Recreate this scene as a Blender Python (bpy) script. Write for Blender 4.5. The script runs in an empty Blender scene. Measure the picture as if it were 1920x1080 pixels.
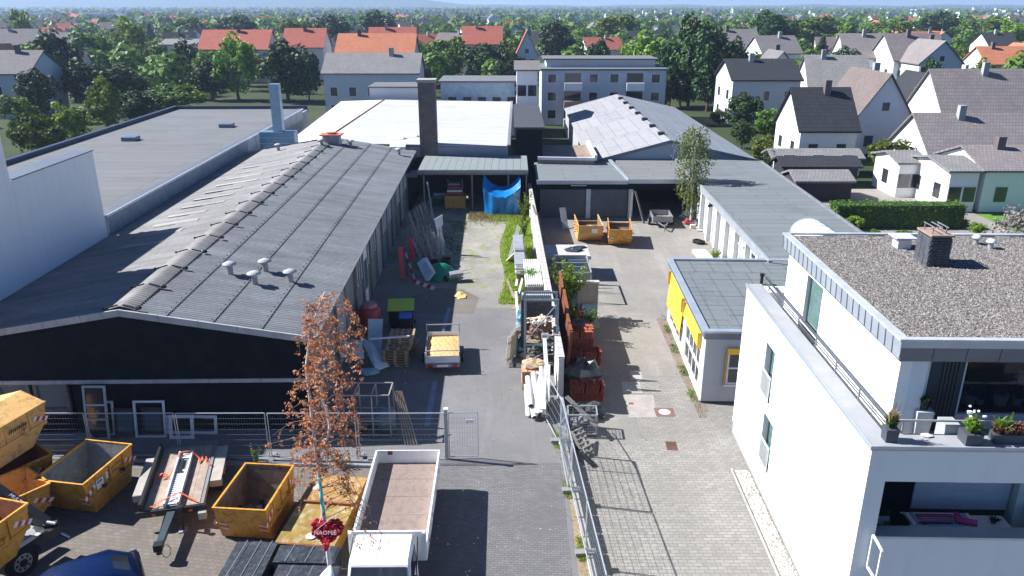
import bpy, bmesh, math, random
from mathutils import Vector, Matrix
random.seed(7)
rnd = random.random
def ru(a, b): return a + (b - a) * rnd()
rad = math.radians
SC = bpy.context.scene
COL = SC.collection

# ------------------------------------------------------------------ camera
CAM_H = 16.5
FPX = 1460.0                      # focal length in pixels of the 1920 wide photograph
PITCH = math.atan((540 - 8) / FPX)
cam = bpy.data.cameras.new('camera'); camo = bpy.data.objects.new('camera', cam); COL.objects.link(camo)
cam.sensor_width = 36; cam.lens = 36 * FPX / 1920; cam.clip_start = 0.1; cam.clip_end = 20000
camo.location = (0, 0, CAM_H); camo.rotation_euler = (math.pi / 2 - PITCH, 0, 0)
SC.camera = camo
# ------------------------------------------------------------------ sky and sun
SUN_EL = rad(41); SHADOW_AZ = rad(-11)      # shadows run towards +X, slightly towards the camera
sdir = Vector((-math.cos(SHADOW_AZ) * math.cos(SUN_EL), -math.sin(SHADOW_AZ) * math.cos(SUN_EL), math.sin(SUN_EL)))
w = bpy.data.worlds.new('World'); SC.world = w; w.use_nodes = True
nt = w.node_tree; nt.nodes.clear()
sky = nt.nodes.new('ShaderNodeTexSky'); sky.sky_type = 'NISHITA'; sky.sun_disc = False
sky.sun_elevation = SUN_EL; sky.sun_rotation = math.atan2(sdir.x, sdir.y); sky.air_density = 0.6; sky.dust_density = 0.1; sky.ozone_density = 8.0
bg = nt.nodes.new('ShaderNodeBackground'); bg.inputs[1].default_value = 0.05
wo = nt.nodes.new('ShaderNodeOutputWorld')
nt.links.new(sky.outputs[0], bg.inputs[0]); nt.links.new(bg.outputs[0], wo.inputs[0])
sl = bpy.data.lights.new('sun', 'SUN'); sl.energy = 5.0; sl.angle = rad(0.5); sl.color = (1, .90, .77)
so = bpy.data.objects.new('sun', sl); COL.objects.link(so); so.rotation_euler = sdir.to_track_quat('Z', 'Y').to_euler()
so.location = (-60, 10, 60)
SC.view_settings.view_transform = 'Standard'; SC.view_settings.look = 'None'
SC.view_settings.exposure = 1.32; SC.view_settings.use_white_balance = True; SC.view_settings.white_balance_temperature = 5650; SC.view_settings.white_balance_tint = 10; SC.view_settings.gamma = 1
SC.render.engine = 'CYCLES'

# ------------------------------------------------------------------ place helpers (survey of the site from the photograph)
_C, _S = math.cos(PITCH), math.sin(PITCH)
def P(px, py, h=0.0):
    d = (py - 540) * _C + FPX * _S; t = (CAM_H - h) / d
    return Vector(((px - 960) * t, (FPX * _C - (py - 540) * _S) * t, h))
def HY(px, py, Y):
    k = Y / (FPX * _C - (py - 540) * _S)
    return Vector(((px - 960) * k, Y, CAM_H - ((py - 540) * _C + FPX * _S) * k))

# ------------------------------------------------------------------ mesh builder
class MB:
    def __init__(s): s.v = []; s.f = []; s.sm = False; s.rc = False
    def add(s, vs, fs, M=None):
        n = len(s.v)
        for p in vs:
            p = Vector(p)
            s.v.append(tuple(M @ p) if M is not None else tuple(p))
        s.f += [tuple(i + n for i in f) for f in fs]
        return s
    def box(s, x0, x1, y0, y1, z0, z1, M=None):
        vs = [(x0, y0, z0), (x1, y0, z0), (x1, y1, z0), (x0, y1, z0), (x0, y0, z1), (x1, y0, z1), (x1, y1, z1), (x0, y1, z1)]
        return s.add(vs, [(0, 3, 2, 1), (4, 5, 6, 7), (0, 1, 5, 4), (1, 2, 6, 5), (2, 3, 7, 6), (3, 0, 4, 7)], M)
    def bar(s, p, q, w, h=None, up=(0, 0, 1)):
        p = Vector(p); q = Vector(q); h = h or w; d = (q - p); L = d.length
        if L < 1e-6: return s
        d.normalize(); u = Vector(up)
        if abs(d.dot(u)) > .97: u = Vector((0, 1, 0)) if abs(d.y) < .9 else Vector((1, 0, 0))
        a = d.cross(u).normalized(); b = a.cross(d).normalized()
        M = Matrix(((a.x, d.x, b.x, p.x), (a.y, d.y, b.y, p.y), (a.z, d.z, b.z, p.z), (0, 0, 0, 1)))
        return s.box(-w / 2, w / 2, 0, L, -h / 2, h / 2, M)
    def cyl(s, p, q, r, r2=None, n=8, cap=True):
        p = Vector(p); q = Vector(q); r2 = r if r2 is None else r2; d = (q - p).normalized()
        u = Vector((0, 0, 1)) if abs(d.z) < .9 else Vector((1, 0, 0))
        a = d.cross(u).normalized(); b = d.cross(a)
        vs = []
        for c, rr in ((p, r), (q, r2)):
            for i in range(n):
                t = 2 * math.pi * i / n; vs.append(c + a * math.cos(t) * rr + b * math.sin(t) * rr)
        fs = [(i, (i + 1) % n, n + (i + 1) % n, n + i) for i in range(n)]
        if cap: fs += [tuple(range(n - 1, -1, -1)), tuple(range(n, 2 * n))]
        return s.add(vs, fs)
    def tube(s, pts, r, n=6, r2=None):
        for i in range(len(pts) - 1):
            ra = r if r2 is None else r + (r2 - r) * i / (len(pts) - 1)
            rb = r if r2 is None else r + (r2 - r) * (i + 1) / (len(pts) - 1)
            s.cyl(pts[i], pts[i + 1], ra, rb, n)
        return s
    def lathe(s, prof, n=16, c=(0, 0, 0)):
        vs = []; m = len(prof)
        for i in range(n):
            t = 2 * math.pi * i / n
            for r, z in prof: vs.append((c[0] + r * math.cos(t), c[1] + r * math.sin(t), c[2] + z))
        fs = []
        for i in range(n):
            j = (i + 1) % n
            for k in range(m - 1): fs.append((i * m + k, j * m + k, j * m + k + 1, i * m + k + 1))
        return s.add(vs, fs)
    def poly(s, pts, t=None, d=(0, 0, -1)):
        """polygon, extruded by t along d when given"""
        pts = [Vector(p) for p in pts]; n = len(pts)
        if t is None: return s.add(pts, [tuple(range(n))])
        dv = Vector(d).normalized() * t; s.rc = True
        vs = pts + [p + dv for p in pts]
        fs = [tuple(range(n)), tuple(range(2 * n - 1, n - 1, -1))] + [(i, n + i, n + (i + 1) % n, (i + 1) % n) for i in range(n)]
        return s.add(vs, fs)
    def blob(s, c, r, sq=(1, 1, 1), n=8, m=5, jit=.15):
        vs = []; 
        for j in range(m + 1):
            ph = math.pi * j / m
            for i in range(n):
                t = 2 * math.pi * i / n; k = r * (1 + ru(-jit, jit))
                vs.append((c[0] + k * sq[0] * math.sin(ph) * math.cos(t), c[1] + k * sq[1] * math.sin(ph) * math.sin(t), c[2] + k * sq[2] * math.cos(ph)))
        fs = []
        for j in range(m):
            for i in range(n): fs.append((j * n + i, (j + 1) * n + i, (j + 1) * n + (i + 1) % n, j * n + (i + 1) % n))
        return s.add(vs, fs)
    def mesh(s, name, mat):
        me = bpy.data.meshes.new(name); me.from_pydata(s.v, [], s.f); me.update()
        if s.rc:
            b = bmesh.new(); b.from_mesh(me); bmesh.ops.recalc_face_normals(b, faces=b.faces); b.to_mesh(me); b.free()
        if mat is not None: me.materials.append(mat)
        if s.sm:
            for p in me.polygons: p.use_smooth = True
        return me

def tag(o, label=None, cat=None, group=None, kind=None):
    if label: o['label'] = label
    if cat: o['category'] = cat
    if group: o['group'] = group
    if kind: o['kind'] = kind
    return o
def obj(name, mb, mat, parent=None, label=None, cat=None, group=None, kind=None, loc=None, rz=0):
    me = mb if isinstance(mb, bpy.types.Mesh) else mb.mesh(name, mat)
    o = bpy.data.objects.new(name, me); COL.objects.link(o)
    if parent is not None: o.parent = parent
    if loc is not None: o.location = loc
    if rz: o.rotation_euler = (0, 0, rz)
    return tag(o, label, cat, group, kind)
def thing(name, label, cat, loc=(0, 0, 0), rz=0, group=None):
    o = bpy.data.objects.new(name, None); COL.objects.link(o); o.location = loc; o.rotation_euler = (0, 0, rz)
    o.empty_display_size = .3
    return tag(o, label, cat, group)
def copy_tree(o, parent=None):
    c = o.copy(); COL.objects.link(c)
    if parent is not None: c.parent = parent
    for ch in list(o.children): copy_tree(ch, c)
    return c
def dup(o, loc, rz=0, label=None, group=None, scale=None):
    c = copy_tree(o); c.location = loc; c.rotation_euler = (0, 0, rz)
    if scale: c.scale = scale if isinstance(scale, (tuple, list)) else (scale,) * 3
    if label: c['label'] = label
    if group: c['group'] = group
    return c
def yaw(p, q): return math.atan2(q[1] - p[1], q[0] - p[0])
def text_mesh(txt, size, mat, depth=.004):
    cu = bpy.data.curves.new('lettering', 'FONT'); cu.body = txt; cu.size = size; cu.extrude = depth; cu.align_x = 'CENTER'; cu.align_y = 'CENTER'; cu.resolution_u = 2
    o = bpy.data.objects.new('lettering', cu); COL.objects.link(o)
    bpy.context.view_layer.update()
    me = bpy.data.meshes.new_from_object(o.evaluated_get(bpy.context.evaluated_depsgraph_get()))
    bpy.data.objects.remove(o); me.materials.clear(); me.materials.append(mat)
    return me

# ------------------------------------------------------------------ materials
class NG:
    def __init__(s, name):
        s.m = bpy.data.materials.new(name); s.m.use_nodes = True; s.t = s.m.node_tree; s.t.nodes.clear()
        s.out = s.n('ShaderNodeOutputMaterial'); s.b = s.n('ShaderNodeBsdfPrincipled'); s.l(s.b.outputs[0], s.out.inputs[0])
        s.tc = s.n('ShaderNodeTexCoord').outputs['Object']
    def n(s, k): return s.t.nodes.new(k)
    def l(s, a, b): s.t.links.new(a, b)
    def set(s, inp, v):
        if hasattr(v, 'is_linked') or isinstance(v, bpy.types.NodeSocket): s.l(v, inp)
        else: inp.default_value = v
    def map(s, scale=(1, 1, 1), rot=(0, 0, 0), loc=(0, 0, 0), src=None):
        m = s.n('ShaderNodeMapping'); m.inputs['Scale'].default_value = scale; m.inputs['Rotation'].default_value = rot; m.inputs['Location'].default_value = loc
        s.l(src or s.tc, m.inputs[0]); return m.outputs[0]
    def noise(s, scale, detail=4, rough=.6, src=None):
        m = s.n('ShaderNodeTexNoise'); m.inputs['Scale'].default_value = scale; m.inputs['Detail'].default_value = detail; m.inputs['Roughness'].default_value = rough
        s.l(src or s.tc, m.inputs['Vector']); return m.outputs[0]
    def voro(s, scale, src=None, feat='F1', out='Distance'):
        m = s.n('ShaderNodeTexVoronoi'); m.feature = feat; m.inputs['Scale'].default_value = scale
        s.l(src or s.tc, m.inputs['Vector']); return m.outputs[out]
    def ramp(s, fac, a, b, c0=(0, 0, 0, 1), c1=(1, 1, 1, 1)):
        m = s.n('ShaderNodeValToRGB'); m.color_ramp.elements[0].position = a; m.color_ramp.elements[1].position = b
        m.color_ramp.elements[0].color = c0; m.color_ramp.elements[1].color = c1; s.l(fac, m.inputs[0]); return m.outputs[0]
    def mix(s, fac, a, b, mode='MIX'):
        m = s.n('ShaderNodeMix'); m.data_type = 'RGBA'; m.blend_type = mode; s.set(m.inputs[0], fac)
        for k, v in ((6, a), (7, b)):
            if isinstance(v, (tuple, list)): v = (*v[:3], 1)
            s.set(m.inputs[k], v)
        return m.outputs[2]
    def math(s, op, a, b=0.0):
        m = s.n('ShaderNodeMath'); m.operation = op; s.set(m.inputs[0], a); s.set(m.inputs[1], b); return m.outputs[0]
    def brick(s, w, h, mortar, src=None, c1=(.5, .5, .5, 1), c2=(.5, .5, .5, 1), cm=(0, 0, 0, 1), off=.5, bias=0):
        m = s.n('ShaderNodeTexBrick'); m.inputs['Scale'].default_value = 1; m.inputs['Brick Width'].default_value = w; m.inputs['Row Height'].default_value = h
        m.inputs['Mortar Size'].default_value = mortar; m.inputs['Color1'].default_value = c1; m.inputs['Color2'].default_value = c2; m.inputs['Mortar'].default_value = cm
        m.offset = off; m.inputs['Bias'].default_value = bias; m.inputs['Mortar Smooth'].default_value = .2; s.l(src or s.tc, m.inputs['Vector']); return m
    def bump(s, h, strength=.3, dist=.02):
        m = s.n('ShaderNodeBump'); m.inputs['Strength'].default_value = strength; m.inputs['Distance'].default_value = dist; s.l(h, m.inputs['Height']); s.l(m.outputs[0], s.b.inputs['Normal'])
    def fin(s, col, rough=.8, metal=0, spec=None):
        if isinstance(col, (tuple, list)): col = (*col[:3], 1)
        s.set(s.b.inputs['Base Color'], col); s.set(s.b.inputs['Roughness'], rough); s.set(s.b.inputs['Metallic'], metal)
        if spec is None and isinstance(rough, float) and rough > .6 and not metal: spec = .22
        if spec is not None: s.b.inputs['Specular IOR Level'].default_value = spec
        return s.m
def mul(c, k): return tuple(min(1, x * k) for x in c[:3])
def mat(name, col, rough=.75, metal=0, var=.18, scale=1.7, fine=14, bump=.0, bscale=30, col2=None, spec=None, dirt=None, dirt_amt=.5, dirt_scale=2.5):
    g = NG(name)
    n1 = g.noise(scale, 5); c2 = col2 or mul(col, 1 + var)
    c = g.mix(g.ramp(n1, .35, .65), mul(col, 1 - var), c2)
    n2 = g.noise(fine, 3)
    c = g.mix(.35, c, g.mix(g.ramp(n2, .3, .7), mul(col, 1 - var * 1.2), mul(col, 1 + var * .8)))
    if dirt: c = g.mix(g.math('MULTIPLY', g.ramp(g.noise(dirt_scale, 8, .7), .5, .68), dirt_amt), c, dirt)
    if bump: g.bump(g.noise(bscale, 4), bump, .02)
    return g.fin(c, rough, metal, spec)

# paints and plain stuff
YEL = mat('skip_yellow', (.62, .30, .03), .55, var=.2, scale=1.2, dirt=(.17, .075, .03), dirt_amt=.85, dirt_scale=4.5, bump=.25, bscale=3)
YELF = mat('skip_faded_yellow', (.70, .42, .13), .6, var=.14, dirt=(.22, .13, .06), dirt_amt=.85, dirt_scale=4)
SKIPIN = mat('skip_inside', (.20, .15, .11), .85, var=.35, dirt=(.12, .045, .02), dirt_amt=.8)
SKIPINB = mat('skip_inside_grey', (.24, .25, .24), .8, var=.3, dirt=(.09, .07, .05), dirt_amt=.75, dirt_scale=2)
RUST = mat('rust', (.23, .085, .035), .9, var=.35)
GALV = mat('galvanised_steel', (.40, .42, .44), .5, .45, var=.15)
GALVD = mat('dull_steel', (.28, .29, .31), .55, .5, var=.2)
WIREM = mat('fence_infill_wire', (.20, .23, .25), .6, .2, var=.08)
FENCEM = mat('fence_wire_steel', (.50, .53, .56), .45, .55, var=.08)
ALU = mat('aluminium', (.66, .67, .69), .45, .2, var=.08)
BLACK = mat('black_paint', (.015, .016, .018), .45, var=.3)
RUB = mat('rubber', (.018, .018, .018), .85, var=.3)
WHITEP = mat('white_paint', (.74, .74, .72), .45, var=.05, dirt=(.42, .40, .36), dirt_amt=.35)
WHITEF = mat('white_plastic_frame', (.72, .73, .74), .4, var=.04)
PVC = mat('white_scrap_plastic', (.62, .62, .60), .45, var=.06, dirt=(.45, .42, .36), dirt_amt=.3)
REDW = mat('warning_red', (.50, .02, .03), .4, var=.1)
WHW = mat('warning_white', (.75, .75, .75), .4, var=.05)
REDLT = mat('red_lamp_glass', (.35, .01, .01), .2, var=.1)
ORANGE = mat('orange_plastic', (.62, .12, .04), .5, var=.2)
AMBER = mat('amber_lamp', (.7, .2, .03), .3, var=.1)
WOOD = mat('weathered_wood', (.27, .215, .16), .85, var=.3, scale=4, dirt=(.12, .10, .08))
WOODP = mat('pallet_wood', (.36, .26, .155), .85, var=.25, scale=5, dirt=(.15, .12, .09))
WOODG = mat('grey_old_wood', (.17, .165, .155), .9, var=.25, scale=5)
PALE = mat('pale_board', (.62, .54, .43), .8, var=.12)
SAND = mat('sand', (.56, .37, .16), .95, var=.16, scale=6, fine=30, bump=.5, bscale=25)
GLASS = mat('window_glass', (.03, .035, .04), .08, 0, var=.3, spec=.8)
GLASSB = mat('window_glass_with_blind', (.09, .125, .16), .15, 0, var=.08)
GREEN = mat('green_tarpaulin', (.015, .20, .12), .5, var=.3, scale=5)
LIME = mat('lime_green_lid', (.38, .52, .04), .5, var=.1)
BLUEP = mat('blue_plastic', (.03, .10, .45), .4, var=.15)
BLUET = mat('blue_tarpaulin', (.015, .17, .46), .38, var=.3, scale=3, bump=1.0, bscale=3.5)
LBLUE = mat('pale_blue_sheet', (.22, .38, .46), .45, var=.25, scale=6)
TEAL = mat('turquoise_ribbon', (.03, .45, .45), .5)
BLUECAR = mat('blue_car_paint', (.005, .016, .07), .22, .2, var=.05)
REDD = mat('dull_red_paint', (.32, .035, .045), .5, var=.2)
DARKCL = mat('dark_cladding', (.010, .011, .014), .85, var=.3, spec=.08)
CONC = mat('concrete', (.34, .33, .31), .9, var=.15, fine=25, dirt=(.16, .15, .13), dirt_amt=.5)
CONCL = mat('light_concrete', (.44, .42, .39), .9, var=.12, fine=25, dirt=(.24, .22, .19), dirt_amt=.4)
FIBC = mat('fibre_cement_board', (.40, .41, .41), .85, var=.12, dirt=(.2, .2, .19))
def renderwall(name, c):
    g = NG(name); st = g.ramp(g.noise(1.0, 6, .7, g.map((2.2, 2.2, .22))), .5, .72); col = g.mix(g.math('MULTIPLY', st, .22), c, mul(c, .68)); col = g.mix(g.math('MULTIPLY', g.ramp(g.noise(.7, 5), .45, .7), .12), col, mul(c, .75)); g.bump(g.noise(60, 3), .15, .01); return g.fin(col, .88)
PLWHITE = renderwall('white_render', (.80, .80, .77))
PLGREY = mat('plinth_grey', (.33, .34, .35), .9, var=.08)
PLCREAM = mat('cream_render', (.62, .56, .46), .85, var=.06)
PLPEACH = mat('peach_render', (.60, .40, .28), .85, var=.06)
ZINC = mat('zinc_sheet', (.42, .47, .52), .42, .45, var=.12, scale=1.2)
ZINCD = mat('dark_zinc_sheet', (.15, .17, .20), .5, .3, var=.12)
BITM = mat('bitumen_dark', (.07, .075, .08), .9, var=.2)
TARP = mat('black_tarpaulin', (.035, .04, .048), .38, var=.35, bump=.9, bscale=7, dirt=(.16, .17, .18), dirt_amt=.5, dirt_scale=9)
BARK = mat('birch_bark', (.62, .60, .57), .8, var=.12, dirt=(.06, .05, .05), dirt_amt=.8, dirt_scale=6)
BARKD = mat('tree_bark', (.10, .075, .055), .95, var=.3)
TILER = mat('red_clay_tile', (.27, .07, .042), .8, var=.25, scale=5)
TILEO = mat('orange_clay_tile', (.36, .115, .06), .8, var=.2, scale=5)
TILED = mat('dark_roof_tile', (.05, .052, .056), .8, var=.3)
BRICKT = mat('terracotta_block', (.50, .30, .19), .9, var=.2, scale=6)
BRICKD = mat('dark_slate_brick', (.075, .08, .09), .8, var=.35, scale=5)
TERRA = mat('terracotta_cap', (.42, .15, .08), .8, var=.15)
AWN = mat('yellow_awning_cloth', (.78, .50, .035), .6, var=.05)
SHUT = mat('shutter_slat', (.52, .56, .62), .5, .2, var=.06)
SOIL = mat('soil', (.10, .075, .05), .95, var=.3)
PINK = mat('pink_cloth', (.45, .06, .20), .8); NAVY = mat('navy_cloth', (.03, .04, .14), .8); LILAC = mat('lilac_cloth', (.38, .33, .52), .8)
LAMPW = mat('white_lamp_housing', (.70, .76, .78), .3, var=.03)
def leafmat(name, c, c2, trans=.25):
    g = NG(name); oi = g.n('ShaderNodeObjectInfo')
    n = g.noise(.9, 3); n2 = g.noise(7, 2)
    col = g.mix(g.ramp(n, .35, .65), c, c2); col = g.mix(g.ramp(n2, .35, .65), mul(c, .7), col)
    hs = g.n('ShaderNodeHueSaturation'); g.l(col, hs.inputs['Color']); g.l(g.math('ADD', g.math('MULTIPLY', oi.outputs['Random'], .5), .75), hs.inputs['Value']); g.l(g.math('ADD', g.math('MULTIPLY', oi.outputs['Random'], .035), .483), hs.inputs['Hue'])
    m = g.fin(hs.outputs[0], .6, spec=.3)
    tr = g.n('ShaderNodeBsdfTranslucent'); g.l(hs.outputs[0], tr.inputs[0]); mx = g.n('ShaderNodeMixShader'); mx.inputs[0].default_value = trans
    g.l(g.b.outputs[0], mx.inputs[1]); g.l(tr.outputs[0], mx.inputs[2]); g.l(mx.outputs[0], g.out.inputs[0]); return m
LEAF = leafmat('leaf_green', (.075, .14, .010), (.19, .26, .025))
LEAFL = leafmat('leaf_light_green', (.15, .25, .02), (.27, .36, .03), .3)
LEAFD = leafmat('leaf_dark_green', (.025, .060, .012), (.075, .125, .02), .15)
LEAFB = leafmat('leaf_birch_green', (.15, .23, .035), (.28, .35, .08), .4)
LEAFO = leafmat('leaf_dry_orange', (.50, .20, .09), (.78, .42, .22), .4)
LEAFR = leafmat('leaf_reddish', (.16, .06, .045), (.26, .12, .08), .2)
GRASSM = leafmat('grass_green', (.26, .38, .03), (.50, .55, .10), .45)
DRYG = leafmat('dry_grass', (.32, .27, .11), (.42, .36, .16), .2)

# grounds
def asphalt(name, c, warm=1.0, sc=1.0):
    g = NG(name)
    big = g.ramp(g.noise(.22 * sc, 6, .65), .35, .68); mid = g.ramp(g.noise(1.3, 6, .7), .38, .66); fine = g.noise(55, 2)
    col = g.mix(big, mul(c, .68), mul(c, 1.22)); col = g.mix(g.math('MULTIPLY', mid, .5), col, mul(c, .55)); col = g.mix(g.math('MULTIPLY', g.ramp(g.noise(.9, 9, .8, g.map(loc=(7, 3, 0))), .56, .64), .45), col, mul(c, 1.45)); crk = g.ramp(g.voro(.42, g.map(loc=(1.3, 2.2, 0)), 'DISTANCE_TO_EDGE'), .0, .012, (1, 1, 1, 1), (0, 0, 0, 1)); col = g.mix(g.math('MULTIPLY', crk, .35), col, mul(c, .4))
    col = g.mix(.5, col, g.mix(g.ramp(fine, .35, .65), mul(c, .6), mul(c, 1.45)))
    tr = g.ramp(g.noise(.5, 4, .6, g.map((3.2, .25, 1))), .55, .72); col = g.mix(g.math('MULTIPLY', tr, .3), col, mul(c, 1.5))
    sp = g.ramp(g.voro(1.6), .0, .05, (1, 1, 1, 1), (0, 0, 0, 1)); col = g.mix(g.math('MULTIPLY', sp, .6), col, mul(c, 2.0))
    g.bump(fine, .35, .01); return g.fin(col, .92)
ASPH = asphalt('asphalt_yard', (.17, .167, .165))
CONCY = asphalt('worn_concrete_yard', (.25, .235, .21))
def paver(name, c, w, h, mort, rot=0, cm=.45, dark=(.1, .09, .07)):
    g = NG(name); v = g.map(rot=(0, 0, rot))
    b = g.brick(w, h, mort, v, (*mul(c, .82), 1), (*mul(c, 1.14), 1), (*mul(c, cm), 1))
    big = g.ramp(g.noise(.35, 8, .7), .42, .62); col = g.mix(g.math('MULTIPLY', big, .48), b.outputs[0], mul(c, .52)); col = g.mix(g.math('MULTIPLY', g.ramp(g.noise(.8, 9, .8, g.map(loc=(4, 9, 0))), .55, .66), .4), col, mul(c, 1.4)); col = g.mix(g.math('MULTIPLY', g.ramp(g.noise(.3, 4, .6, g.map((5, .2, 1))), .52, .7), .3), col, mul(c, .6))
    col = g.mix(g.math('MULTIPLY', g.ramp(g.noise(2.2, 8, .7), .55, .7), .4), col, dark)
    col = g.mix(.25, col, g.mix(g.ramp(g.noise(45, 2), .3, .7), mul(c, .6), mul(c, 1.4)))
    g.bump(g.math('SUBTRACT', 1, b.outputs['Fac']), .6, .012); return g.fin(col, .92)
PAVR = paver('concrete_pavers_light', (.255, .243, .218), .30, .16, .012)
PAVD = paver('concrete_pavers_dark', (.155, .152, .152), .21, .105, .009, rad(2))
PAVT = paver('concrete_pavers_tan', (.17, .15, .13), .24, .16, .012, rad(8), cm=.65)
def ggravel():
    g = NG('gravel_track'); c = (.30, .285, .25)
    n = g.ramp(g.noise(.5, 7, .7), .35, .65); v = g.voro(22, out='Color'); bw = g.n('ShaderNodeRGBToBW'); g.l(v, bw.inputs[0])
    sp = g.n('ShaderNodeSeparateXYZ'); g.l(g.tc, sp.inputs[0]); mr = g.n('ShaderNodeMapRange'); mr.inputs[1].default_value = 44; mr.inputs[2].default_value = 53; g.l(g.math('ADD', sp.outputs[1], g.math('MULTIPLY', g.noise(.7, 5), 5)), mr.inputs[0])
    col = g.mix(n, mul(c, .6), mul(c, 1.2)); col = g.mix(mr.outputs[0], g.mix(n, (.13, .13, .13), (.19, .185, .18)), col); col = g.mix(.35, col, g.mix(bw.outputs[0], mul(c, .4), mul(c, 1.2)))
    col = g.mix(g.ramp(g.noise(.9, 8, .75, g.map((1, .5, 1), loc=(3, 1, 0))), .52, .62), col, (.20, .22, .07))
    g.bump(g.noise(30, 3), .6, .02); return g.fin(col, .95)
GRAV = ggravel()
def gground():
    g = NG('garden_ground')
    n = g.ramp(g.noise(.02, 8, .7), .4, .6); n2 = g.ramp(g.noise(.5, 6, .7), .35, .65)
    col = g.mix(n, (.022, .042, .012), (.05, .07, .022)); col = g.mix(g.math('MULTIPLY', n2, .5), col, (.035, .035, .02)); return g.fin(col, .95)
GROUND = gground()
LAWN = mat('lawn', (.10, .20, .025), .9, var=.25, scale=.8, fine=20, bump=.4, bscale=30)
def groofgravel():
    g = NG('roof_gravel'); v = g.voro(30, out='Color'); bw = g.n('ShaderNodeRGBToBW'); g.l(v, bw.inputs[0])
    col = g.ramp(bw.outputs[0], .2, .85, (.05, .046, .042, 1), (.28, .26, .24, 1)); col = g.mix(g.math('MULTIPLY', g.ramp(g.noise(.6, 6, .7), .4, .65), .35), col, (.13, .10, .09)); g.bump(g.voro(30), .8, .02); return g.fin(col, .9)
RGRAV = groofgravel()
def stonemat():
    g = NG('pebbles'); oi = g.n('ShaderNodeNewGeometry'); r = oi.outputs['Random Per Island']
    col = g.ramp(r, .05, .95, (.045, .042, .040, 1), (.34, .315, .29, 1)); return g.fin(col, .85)
PEB = stonemat()
def stonemat2():
    g = NG('pale_pebbles'); oi = g.n('ShaderNodeNewGeometry'); r = oi.outputs['Random Per Island']
    col = g.ramp(r, .05, .95, (.28, .25, .21, 1), (.70, .66, .60, 1)); return g.fin(col, .85)
PEBW = stonemat2()
def corr(name, c, moss):
    g = NG(name); n = g.ramp(g.noise(.6, 7, .7, g.map((.35, 1.6, 1))), .35, .68)
    col = g.mix(n, mul(c, .68), mul(c, 1.2)); col = g.mix(g.math('MULTIPLY', g.ramp(g.noise(5, 8, .75), .45, .7), .45), col, mul(c, .42))
    col = g.mix(g.math('MULTIPLY', g.ramp(g.noise(28, 3, .6), .6, .72), .5), col, mul(c, 1.9)); col = g.mix(g.math('MULTIPLY', g.ramp(g.noise(1.7, 6, .7, g.map(loc=(9, 2, 0))), .56, .7), .35), col, moss)
    sp = g.n('ShaderNodeSeparateXYZ'); g.l(g.tc, sp.inputs[0]); wvv = g.math('COSINE', g.math('MULTIPLY', sp.outputs[1], 2 * math.pi / .177))   # colour darkens towards the wave troughs
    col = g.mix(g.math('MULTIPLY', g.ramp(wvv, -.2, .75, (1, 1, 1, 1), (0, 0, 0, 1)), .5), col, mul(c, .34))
    g.bump(g.noise(40, 3), .3, .01); return g.fin(col, .92)
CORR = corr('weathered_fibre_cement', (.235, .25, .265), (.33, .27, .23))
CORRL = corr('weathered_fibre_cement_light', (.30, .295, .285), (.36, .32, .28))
TRANSL = mat('translucent_roof_sheet', (.35, .34, .325), .6, var=.2)
def bitumen(name, c, w, h, rot=0, mort=.05):
    g = NG(name); v = g.map(rot=(0, 0, rot)); b = g.brick(w, h, mort, v, (*mul(c, .92), 1), (*mul(c, 1.07), 1), (*mul(c, .55), 1), .37)
    st = g.ramp(g.noise(.45, 8, .72, g.map((.5, 1.4, 1))), .5, .7); col = g.mix(g.math('MULTIPLY', st, .6), b.outputs[0], mul(c, .45))
    col = g.mix(g.math('MULTIPLY', g.ramp(g.noise(2.5, 6, .7, g.map((.4, 2, 1))), .45, .7), .35), col, mul(c, 1.35))
    col = g.mix(.3, col, g.mix(g.ramp(g.noise(40, 2), .35, .65), mul(c, .7), mul(c, 1.3))); g.bump(b.outputs['Fac'], -.4, .01); return g.fin(col, .9)
BIT = bitumen('roofing_felt', (.155, .172, .178), 7.0, 1.0)
BITB = bitumen('roofing_felt_panels', (.15, .17, .175), 1.0, 8, 0)
BITW = bitumen('white_roof_membrane', (.42, .43, .44), 20, 1.5, 0, .03)
BITG = bitumen('grey_flat_roof', (.15, .155, .16), 12, 1.4)
SLATEW = mat('white_painted_brick', (.40, .45, .50), .85, var=.1)
BRICKW = mat('brick_coping', (.45, .43, .40), .9, var=.2, scale=8, dirt=(.2, .19, .17))
# ================================================================== LAND
ZR = -0.5                      # the right-hand yard lies half a metre below the left one
def flat(name, pts, z, m, **k):
    mb = MB(); mb.poly([(x, y, z) for x, y in pts]); return obj(name, mb, m, kind='structure', **k)
mb = MB(); S = 4400
mb.poly([(-S, -200, ZR - .06), (S, -200, ZR - .06), (S, 4800, ZR - .06), (-S, 4800, ZR - .06)]); obj('ground', mb, GROUND, kind='structure')
# hills on the horizon
mb = MB(); n = 120; vs = []
for i in range(n + 1):
    x = -4300 + 8600 * i / n; t = (x + 3000) / 6000
    h = 70 * max(0, min(1, (0.47 - t) / .12)) + 12 + 3 * math.sin(i * .55) + 2 * math.sin(i * 1.3 + 1)
    vs += [(x, 4200, -2), (x, 4450, h * 1.0), (x, 4790, -2)]
mb.add(vs, [(3 * i, 3 * i + 3, 3 * i + 4, 3 * i + 1) for i in range(n)] + [(3 * i + 1, 3 * i + 4, 3 * i + 5, 3 * i + 2) for i in range(n)])
obj('hills', mb, mat('wooded_hill', (.035, .07, .035), .95, var=.3, scale=.006), kind='structure')
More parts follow.
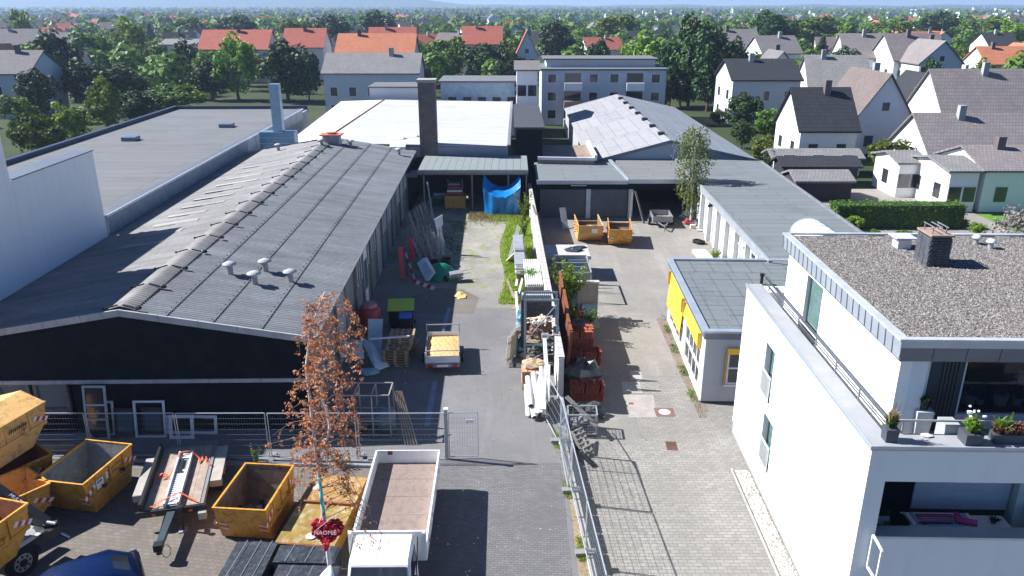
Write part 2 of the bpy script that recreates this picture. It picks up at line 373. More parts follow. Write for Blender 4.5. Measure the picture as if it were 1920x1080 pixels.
# left raised yard: solid slab with its side as retaining edge
mb = MB(); mb.box(-60, 2.05, -20, 41.9, ZR - .05, 0); obj('yard', mb, ASPH, kind='structure')
mb = MB(); mb.box(-60, 2.05, 41.9, 75, ZR - .05, -.002); obj('rear_yard', mb, GRAV, kind='structure')
flat('paved_drive', [(-2.9, 10), (1.85, 10), (1.85, 25.7), (-2.9, 25.7)], .004, PAVD)
flat('parking_area', [(-45, 8), (-4.2, 8), (-4.2, 25.4), (-45, 25.2)], .004, PAVT)
flat('concrete_apron', [(-4.2, 8), (-2.9, 8), (-2.9, 25.7), (-4.2, 25.4)], .006, asphalt('old_concrete_strip', (.17, .16, .145)))
flat('bare_concrete_patch', [(-6.2, 41.0), (-2.2, 41.0), (-2.0, 43.6), (-3.0, 45.0), (-4.6, 45.3), (-6.0, 43.8)], .004, asphalt('sandy_concrete', (.15, .14, .12)))
# right yard
mb = MB(); mb.box(2.3, 60, -20, 34.2, ZR - .05, ZR); obj('paving', mb, PAVR, kind='structure')
mb = MB(); mb.box(1.3, 40, 34.2, 75, ZR - .05, ZR + .001); obj('concrete_yard', mb, CONCY, kind='structure')
flat('shadowed_concrete_field', [(2.6, 27.9), (5.4, 27.9), (5.3, 34.2), (2.6, 34.2)], ZR + .005, asphalt('concrete_field', (.23, .22, .20)))
def slab(px0, px1, py0, py1, m, z, name, label, cat):
    a, b, c, d = P(px0[0], py0, ZR), P(px0[1], py0, ZR), P(px1[1], py1, ZR), P(px1[0], py1, ZR)
    mb = MB(); pts = [Vector((p.x, p.y, ZR + z)) for p in (a, b, c, d)]; mb.poly(pts, .03); return obj(name, mb, m, label=label, cat=cat)
slab((1170, 1225), (1178, 1232), 741, 783, mat('dull_pink_concrete', (.32, .295, .27), .9, var=.15, fine=25, dirt=(.2, .18, .16)), .008, 'concrete_slab', 'pale square concrete slab let into the yard beside the round manhole', 'slab')
slab((1165, 1200), (1168, 1205), 716, 737, CONC, .008, 'concrete_slab', 'grey concrete slab half in shadow, above the pale square slab', 'slab')
slab((1180, 1202), (1182, 1205), 695, 712, CONC, .012, 'metal_hatch', 'small rectangular drain hatch in the shadowed part of the yard', 'hatch')
# manhole
c = P(1246, 773, ZR); t = thing('manhole', 'round manhole cover in a square rust coloured surround', 'manhole', (c.x, c.y, ZR))
mb = MB(); mb.box(-.42, .42, -.38, .38, -.03, .012); obj('surround', mb, mat('rusty_concrete', (.17, .10, .08), .9), t)
mb = MB(); mb.cyl((0, 0, -.02), (0, 0, .022), .27, n=24); obj('cover', mb, CONCL, t)
c = P(1259, 836, ZR); t = thing('drain_cover', 'rectangular rust brown drain grating in the light paving', 'drain cover', (c.x, c.y, ZR), rad(-3))
mb = MB(); mb.box(-.22, .22, -.33, .33, -.03, .010); obj('frame', mb, DRUST := mat('dark_rusty_iron', (.13, .075, .055), .85, var=.3), t)
for i in range(9):
    mb = MB(); mb.box(-.19, .19, -.29 + i * .066, -.255 + i * .066, .010, .022); obj('bar', mb, DRUST, t)
c = P(1183, 757, ZR); mb = MB(); mb.box(-.1, .1, -.07, .07, 0, .02); obj('drain_grid', mb, RUST, label='tiny rusty grid set in the pale concrete slab', cat='drain', loc=(c.x, c.y, ZR + .008))
# kerb / retaining edge between the yards
ka, kb = Vector((2.05, 27.4, 0)), Vector((2.75, 15, 0))
for i in range(12):
    p = ka.lerp(kb, i / 12 + .003); q = ka.lerp(kb, (i + 1) / 12 - .003)
    mb = MB(); mb.bar((p.x, p.y, -.22), (q.x, q.y, -.22), .2, .62); o = obj('kerb', mb, CONCL); tag(o, kind='structure')
mb = MB(); mb.box(2.04, 2.3, 27.5, 75, ZR, 0); obj('retaining_edge', mb, CONC, kind='structure')
mb = MB(); mb.poly([(2.05, 15, -.001), (2.7, 15, -.001), (2.05, 27.3, -.001)]); obj('edge_soil', mb, mat('sandy_soil', (.26, .20, .14), .95), kind='structure')
# concrete edging and beams under the site fence
for (a, b, z) in ((P(250, 858), P(690, 868), .0), (P(250, 866), P(720, 876), .0)):
    mb = MB(); mb.bar((a.x, a.y, .05), (b.x, b.y, .05), .14, .12); obj('steel_beam', mb, GALV, label='long galvanised beam lying along the foot of the site fence, ' + ('rear one' if a.y > 25.9 else 'front one'), cat='beam')
# faded painted line on the yard
for (a, b) in ((P(843, 577), P(822, 650)), (P(816, 715), P(800, 800))):
    mb = MB(); mb.poly([(a.x - .12, a.y, .006), (a.x + .12, a.y, .006), (b.x + .12, b.y, .006), (b.x - .12, b.y, .006)][::-1]); obj('painted_line', mb, mat('worn_blue_white_line', (.22, .25, .30), .8), kind='structure')
mb = MB(); mb.poly([(-.1, 42.6, .003), (1.5, 42.6, .003), (1.5, 66, .003), (-.3, 64, .003)] + [(-.25 + ru(-.35, .35), 63.4 - k * .9, .003) for k in range(23)]); obj('turf', mb, mat('turf_soil', (.13, .18, .035), .95, var=.5, scale=2), kind='structure')
# grass strip: blades
def blades(name, region, n, m, h0, h1, w=.02, z=0, dens=None, **kw):
    mb = MB(); k = 0
    while k < n:
        x, y = region()
        if dens and rnd() > dens(x, y): continue
        k += 1; a = ru(0, 6.28); h = ru(h0, h1); dx, dy = math.cos(a) * w, math.sin(a) * w; b = ru(-.5, .5) * h; b2 = ru(-.5, .5) * h
        mb.add([(x - dx, y - dy, z), (x + dx, y + dy, z), (x + b, y + b2, z + h)], [(0, 1, 2)])
    return obj(name, mb, m, kind='stuff', **kw)
def strip():
    y = ru(42.5, 65); u = rnd(); lo = -.7 - .5 * math.sin(y * .5) * .4 + (-1.3 if y > 61 else 0); return (lo + (1.45 - lo) * u ** .8, y)
blades('grass', strip, 15000, GRASSM, .08, .28, .035, label='bright green grass strip along the dividing wall', cat='grass')
blades('dry_grass', lambda: (ru(-3.6, .8), 61.5 + abs(random.gauss(0, 1.3)) * -1 + 2.2), 3500, DRYG, .08, .25, .035, label='dry yellowed grass in front of the open shed', cat='grass')
blades('weeds', lambda: (ru(-7.2, -3.6), ru(47, 61)), 2500, LEAF, .06, .2, .03, dens=lambda x, y: .3 + .7 * (math.sin(x * 2 + y) > .2), label='thin weeds growing in the shade beside the long hall', cat='weeds')
blades('edge_weeds', lambda: (lambda y: (2.0 + (27.4 - y) * .057 + random.gauss(0, .09) - .15, y))(ru(17, 29)), 1500, GRASSM, .04, .16, .014, dens=lambda x, y: 1.0 if math.sin(y * 1.9) > .45 else .06, label='sparse weeds along the kerb under the wire fence', cat='weeds')
blades('wall_foot_weeds', lambda: (lambda y: (8.35 + (y - 31) * .036 + random.gauss(0, .13), y))(ru(30, 42)), 900, LEAF, .04, .18, .018, z=ZR, dens=lambda x, y: 1.0 if math.sin(y * 2.4) > .2 else .1, label='weeds along the foot of the building with yellow blinds', cat='weeds')
mb = MB(); mb.poly([(8.2, 30.5, ZR + .006), (8.75, 30.6, ZR + .006), (9.0, 41.5, ZR + .006), (8.3, 41.5, ZR + .006)]); obj('soil_strip', mb, mat('leaf_litter', (.19, .15, .12), .95, var=.35, scale=6), kind='structure')
mb = MB()
for i in range(420):
    x, y = ru(-7, 1.7), ru(17, 44); s = ru(.008, .035)
    if x < -4.5 and y < 26: continue
    mb.add([(x - s, y - s, .008), (x + s, y - s * .6, .008), (x + s * .7, y + s, .008), (x - s * .6, y + s * .8, .008), (x, y, .008 + s)], [(0, 1, 4), (1, 2, 4), (2, 3, 4), (3, 0, 4)])
for i in range(260):
    x, y = ru(3, 13), ru(16, 60); s = ru(.01, .035)
    if x > 8 and y < 42: continue
    z = ZR + .008; mb.add([(x - s, y - s, z), (x + s, y - s * .6, z), (x + s * .7, y + s, z), (x - s * .6, y + s * .8, z), (x, y, z + s)], [(0, 1, 4), (1, 2, 4), (2, 3, 4), (3, 0, 4)])
obj('debris', mb, PEBW, kind='stuff', label='tiny pale stones and litter scattered over both yards', cat='litter')
mb = MB()
for i in range(700):
    y = ru(16, 30); x = random.gauss(4.2, 1.6); s = ru(.01, .03)
    if x < 2.9: continue
    mb.add([(x, y, ZR + .012), (x + s, y, ZR + .012), (x, y + s, ZR + .03)], [(0, 1, 2)])
obj('moss_specks', mb, LEAFD, kind='stuff', label='tiny moss and weed tufts in the paving joints', cat='moss')
# fallen orange leaves
mb = MB()
for i in range(1500):
    x = random.gauss(-6.5, 2.2); y = random.gauss(23.6, 2.0)
    if y > 26 or x > -4.2: continue
    a = ru(0, 6); s = ru(.02, .045); mb.add([(x, y, .012), (x + s * math.cos(a), y + s * math.sin(a), .012), (x + s * math.cos(a + 1.3), y + s * math.sin(a + 1.3), .03)], [(0, 1, 2)])
obj('fallen_leaves', mb, LEAFO, kind='stuff', label='dry orange leaves scattered on the parking area', cat='leaves')
# lawn and garden plot on the right
flat('lawn', [(22.5, 50), (60, 50), (60, 70), (24, 70)], ZR - .03, LAWN)
flat('garden_path', [tuple(P(1730, 428, ZR).xy), tuple(P(1860, 436, ZR).xy), tuple(P(1860, 425, ZR).xy), tuple(P(1730, 420, ZR).xy)], ZR - .02, CONCL)
# white gravel strip and plinth edging by the white house
def stones(name, region, n, r0, r1, m, z, parent=None, **kw):
    mb = MB()
    for i in range(n):
        x, y = region(); r = ru(r0, r1); q = ru(.5, .9)
        a = ru(0, 1.5); cs, sn = math.cos(a) * r, math.sin(a) * r
        mb.add([(x + cs, y + sn, z), (x - sn, y + cs, z), (x - cs, y - sn, z), (x + sn, y - cs, z), (x + ru(-.3, .3) * r, y + ru(-.3, .3) * r, z + r * q)], [(0, 1, 4), (1, 2, 4), (2, 3, 4), (3, 0, 4)])
    return obj(name, mb, m, parent=parent, kind='stuff', **kw)
flat('gravel_bed', [(8.35, 15), (9.0, 15), (9.16, 26.0), (8.6, 26.0)], ZR + .006, mat('pale_gravel_bed', (.38, .34, .29), .95, var=.3, scale=8, fine=40))
stones('gravel', lambda: (lambda y: (8.42 + (y - 15) * .022 + ru(0, .5), y))(ru(15, 25.8)), 2600, .03, .07, PEBW, ZR + .006, label='pale pebbles in the strip along the white house', cat='gravel')
mb = MB(); mb.bar((8.3, 15, ZR + .03), (8.52, 26.0, ZR + .03), .06, .1); obj('border_kerb', mb, CONC, kind='structure')
# haze
mb = MB(); mb.box(-4500, 4500, -260, 4900, ZR - 1.5, 160)
hz = bpy.data.materials.new('haze_air'); hz.use_nodes = True; hz.node_tree.nodes.clear()
_o = hz.node_tree.nodes.new('ShaderNodeOutputMaterial'); _v = hz.node_tree.nodes.new('ShaderNodeVolumePrincipled'); _v.inputs['Color'].default_value = (.55, .72, 1, 1); _v.inputs['Density'].default_value = 0.00024; _v.inputs['Anisotropy'].default_value = 0.2
hz.node_tree.links.new(_v.outputs[0], _o.inputs['Volume'])
HAZE = obj('haze', mb, hz, kind='stuff', label='faint blue haze over the distant trees', cat='haze')
# ================================================================== LEFT HALL
HR = rad(1.21)
def build_hall():
    t = thing('warehouse', 'long low hall with weathered grey corrugated roof and black gable wall', 'warehouse', (-7.95, 28.25, 0), HR)
    L = 41.6; EZ, RZ = 4.15, 5.34; RX = -7.25; LX = -14.45
    def zr(x): return EZ + (RZ - EZ) * (1 - abs(x - RX) / 7.25)
    # walls
    mb = MB(); mb.poly([(LX, 0, 2.36), (-.15, 0, 2.36), (-.15, 0, EZ - .12), (RX, 0, RZ - .12), (LX, 0, EZ - .12)][::1], .2, (0, 1, 0)); obj('gable_wall', mb, DARKCL, t)
    mb = MB(); mb.box(LX, -9.9, 0, .2, 0, .95); mb.box(-9.75, -.15, .03, .2, 0, 2.2); obj('lower_wall', mb, DARKCL, t)
    for i in range(7):
        mb = MB(); mb.box(LX + i * 2.05, LX + i * 2.05 + 2.03, -.06, .1, 2.2, 2.36); obj('trim_board', mb, FIBC, t)
    # windows in the lower wall at the left end
    for i, (a, b) in enumerate(((-14.3, -12.9), (-12.75, -11.45), (-11.3, -9.95))):
        mb = MB(); mb.box(a, b, -.03, .1, .95, 1.08); mb.box(a, b, -.03, .1, 2.1, 2.2); mb.box(a, a + .14, -.03, .1, 1.08, 2.1); mb.box(b - .14, b, -.03, .1, 1.08, 2.1)
        f = obj('window', mb, WOODG, t); m2 = MB(); m2.box(a + .09, b - .09, .05, .07, 1.03, 2.1); obj('pane', m2, GLASSB, f)
    mb = MB(); mb.box(-12.7, -9.9, -.12, .02, .85, .95); obj('window_sill', mb, WOODG, t)
    mb = MB(); mb.box(LX, -.15, L - .2, L, 0, EZ - .15); mb.poly([(LX, L, EZ - .15), (-.15, L, EZ - .15), (RX, L, RZ - .15)], .2, (0, -1, 0)); obj('rear_wall', mb, DARKCL, t)
    # right side wall with posts and panels
    n = 16
    for i in range(n):
        y0 = .2 + (L - .4) * i / n; y1 = .2 + (L - .4) * (i + 1) / n
        mb = MB(); mb.box(-.30, -.2, y0 + .06, y1 - .06, 0, 3.95); obj('wall_panel', mb, FIBCD if i % 5 != 2 else PLGREY, t)
        mb = MB(); mb.box(-.32, -.06, y0 - .07, y0 + .05, 0, 3.98); obj('wall_post', mb, GALVD if i % 2 else WOODG, t)
        if i in (4, 5, 6, 8, 9, 11, 12, 13):
            mb = MB(); mb.box(-.2, -.17, y0 + .3, y1 - .3, 2.1, 3.6); f = obj('window', mb, GLASSB if i in (5, 9) else GLASS, t)
            for k in range(4):
                m2 = MB(); yy = y0 + .3 + (y1 - y0 - .6) * k / 3; m2.box(-.18, -.13, yy - .03, yy + .03, 2.1, 3.6); obj('glazing_bar', m2, WHITEF, f)
    for y in (13.2, 38.6):
        mb = MB(); mb.box(-.2, -.10, y, y + 1.15, 0, 3.5); d = obj('door', mb, WHITEP, t, label='tall white door in the long side wall' if y < 20 else None)
        m2 = MB(); m2.box(-.10, -.07, y + .2, y + .95, 1.2, 2.9); obj('door_glass', m2, GLASSB, d)
    # corrugated sheets: four rows on each slope, real waves
    wv = .177; ns = int(L / wv * 6)
    rows = [0, 1.75, 3.5, 5.35, 7.35]
    def sheet_mesh(u0, u1, side, y0=0, y1=L + .15, lift=0.0, m=CORR):
        mb = MB(); k = int((y1 - y0) / wv * 6)
        for j in range(k + 1):
            y = y0 - .12 + j * (y1 - y0) / k; z = .028 * math.cos(2 * math.pi * (y) / wv)
            for u, e in ((u0, .02), (u1, 0)):
                x = RX + side * u; mb.v.append((x, y, zr(x) + z + lift + e - .0))
        mb.f = [(2 * j, 2 * j + 1, 2 * j + 3, 2 * j + 2) if side > 0 else (2 * j, 2 * j + 2, 2 * j + 3, 2 * j + 1) for j in range(k)]
        mb.sm = True; return mb
    for i in range(4):
        u0, u1 = rows[i] + (.0 if i == 0 else -.12), rows[i + 1]
        # lower rows tuck under upper ones
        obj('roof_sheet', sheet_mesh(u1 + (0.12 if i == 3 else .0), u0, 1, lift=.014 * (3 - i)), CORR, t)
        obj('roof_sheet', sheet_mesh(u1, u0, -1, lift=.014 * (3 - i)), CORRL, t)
        # bolts along the seam
        mb = MB()
        for s_ in (1,):
            x = RX + s_ * (rows[i + 1] - .1) if i < 3 else RX + .55
            for k in range(int(L / .53)):
                y = .2 + k * .53; mb.cyl((x, y, zr(x) + .014 * (3 - i) + .0), (x, y, zr(x) + .014 * (3 - i) + .065), .03, n=5)
        tag(obj('roof_bolts', mb, BLACK, t), kind='stuff')
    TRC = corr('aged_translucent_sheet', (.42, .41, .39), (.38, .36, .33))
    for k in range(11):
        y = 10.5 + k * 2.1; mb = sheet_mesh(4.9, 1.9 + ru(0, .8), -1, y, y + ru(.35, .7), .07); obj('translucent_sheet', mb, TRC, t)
    # ridge caps
    nc = 17; st = (L) / nc
    for k in range(nc):
        y0 = k * st; mb = MB(); kk = int(st / wv * 6)
        for j in range(kk + 1):
            y = y0 + st * j / kk; z = .03 * math.cos(2 * math.pi * y / wv)
            for u, e in ((-.52, .07), (-.38, .10), (-.12, .15), (0, .16), (.12, .15), (.38, .10), (.52, .07)): mb.v.append((RX + u, y, zr(RX + u) + e + z * (1 if abs(u) > .2 else .4) + .04 * (j / kk)))
        mb.f = [(7 * j + a, 7 * j + a + 1, 7 * j + a + 8, 7 * j + a + 7) for j in range(kk) for a in range(6)]; mb.sm = True
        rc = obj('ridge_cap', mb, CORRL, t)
        m2 = MB(); m2.blob((RX + .68, y0 + .03, zr(RX + .68) + .2), .12, (1.3, .9, .8), 6, 4, .1); m2.bar((RX + .1, y0 + .05, RZ + .2), (RX + .68, y0 + .03, zr(RX + .68) + .16), .05); m2.bar((RX - .1, y0 + .05, RZ + .2), (RX - .6, y0 + .03, zr(RX - .6) + .16), .05); m2.blob((RX - .66, y0 + .03, zr(RX - .66) + .16), .06, (1, 1, 1), 6, 4, .1)
        obj('ridge_bracket', m2, BLACK, rc)
    # barge boards and gutters
    for s_ in (1, -1):
        for k in range(5):
            u0, u1 = 7.45 * k / 5, 7.45 * (k + 1) / 5; xa, xb = RX + s_ * (u0 + .01), RX + s_ * (u1 - .01)
            mb = MB(); mb.poly([(xa, -.22, zr(xa) + .10), (xb, -.22, zr(xb) + .10), (xb, -.22, zr(xb) - .17), (xa, -.22, zr(xa) - .17)], .07, (0, 1, 0)); obj('barge_board', mb, FIBC, t)
    mb = MB(); mb.bar((.14, -.2, EZ - .08), (.14, L + .1, EZ - .08), .13, .1); obj('gutter', mb, GALVD, t)
    mb = MB(); mb.bar((.22, -.2, EZ - .03), (.22, L + .1, EZ - .03), .03, .04); obj('gutter_edge', mb, GALV, t)
    # vents
    def vent(px, py, sc=1.0):
        x = None
        for it in range(6):
            z = zr(x) + .1 if x is not None else 4.8
            p = P(px, py, z); l = Matrix.Rotation(-HR, 3, 'Z') @ (p - Vector((-7.95, 28.25, 0))); x = l.x
        mb = MB(); mb.cyl((l.x, l.y, zr(l.x) - .05), (l.x, l.y, zr(l.x) + .42 * sc), .12 * sc, n=12); v = obj('roof_vent', mb, GALVD, t)
        m2 = MB(); m2.lathe([(.001, .68), (.12, .67), (.31, .58), (.32, .53), (.0, .54)], 14, (l.x, l.y, zr(l.x) - .02)); m2.sm = True; o = obj('vent_cap', m2, FIBC, v)
    for px, py in ((432, 512), (478, 530), (498, 506), (545, 526), (522, 281), (658, 274), (603, 272), (748, 289)): vent(px, py, 1.12)
    # orange capped chimney on the ridge end
    mb = MB(); mb.box(RX - .1, RX + 1.3, L - 3.2, L - 2.2, 5.0, 6.0); c = obj('chimney', mb, GALVD, t)
    m2 = MB(); m2.box(RX - .3, RX + 1.5, L - 3.4, L - 2.0, 6.0, 6.1); obj('chimney_cap', m2, TERRA, c)
    mb = MB(); mb.cyl((RX + .6, L - 2.7, 6.1), (RX + .6, L - 2.7, 6.25), .42, n=14); obj('chimney_pot', mb, TERRA, c)
    return t
FIBCD = mat('grey_green_wall_panel', (.19, .205, .20), .85, var=.15)
HALL = build_hall()

# ------------------------------------------------------------------ flat building left of the hall with parapet and tall block
def hl(u, y): # hall-aligned point
    M = Matrix.Translation((-7.95, 28.25, 0)) @ Matrix.Rotation(HR, 4, 'Z'); return M @ Vector((u, y, 0))
t = thing('flat_roofed_factory', 'large grey flat roofed factory building left of the long hall, zinc clad parapet', 'factory', (-7.95, 28.25, 0), HR)
mb = MB(); mb.box(-30, -14.62, 14.6, 65, -.5, 4.9); obj('wall', mb, PLGREY, t)
mb = MB(); mb.box(-29.9, -14.95, 14.7, 64.9, 4.9, 5.0); obj('roof', mb, BITG, t)
mb = MB(); mb.box(-14.95, -14.55, 14.6, 62, 4.2, 5.3); p_ = obj('parapet', mb, mat('blue_grey_cladding', (.24, .30, .36), .5, .2), t)
mb = MB(); mb.box(-15.05, -14.47, 14.5, 62.1, 5.3, 5.36); obj('coping', mb, ZINCD, p_)
mb = MB(); mb.box(-14.50, -14.46, 14.5, 62.1, 5.26, 5.40); obj('coping_edge', mb, WHITEP, p_)
for k in range(18):
    y = 15 + k * 2.6; mb = MB(); mb.box(-14.545, -14.52, y - .03, y + .03, 4.2, 5.25); obj('joint_strip', mb, ZINC, p_)
mb = MB(); mb.box(-30.2, -29.8, 14.6, 65.2, 4.6, 5.35); mb.box(-29.8, -14.6, 64.8, 65.2, 4.6, 5.35); obj('rear_parapet', mb, mat('navy_sheet', (.03, .045, .085), .5), t)
for (x, y) in ((-26, 42), (-20, 50)):
    mb = MB(); mb.box(x, x + 1.2, y, y + 1.2, 5.0, 5.35); obj('skylight', mb, GLASSB, t)
t = thing('tall_block', 'tall white rendered block standing at the left edge above the corrugated roof', 'building', (-7.95, 28.25, 0), HR)
mb = MB(); mb.box(-15.6, -14.6, 6.8, 14.45, 0, 9.0); obj('wall', mb, PLWHITE, t)
mb = MB(); mb.box(-15.6, -14.6, -.6, 6.79, 0, 11.3); obj('taller_wall', mb, PLWHITE, t)
mb = MB(); mb.box(-15.65, -14.55, -.65, 6.85, 11.3, 11.38); obj('roof_edge', mb, ZINCD, t)
mb = MB(); mb.box(-15.65, -14.55, 6.9, 14.5, 9.0, 9.06); obj('roof_edge', mb, ZINCD, t)
# ------------------------------------------------------------------ stainless exhaust stack
c = P(520, 268, 5.0); t = thing('exhaust_stack', 'blue grey metal exhaust stack with filter box behind the hall roof', 'exhaust stack', (c.x, c.y + .8, 3.0))
mb = MB(); mb.box(-1.6, 1.5, -.6, .6, 0, 2.9); obj('filter_box', mb, mat('blue_grey_metal', (.16, .27, .38), .4, .4), t)
for k in range(5):
    mb = MB(); mb.box(-1.62, 1.52, -.64, -.6, .4 + k * .5, .45 + k * .5); obj('louvre', mb, ZINC, t)
mb = MB(); mb.box(-.4, .45, -.35, .35, 2.9, 7.0); obj('duct', mb, mat('blue_grey_metal_light', (.27, .38, .47), .4, .4), t)
# ------------------------------------------------------------------ white roofed hall behind
t = thing('white_roofed_hall', 'low hall with bright white sheet metal roof behind the grey corrugated hall', 'hall', (0, 0, 0))
A = P(545, 264, 4.4); B = P(640, 190, 4.4); Cc = P(787, 190, 4.4); D = P(955, 190, 4.4); E_ = P(972, 284, 4.4); F_ = P(620, 262, 4.4)
def quadprism(name, pts, z0, z1, m, par, **k):
    mb = MB(); mb.poly([(p[0], p[1], z1) for p in pts], z1 - z0); return obj(name, mb, m, par, **k)
def ccw(pts):
    a = sum(pts[i][0] * pts[(i + 1) % len(pts)][1] - pts[(i + 1) % len(pts)][0] * pts[i][1] for i in range(len(pts))); return pts if a > 0 else pts[::-1]
yb = 71.2; fr = lambda p, q: p.lerp(q, (yb - p.y) / (q.y - p.y))
Bx, Dx = B, D
foot = [(-20.8, yb), (-.35, yb), (-.1, Dx.y), (Bx.x, Bx.y)]
quadprism('wall', foot, ZR, 4.3, PLGREY, t)
nrow = 22
for i in range(nrow):      # ribbed white sheets on the left part, one strip per sheet
    y0 = yb + (Dx.y - yb) * i / nrow; y1 = yb + (Dx.y - yb) * (i + .96) / nrow
    xl0 = -20.8 + (Bx.x + 20.8) * (y0 - yb) / (Dx.y - yb); xl1 = -20.8 + (Bx.x + 20.8) * (y1 - yb) / (Dx.y - yb); xr = -17.6 + (y0 - yb) * .02
    mb = MB(); mb.poly([(xl0, y0, 4.42), (xr, y0, 4.6), (xr, y1, 4.6), (xl1, y1, 4.42)], .07); obj('roof_sheet', mb, WHITEP, t)
mb = MB(); mb.poly([(-17.5, yb, 4.62), (-.35, yb, 4.36), (-.1, Dx.y, 4.36), (-16.9, Dx.y, 4.62)], .1); obj('roof', mb, BITW, t)
mb = MB(); mb.bar((-17.55, yb, 4.66), (-16.95, Dx.y, 4.66), .12, .08); obj('roof_joint', mb, RUST, t)
mb = MB(); mb.bar((-.3, yb, 4.40), (-.05, Dx.y, 4.40), .3, .12); obj('roof_edge', mb, GALVD, t)
for (px, py) in ((742, 262), (768, 257), (745, 276)):
    c = P(px, py, 4.5); mb = MB(); mb.poly([(c.x - .7, c.y, 4.55), (c.x + .7, c.y, 4.55), (c.x + .7, c.y + .9, 4.9), (c.x - .7, c.y + .9, 4.9)], .3); obj('dome_light', mb, LAMPW, t)
mb = MB(); mb.box(-8.35, -6.85, 70.8, 72.3, ZR, 10.0); t2 = thing('brick_chimney', 'tall square dark chimney stack at the rear of the yard', 'chimney', (0, 0, 0)); obj('stack', mb, mat('sooty_brick', (.14, .115, .11), .9, var=.2), t2)
mb = MB(); mb.box(-8.45, -6.75, 70.7, 72.4, 10.0, 10.25); obj('cap', mb, CONC, t2)

# ------------------------------------------------------------------ open shed across the end of the left yard
t = thing('open_shed', 'open fronted shed with pale flat roof across the far end of the left yard', 'shed', (0, 0, 0))
fl, frr = P(793, 316, 3.5), P(990, 316, 3.5)
y0, y1 = 64.5, 70.8; xl, xr = -7.9, 1.35
n = 15
for i in range(n):
    a = xl + (xr - xl) * i / n; b = xl + (xr - xl) * (i + 1) / n
    mb = MB(); mb.box(a + .01, b - .01, y0 - .2, y1, 3.45 if i % 2 else 3.445, 3.55 if i % 2 else 3.545); obj('roof_sheet', mb, mat('pale_roof_sheet', (.20, .225, .22), .8, var=.12) if i == 0 else bpy.data.materials['pale_roof_sheet'], t)
mb = MB(); mb.box(xl, xr, y0 - .27, y0 - .2, 3.25, 3.52); obj('fascia', mb, GALVD, t)
mb = MB(); mb.box(xl - 1.1, xl - .02, y0 - .5, y0 + .8, 2.95, 3.3); obj('canopy', mb, ZINCD, t)
mb = MB(); mb.box(xl - .9, xr, y1 - .2, y1, 0, 3.44); obj('rear_wall', mb, DARKCL, t)
mb = MB(); mb.box(xl - .9, xl - .7, y0, y1, 0, 3.44); obj('side_wall', mb, DARKCL, t)
for x in (-7.4, -3.35, -.3, 1.2):
    mb = MB(); mb.box(x - .06, x + .06, y0 - .1, y0 + .02, 0, 3.25); obj('post', mb, WOOD, t)
mb = MB(); mb.box(xl, xr, y0 - .1, y0 + .02, 3.1, 3.25); obj('beam', mb, WOOD, t)
# shed contents
def crate(loc, w, d, h, m, label, nm='crate', cat='crate', rz=0):
    tt = thing(nm, label, cat, loc, rz)
    for (a, b, c_, e) in ((-w / 2, w / 2, -d / 2, -d / 2 + .04), (-w / 2, w / 2, d / 2 - .04, d / 2), (-w / 2, -w / 2 + .04, -d / 2 + .04, d / 2 - .04), (w / 2 - .04, w / 2, -d / 2 + .04, d / 2 - .04)):
        mb = MB(); mb.box(a, b, c_, e, .12, h); obj('side', mb, m, tt)
    mb = MB(); mb.box(-w / 2, w / 2, -d / 2, d / 2, .08, .12); [mb.box(-w / 2 + k * (w - .1) / 2, -w / 2 + .1 + k * (w - .1) / 2, -d / 2, d / 2, 0, .08) for k in range(3)]; obj('base', mb, WOODP, tt)
    return tt
c = P(856, 384); crate((c.x, 65.6, 0), 1.75, 1.2, 1.15, mat('ochre_panel', (.50, .27, .07), .7), 'ochre wooden crate under the open shed roof, red tools stacked in it')
t2 = thing('tool_rack', 'red and white machine frame piled on the ochre crate in the shed', 'machine', (c.x, 65.6, 1.15))
for i, (z, m) in enumerate(((.1, REDD), (.32, WHITEP), (.62, REDD), (.9, GALVD))):
    mb = MB(); mb.box(-.75 + .08 * i, .7 - .1 * i, -.5, .3, z, z + .16); obj('panel', mb, m, t2)
for x in (-.6, .6):
    mb = MB(); mb.bar((x, 0, 0), (x, 0, 1.3), .06); obj('upright', mb, GALVD, t2)
t2 = thing('workbench', 'grey metal workbench with rolled sheet on it at the left of the shed', 'workbench', (-6.0, 66.0, 0))
mb = MB(); mb.box(-1.1, 1.1, -.4, .4, .85, .92); obj('top', mb, GALVD, t2)
for sx in (-1, 1):
    for sy in (-.35, .35): mb = MB(); mb.bar((sx, sy, 0), (sx, sy, .85), .06); obj('leg', mb, GALVD, t2)
mb = MB(); mb.cyl((-.8, 0, 1.05), (.9, .1, 1.05), .13, n=10); obj('sheet_roll', mb, FIBC, label='grey roll lying on the metal workbench', cat='roll', loc=(-6.0, 66.0, 0))
mb = MB(); mb.lathe([(.001, 0), (.42, 0), (.45, .5), (.42, 1.3), (.2, 1.6), (.001, 1.65)], 14); mb.sm = True; obj('gas_tank', mb, mat('dull_blue_grey', (.13, .17, .22), .6), label='upright dull blue tank between the shed post and the blue tarpaulin', cat='tank', loc=(-1.9, 65.9, 0))
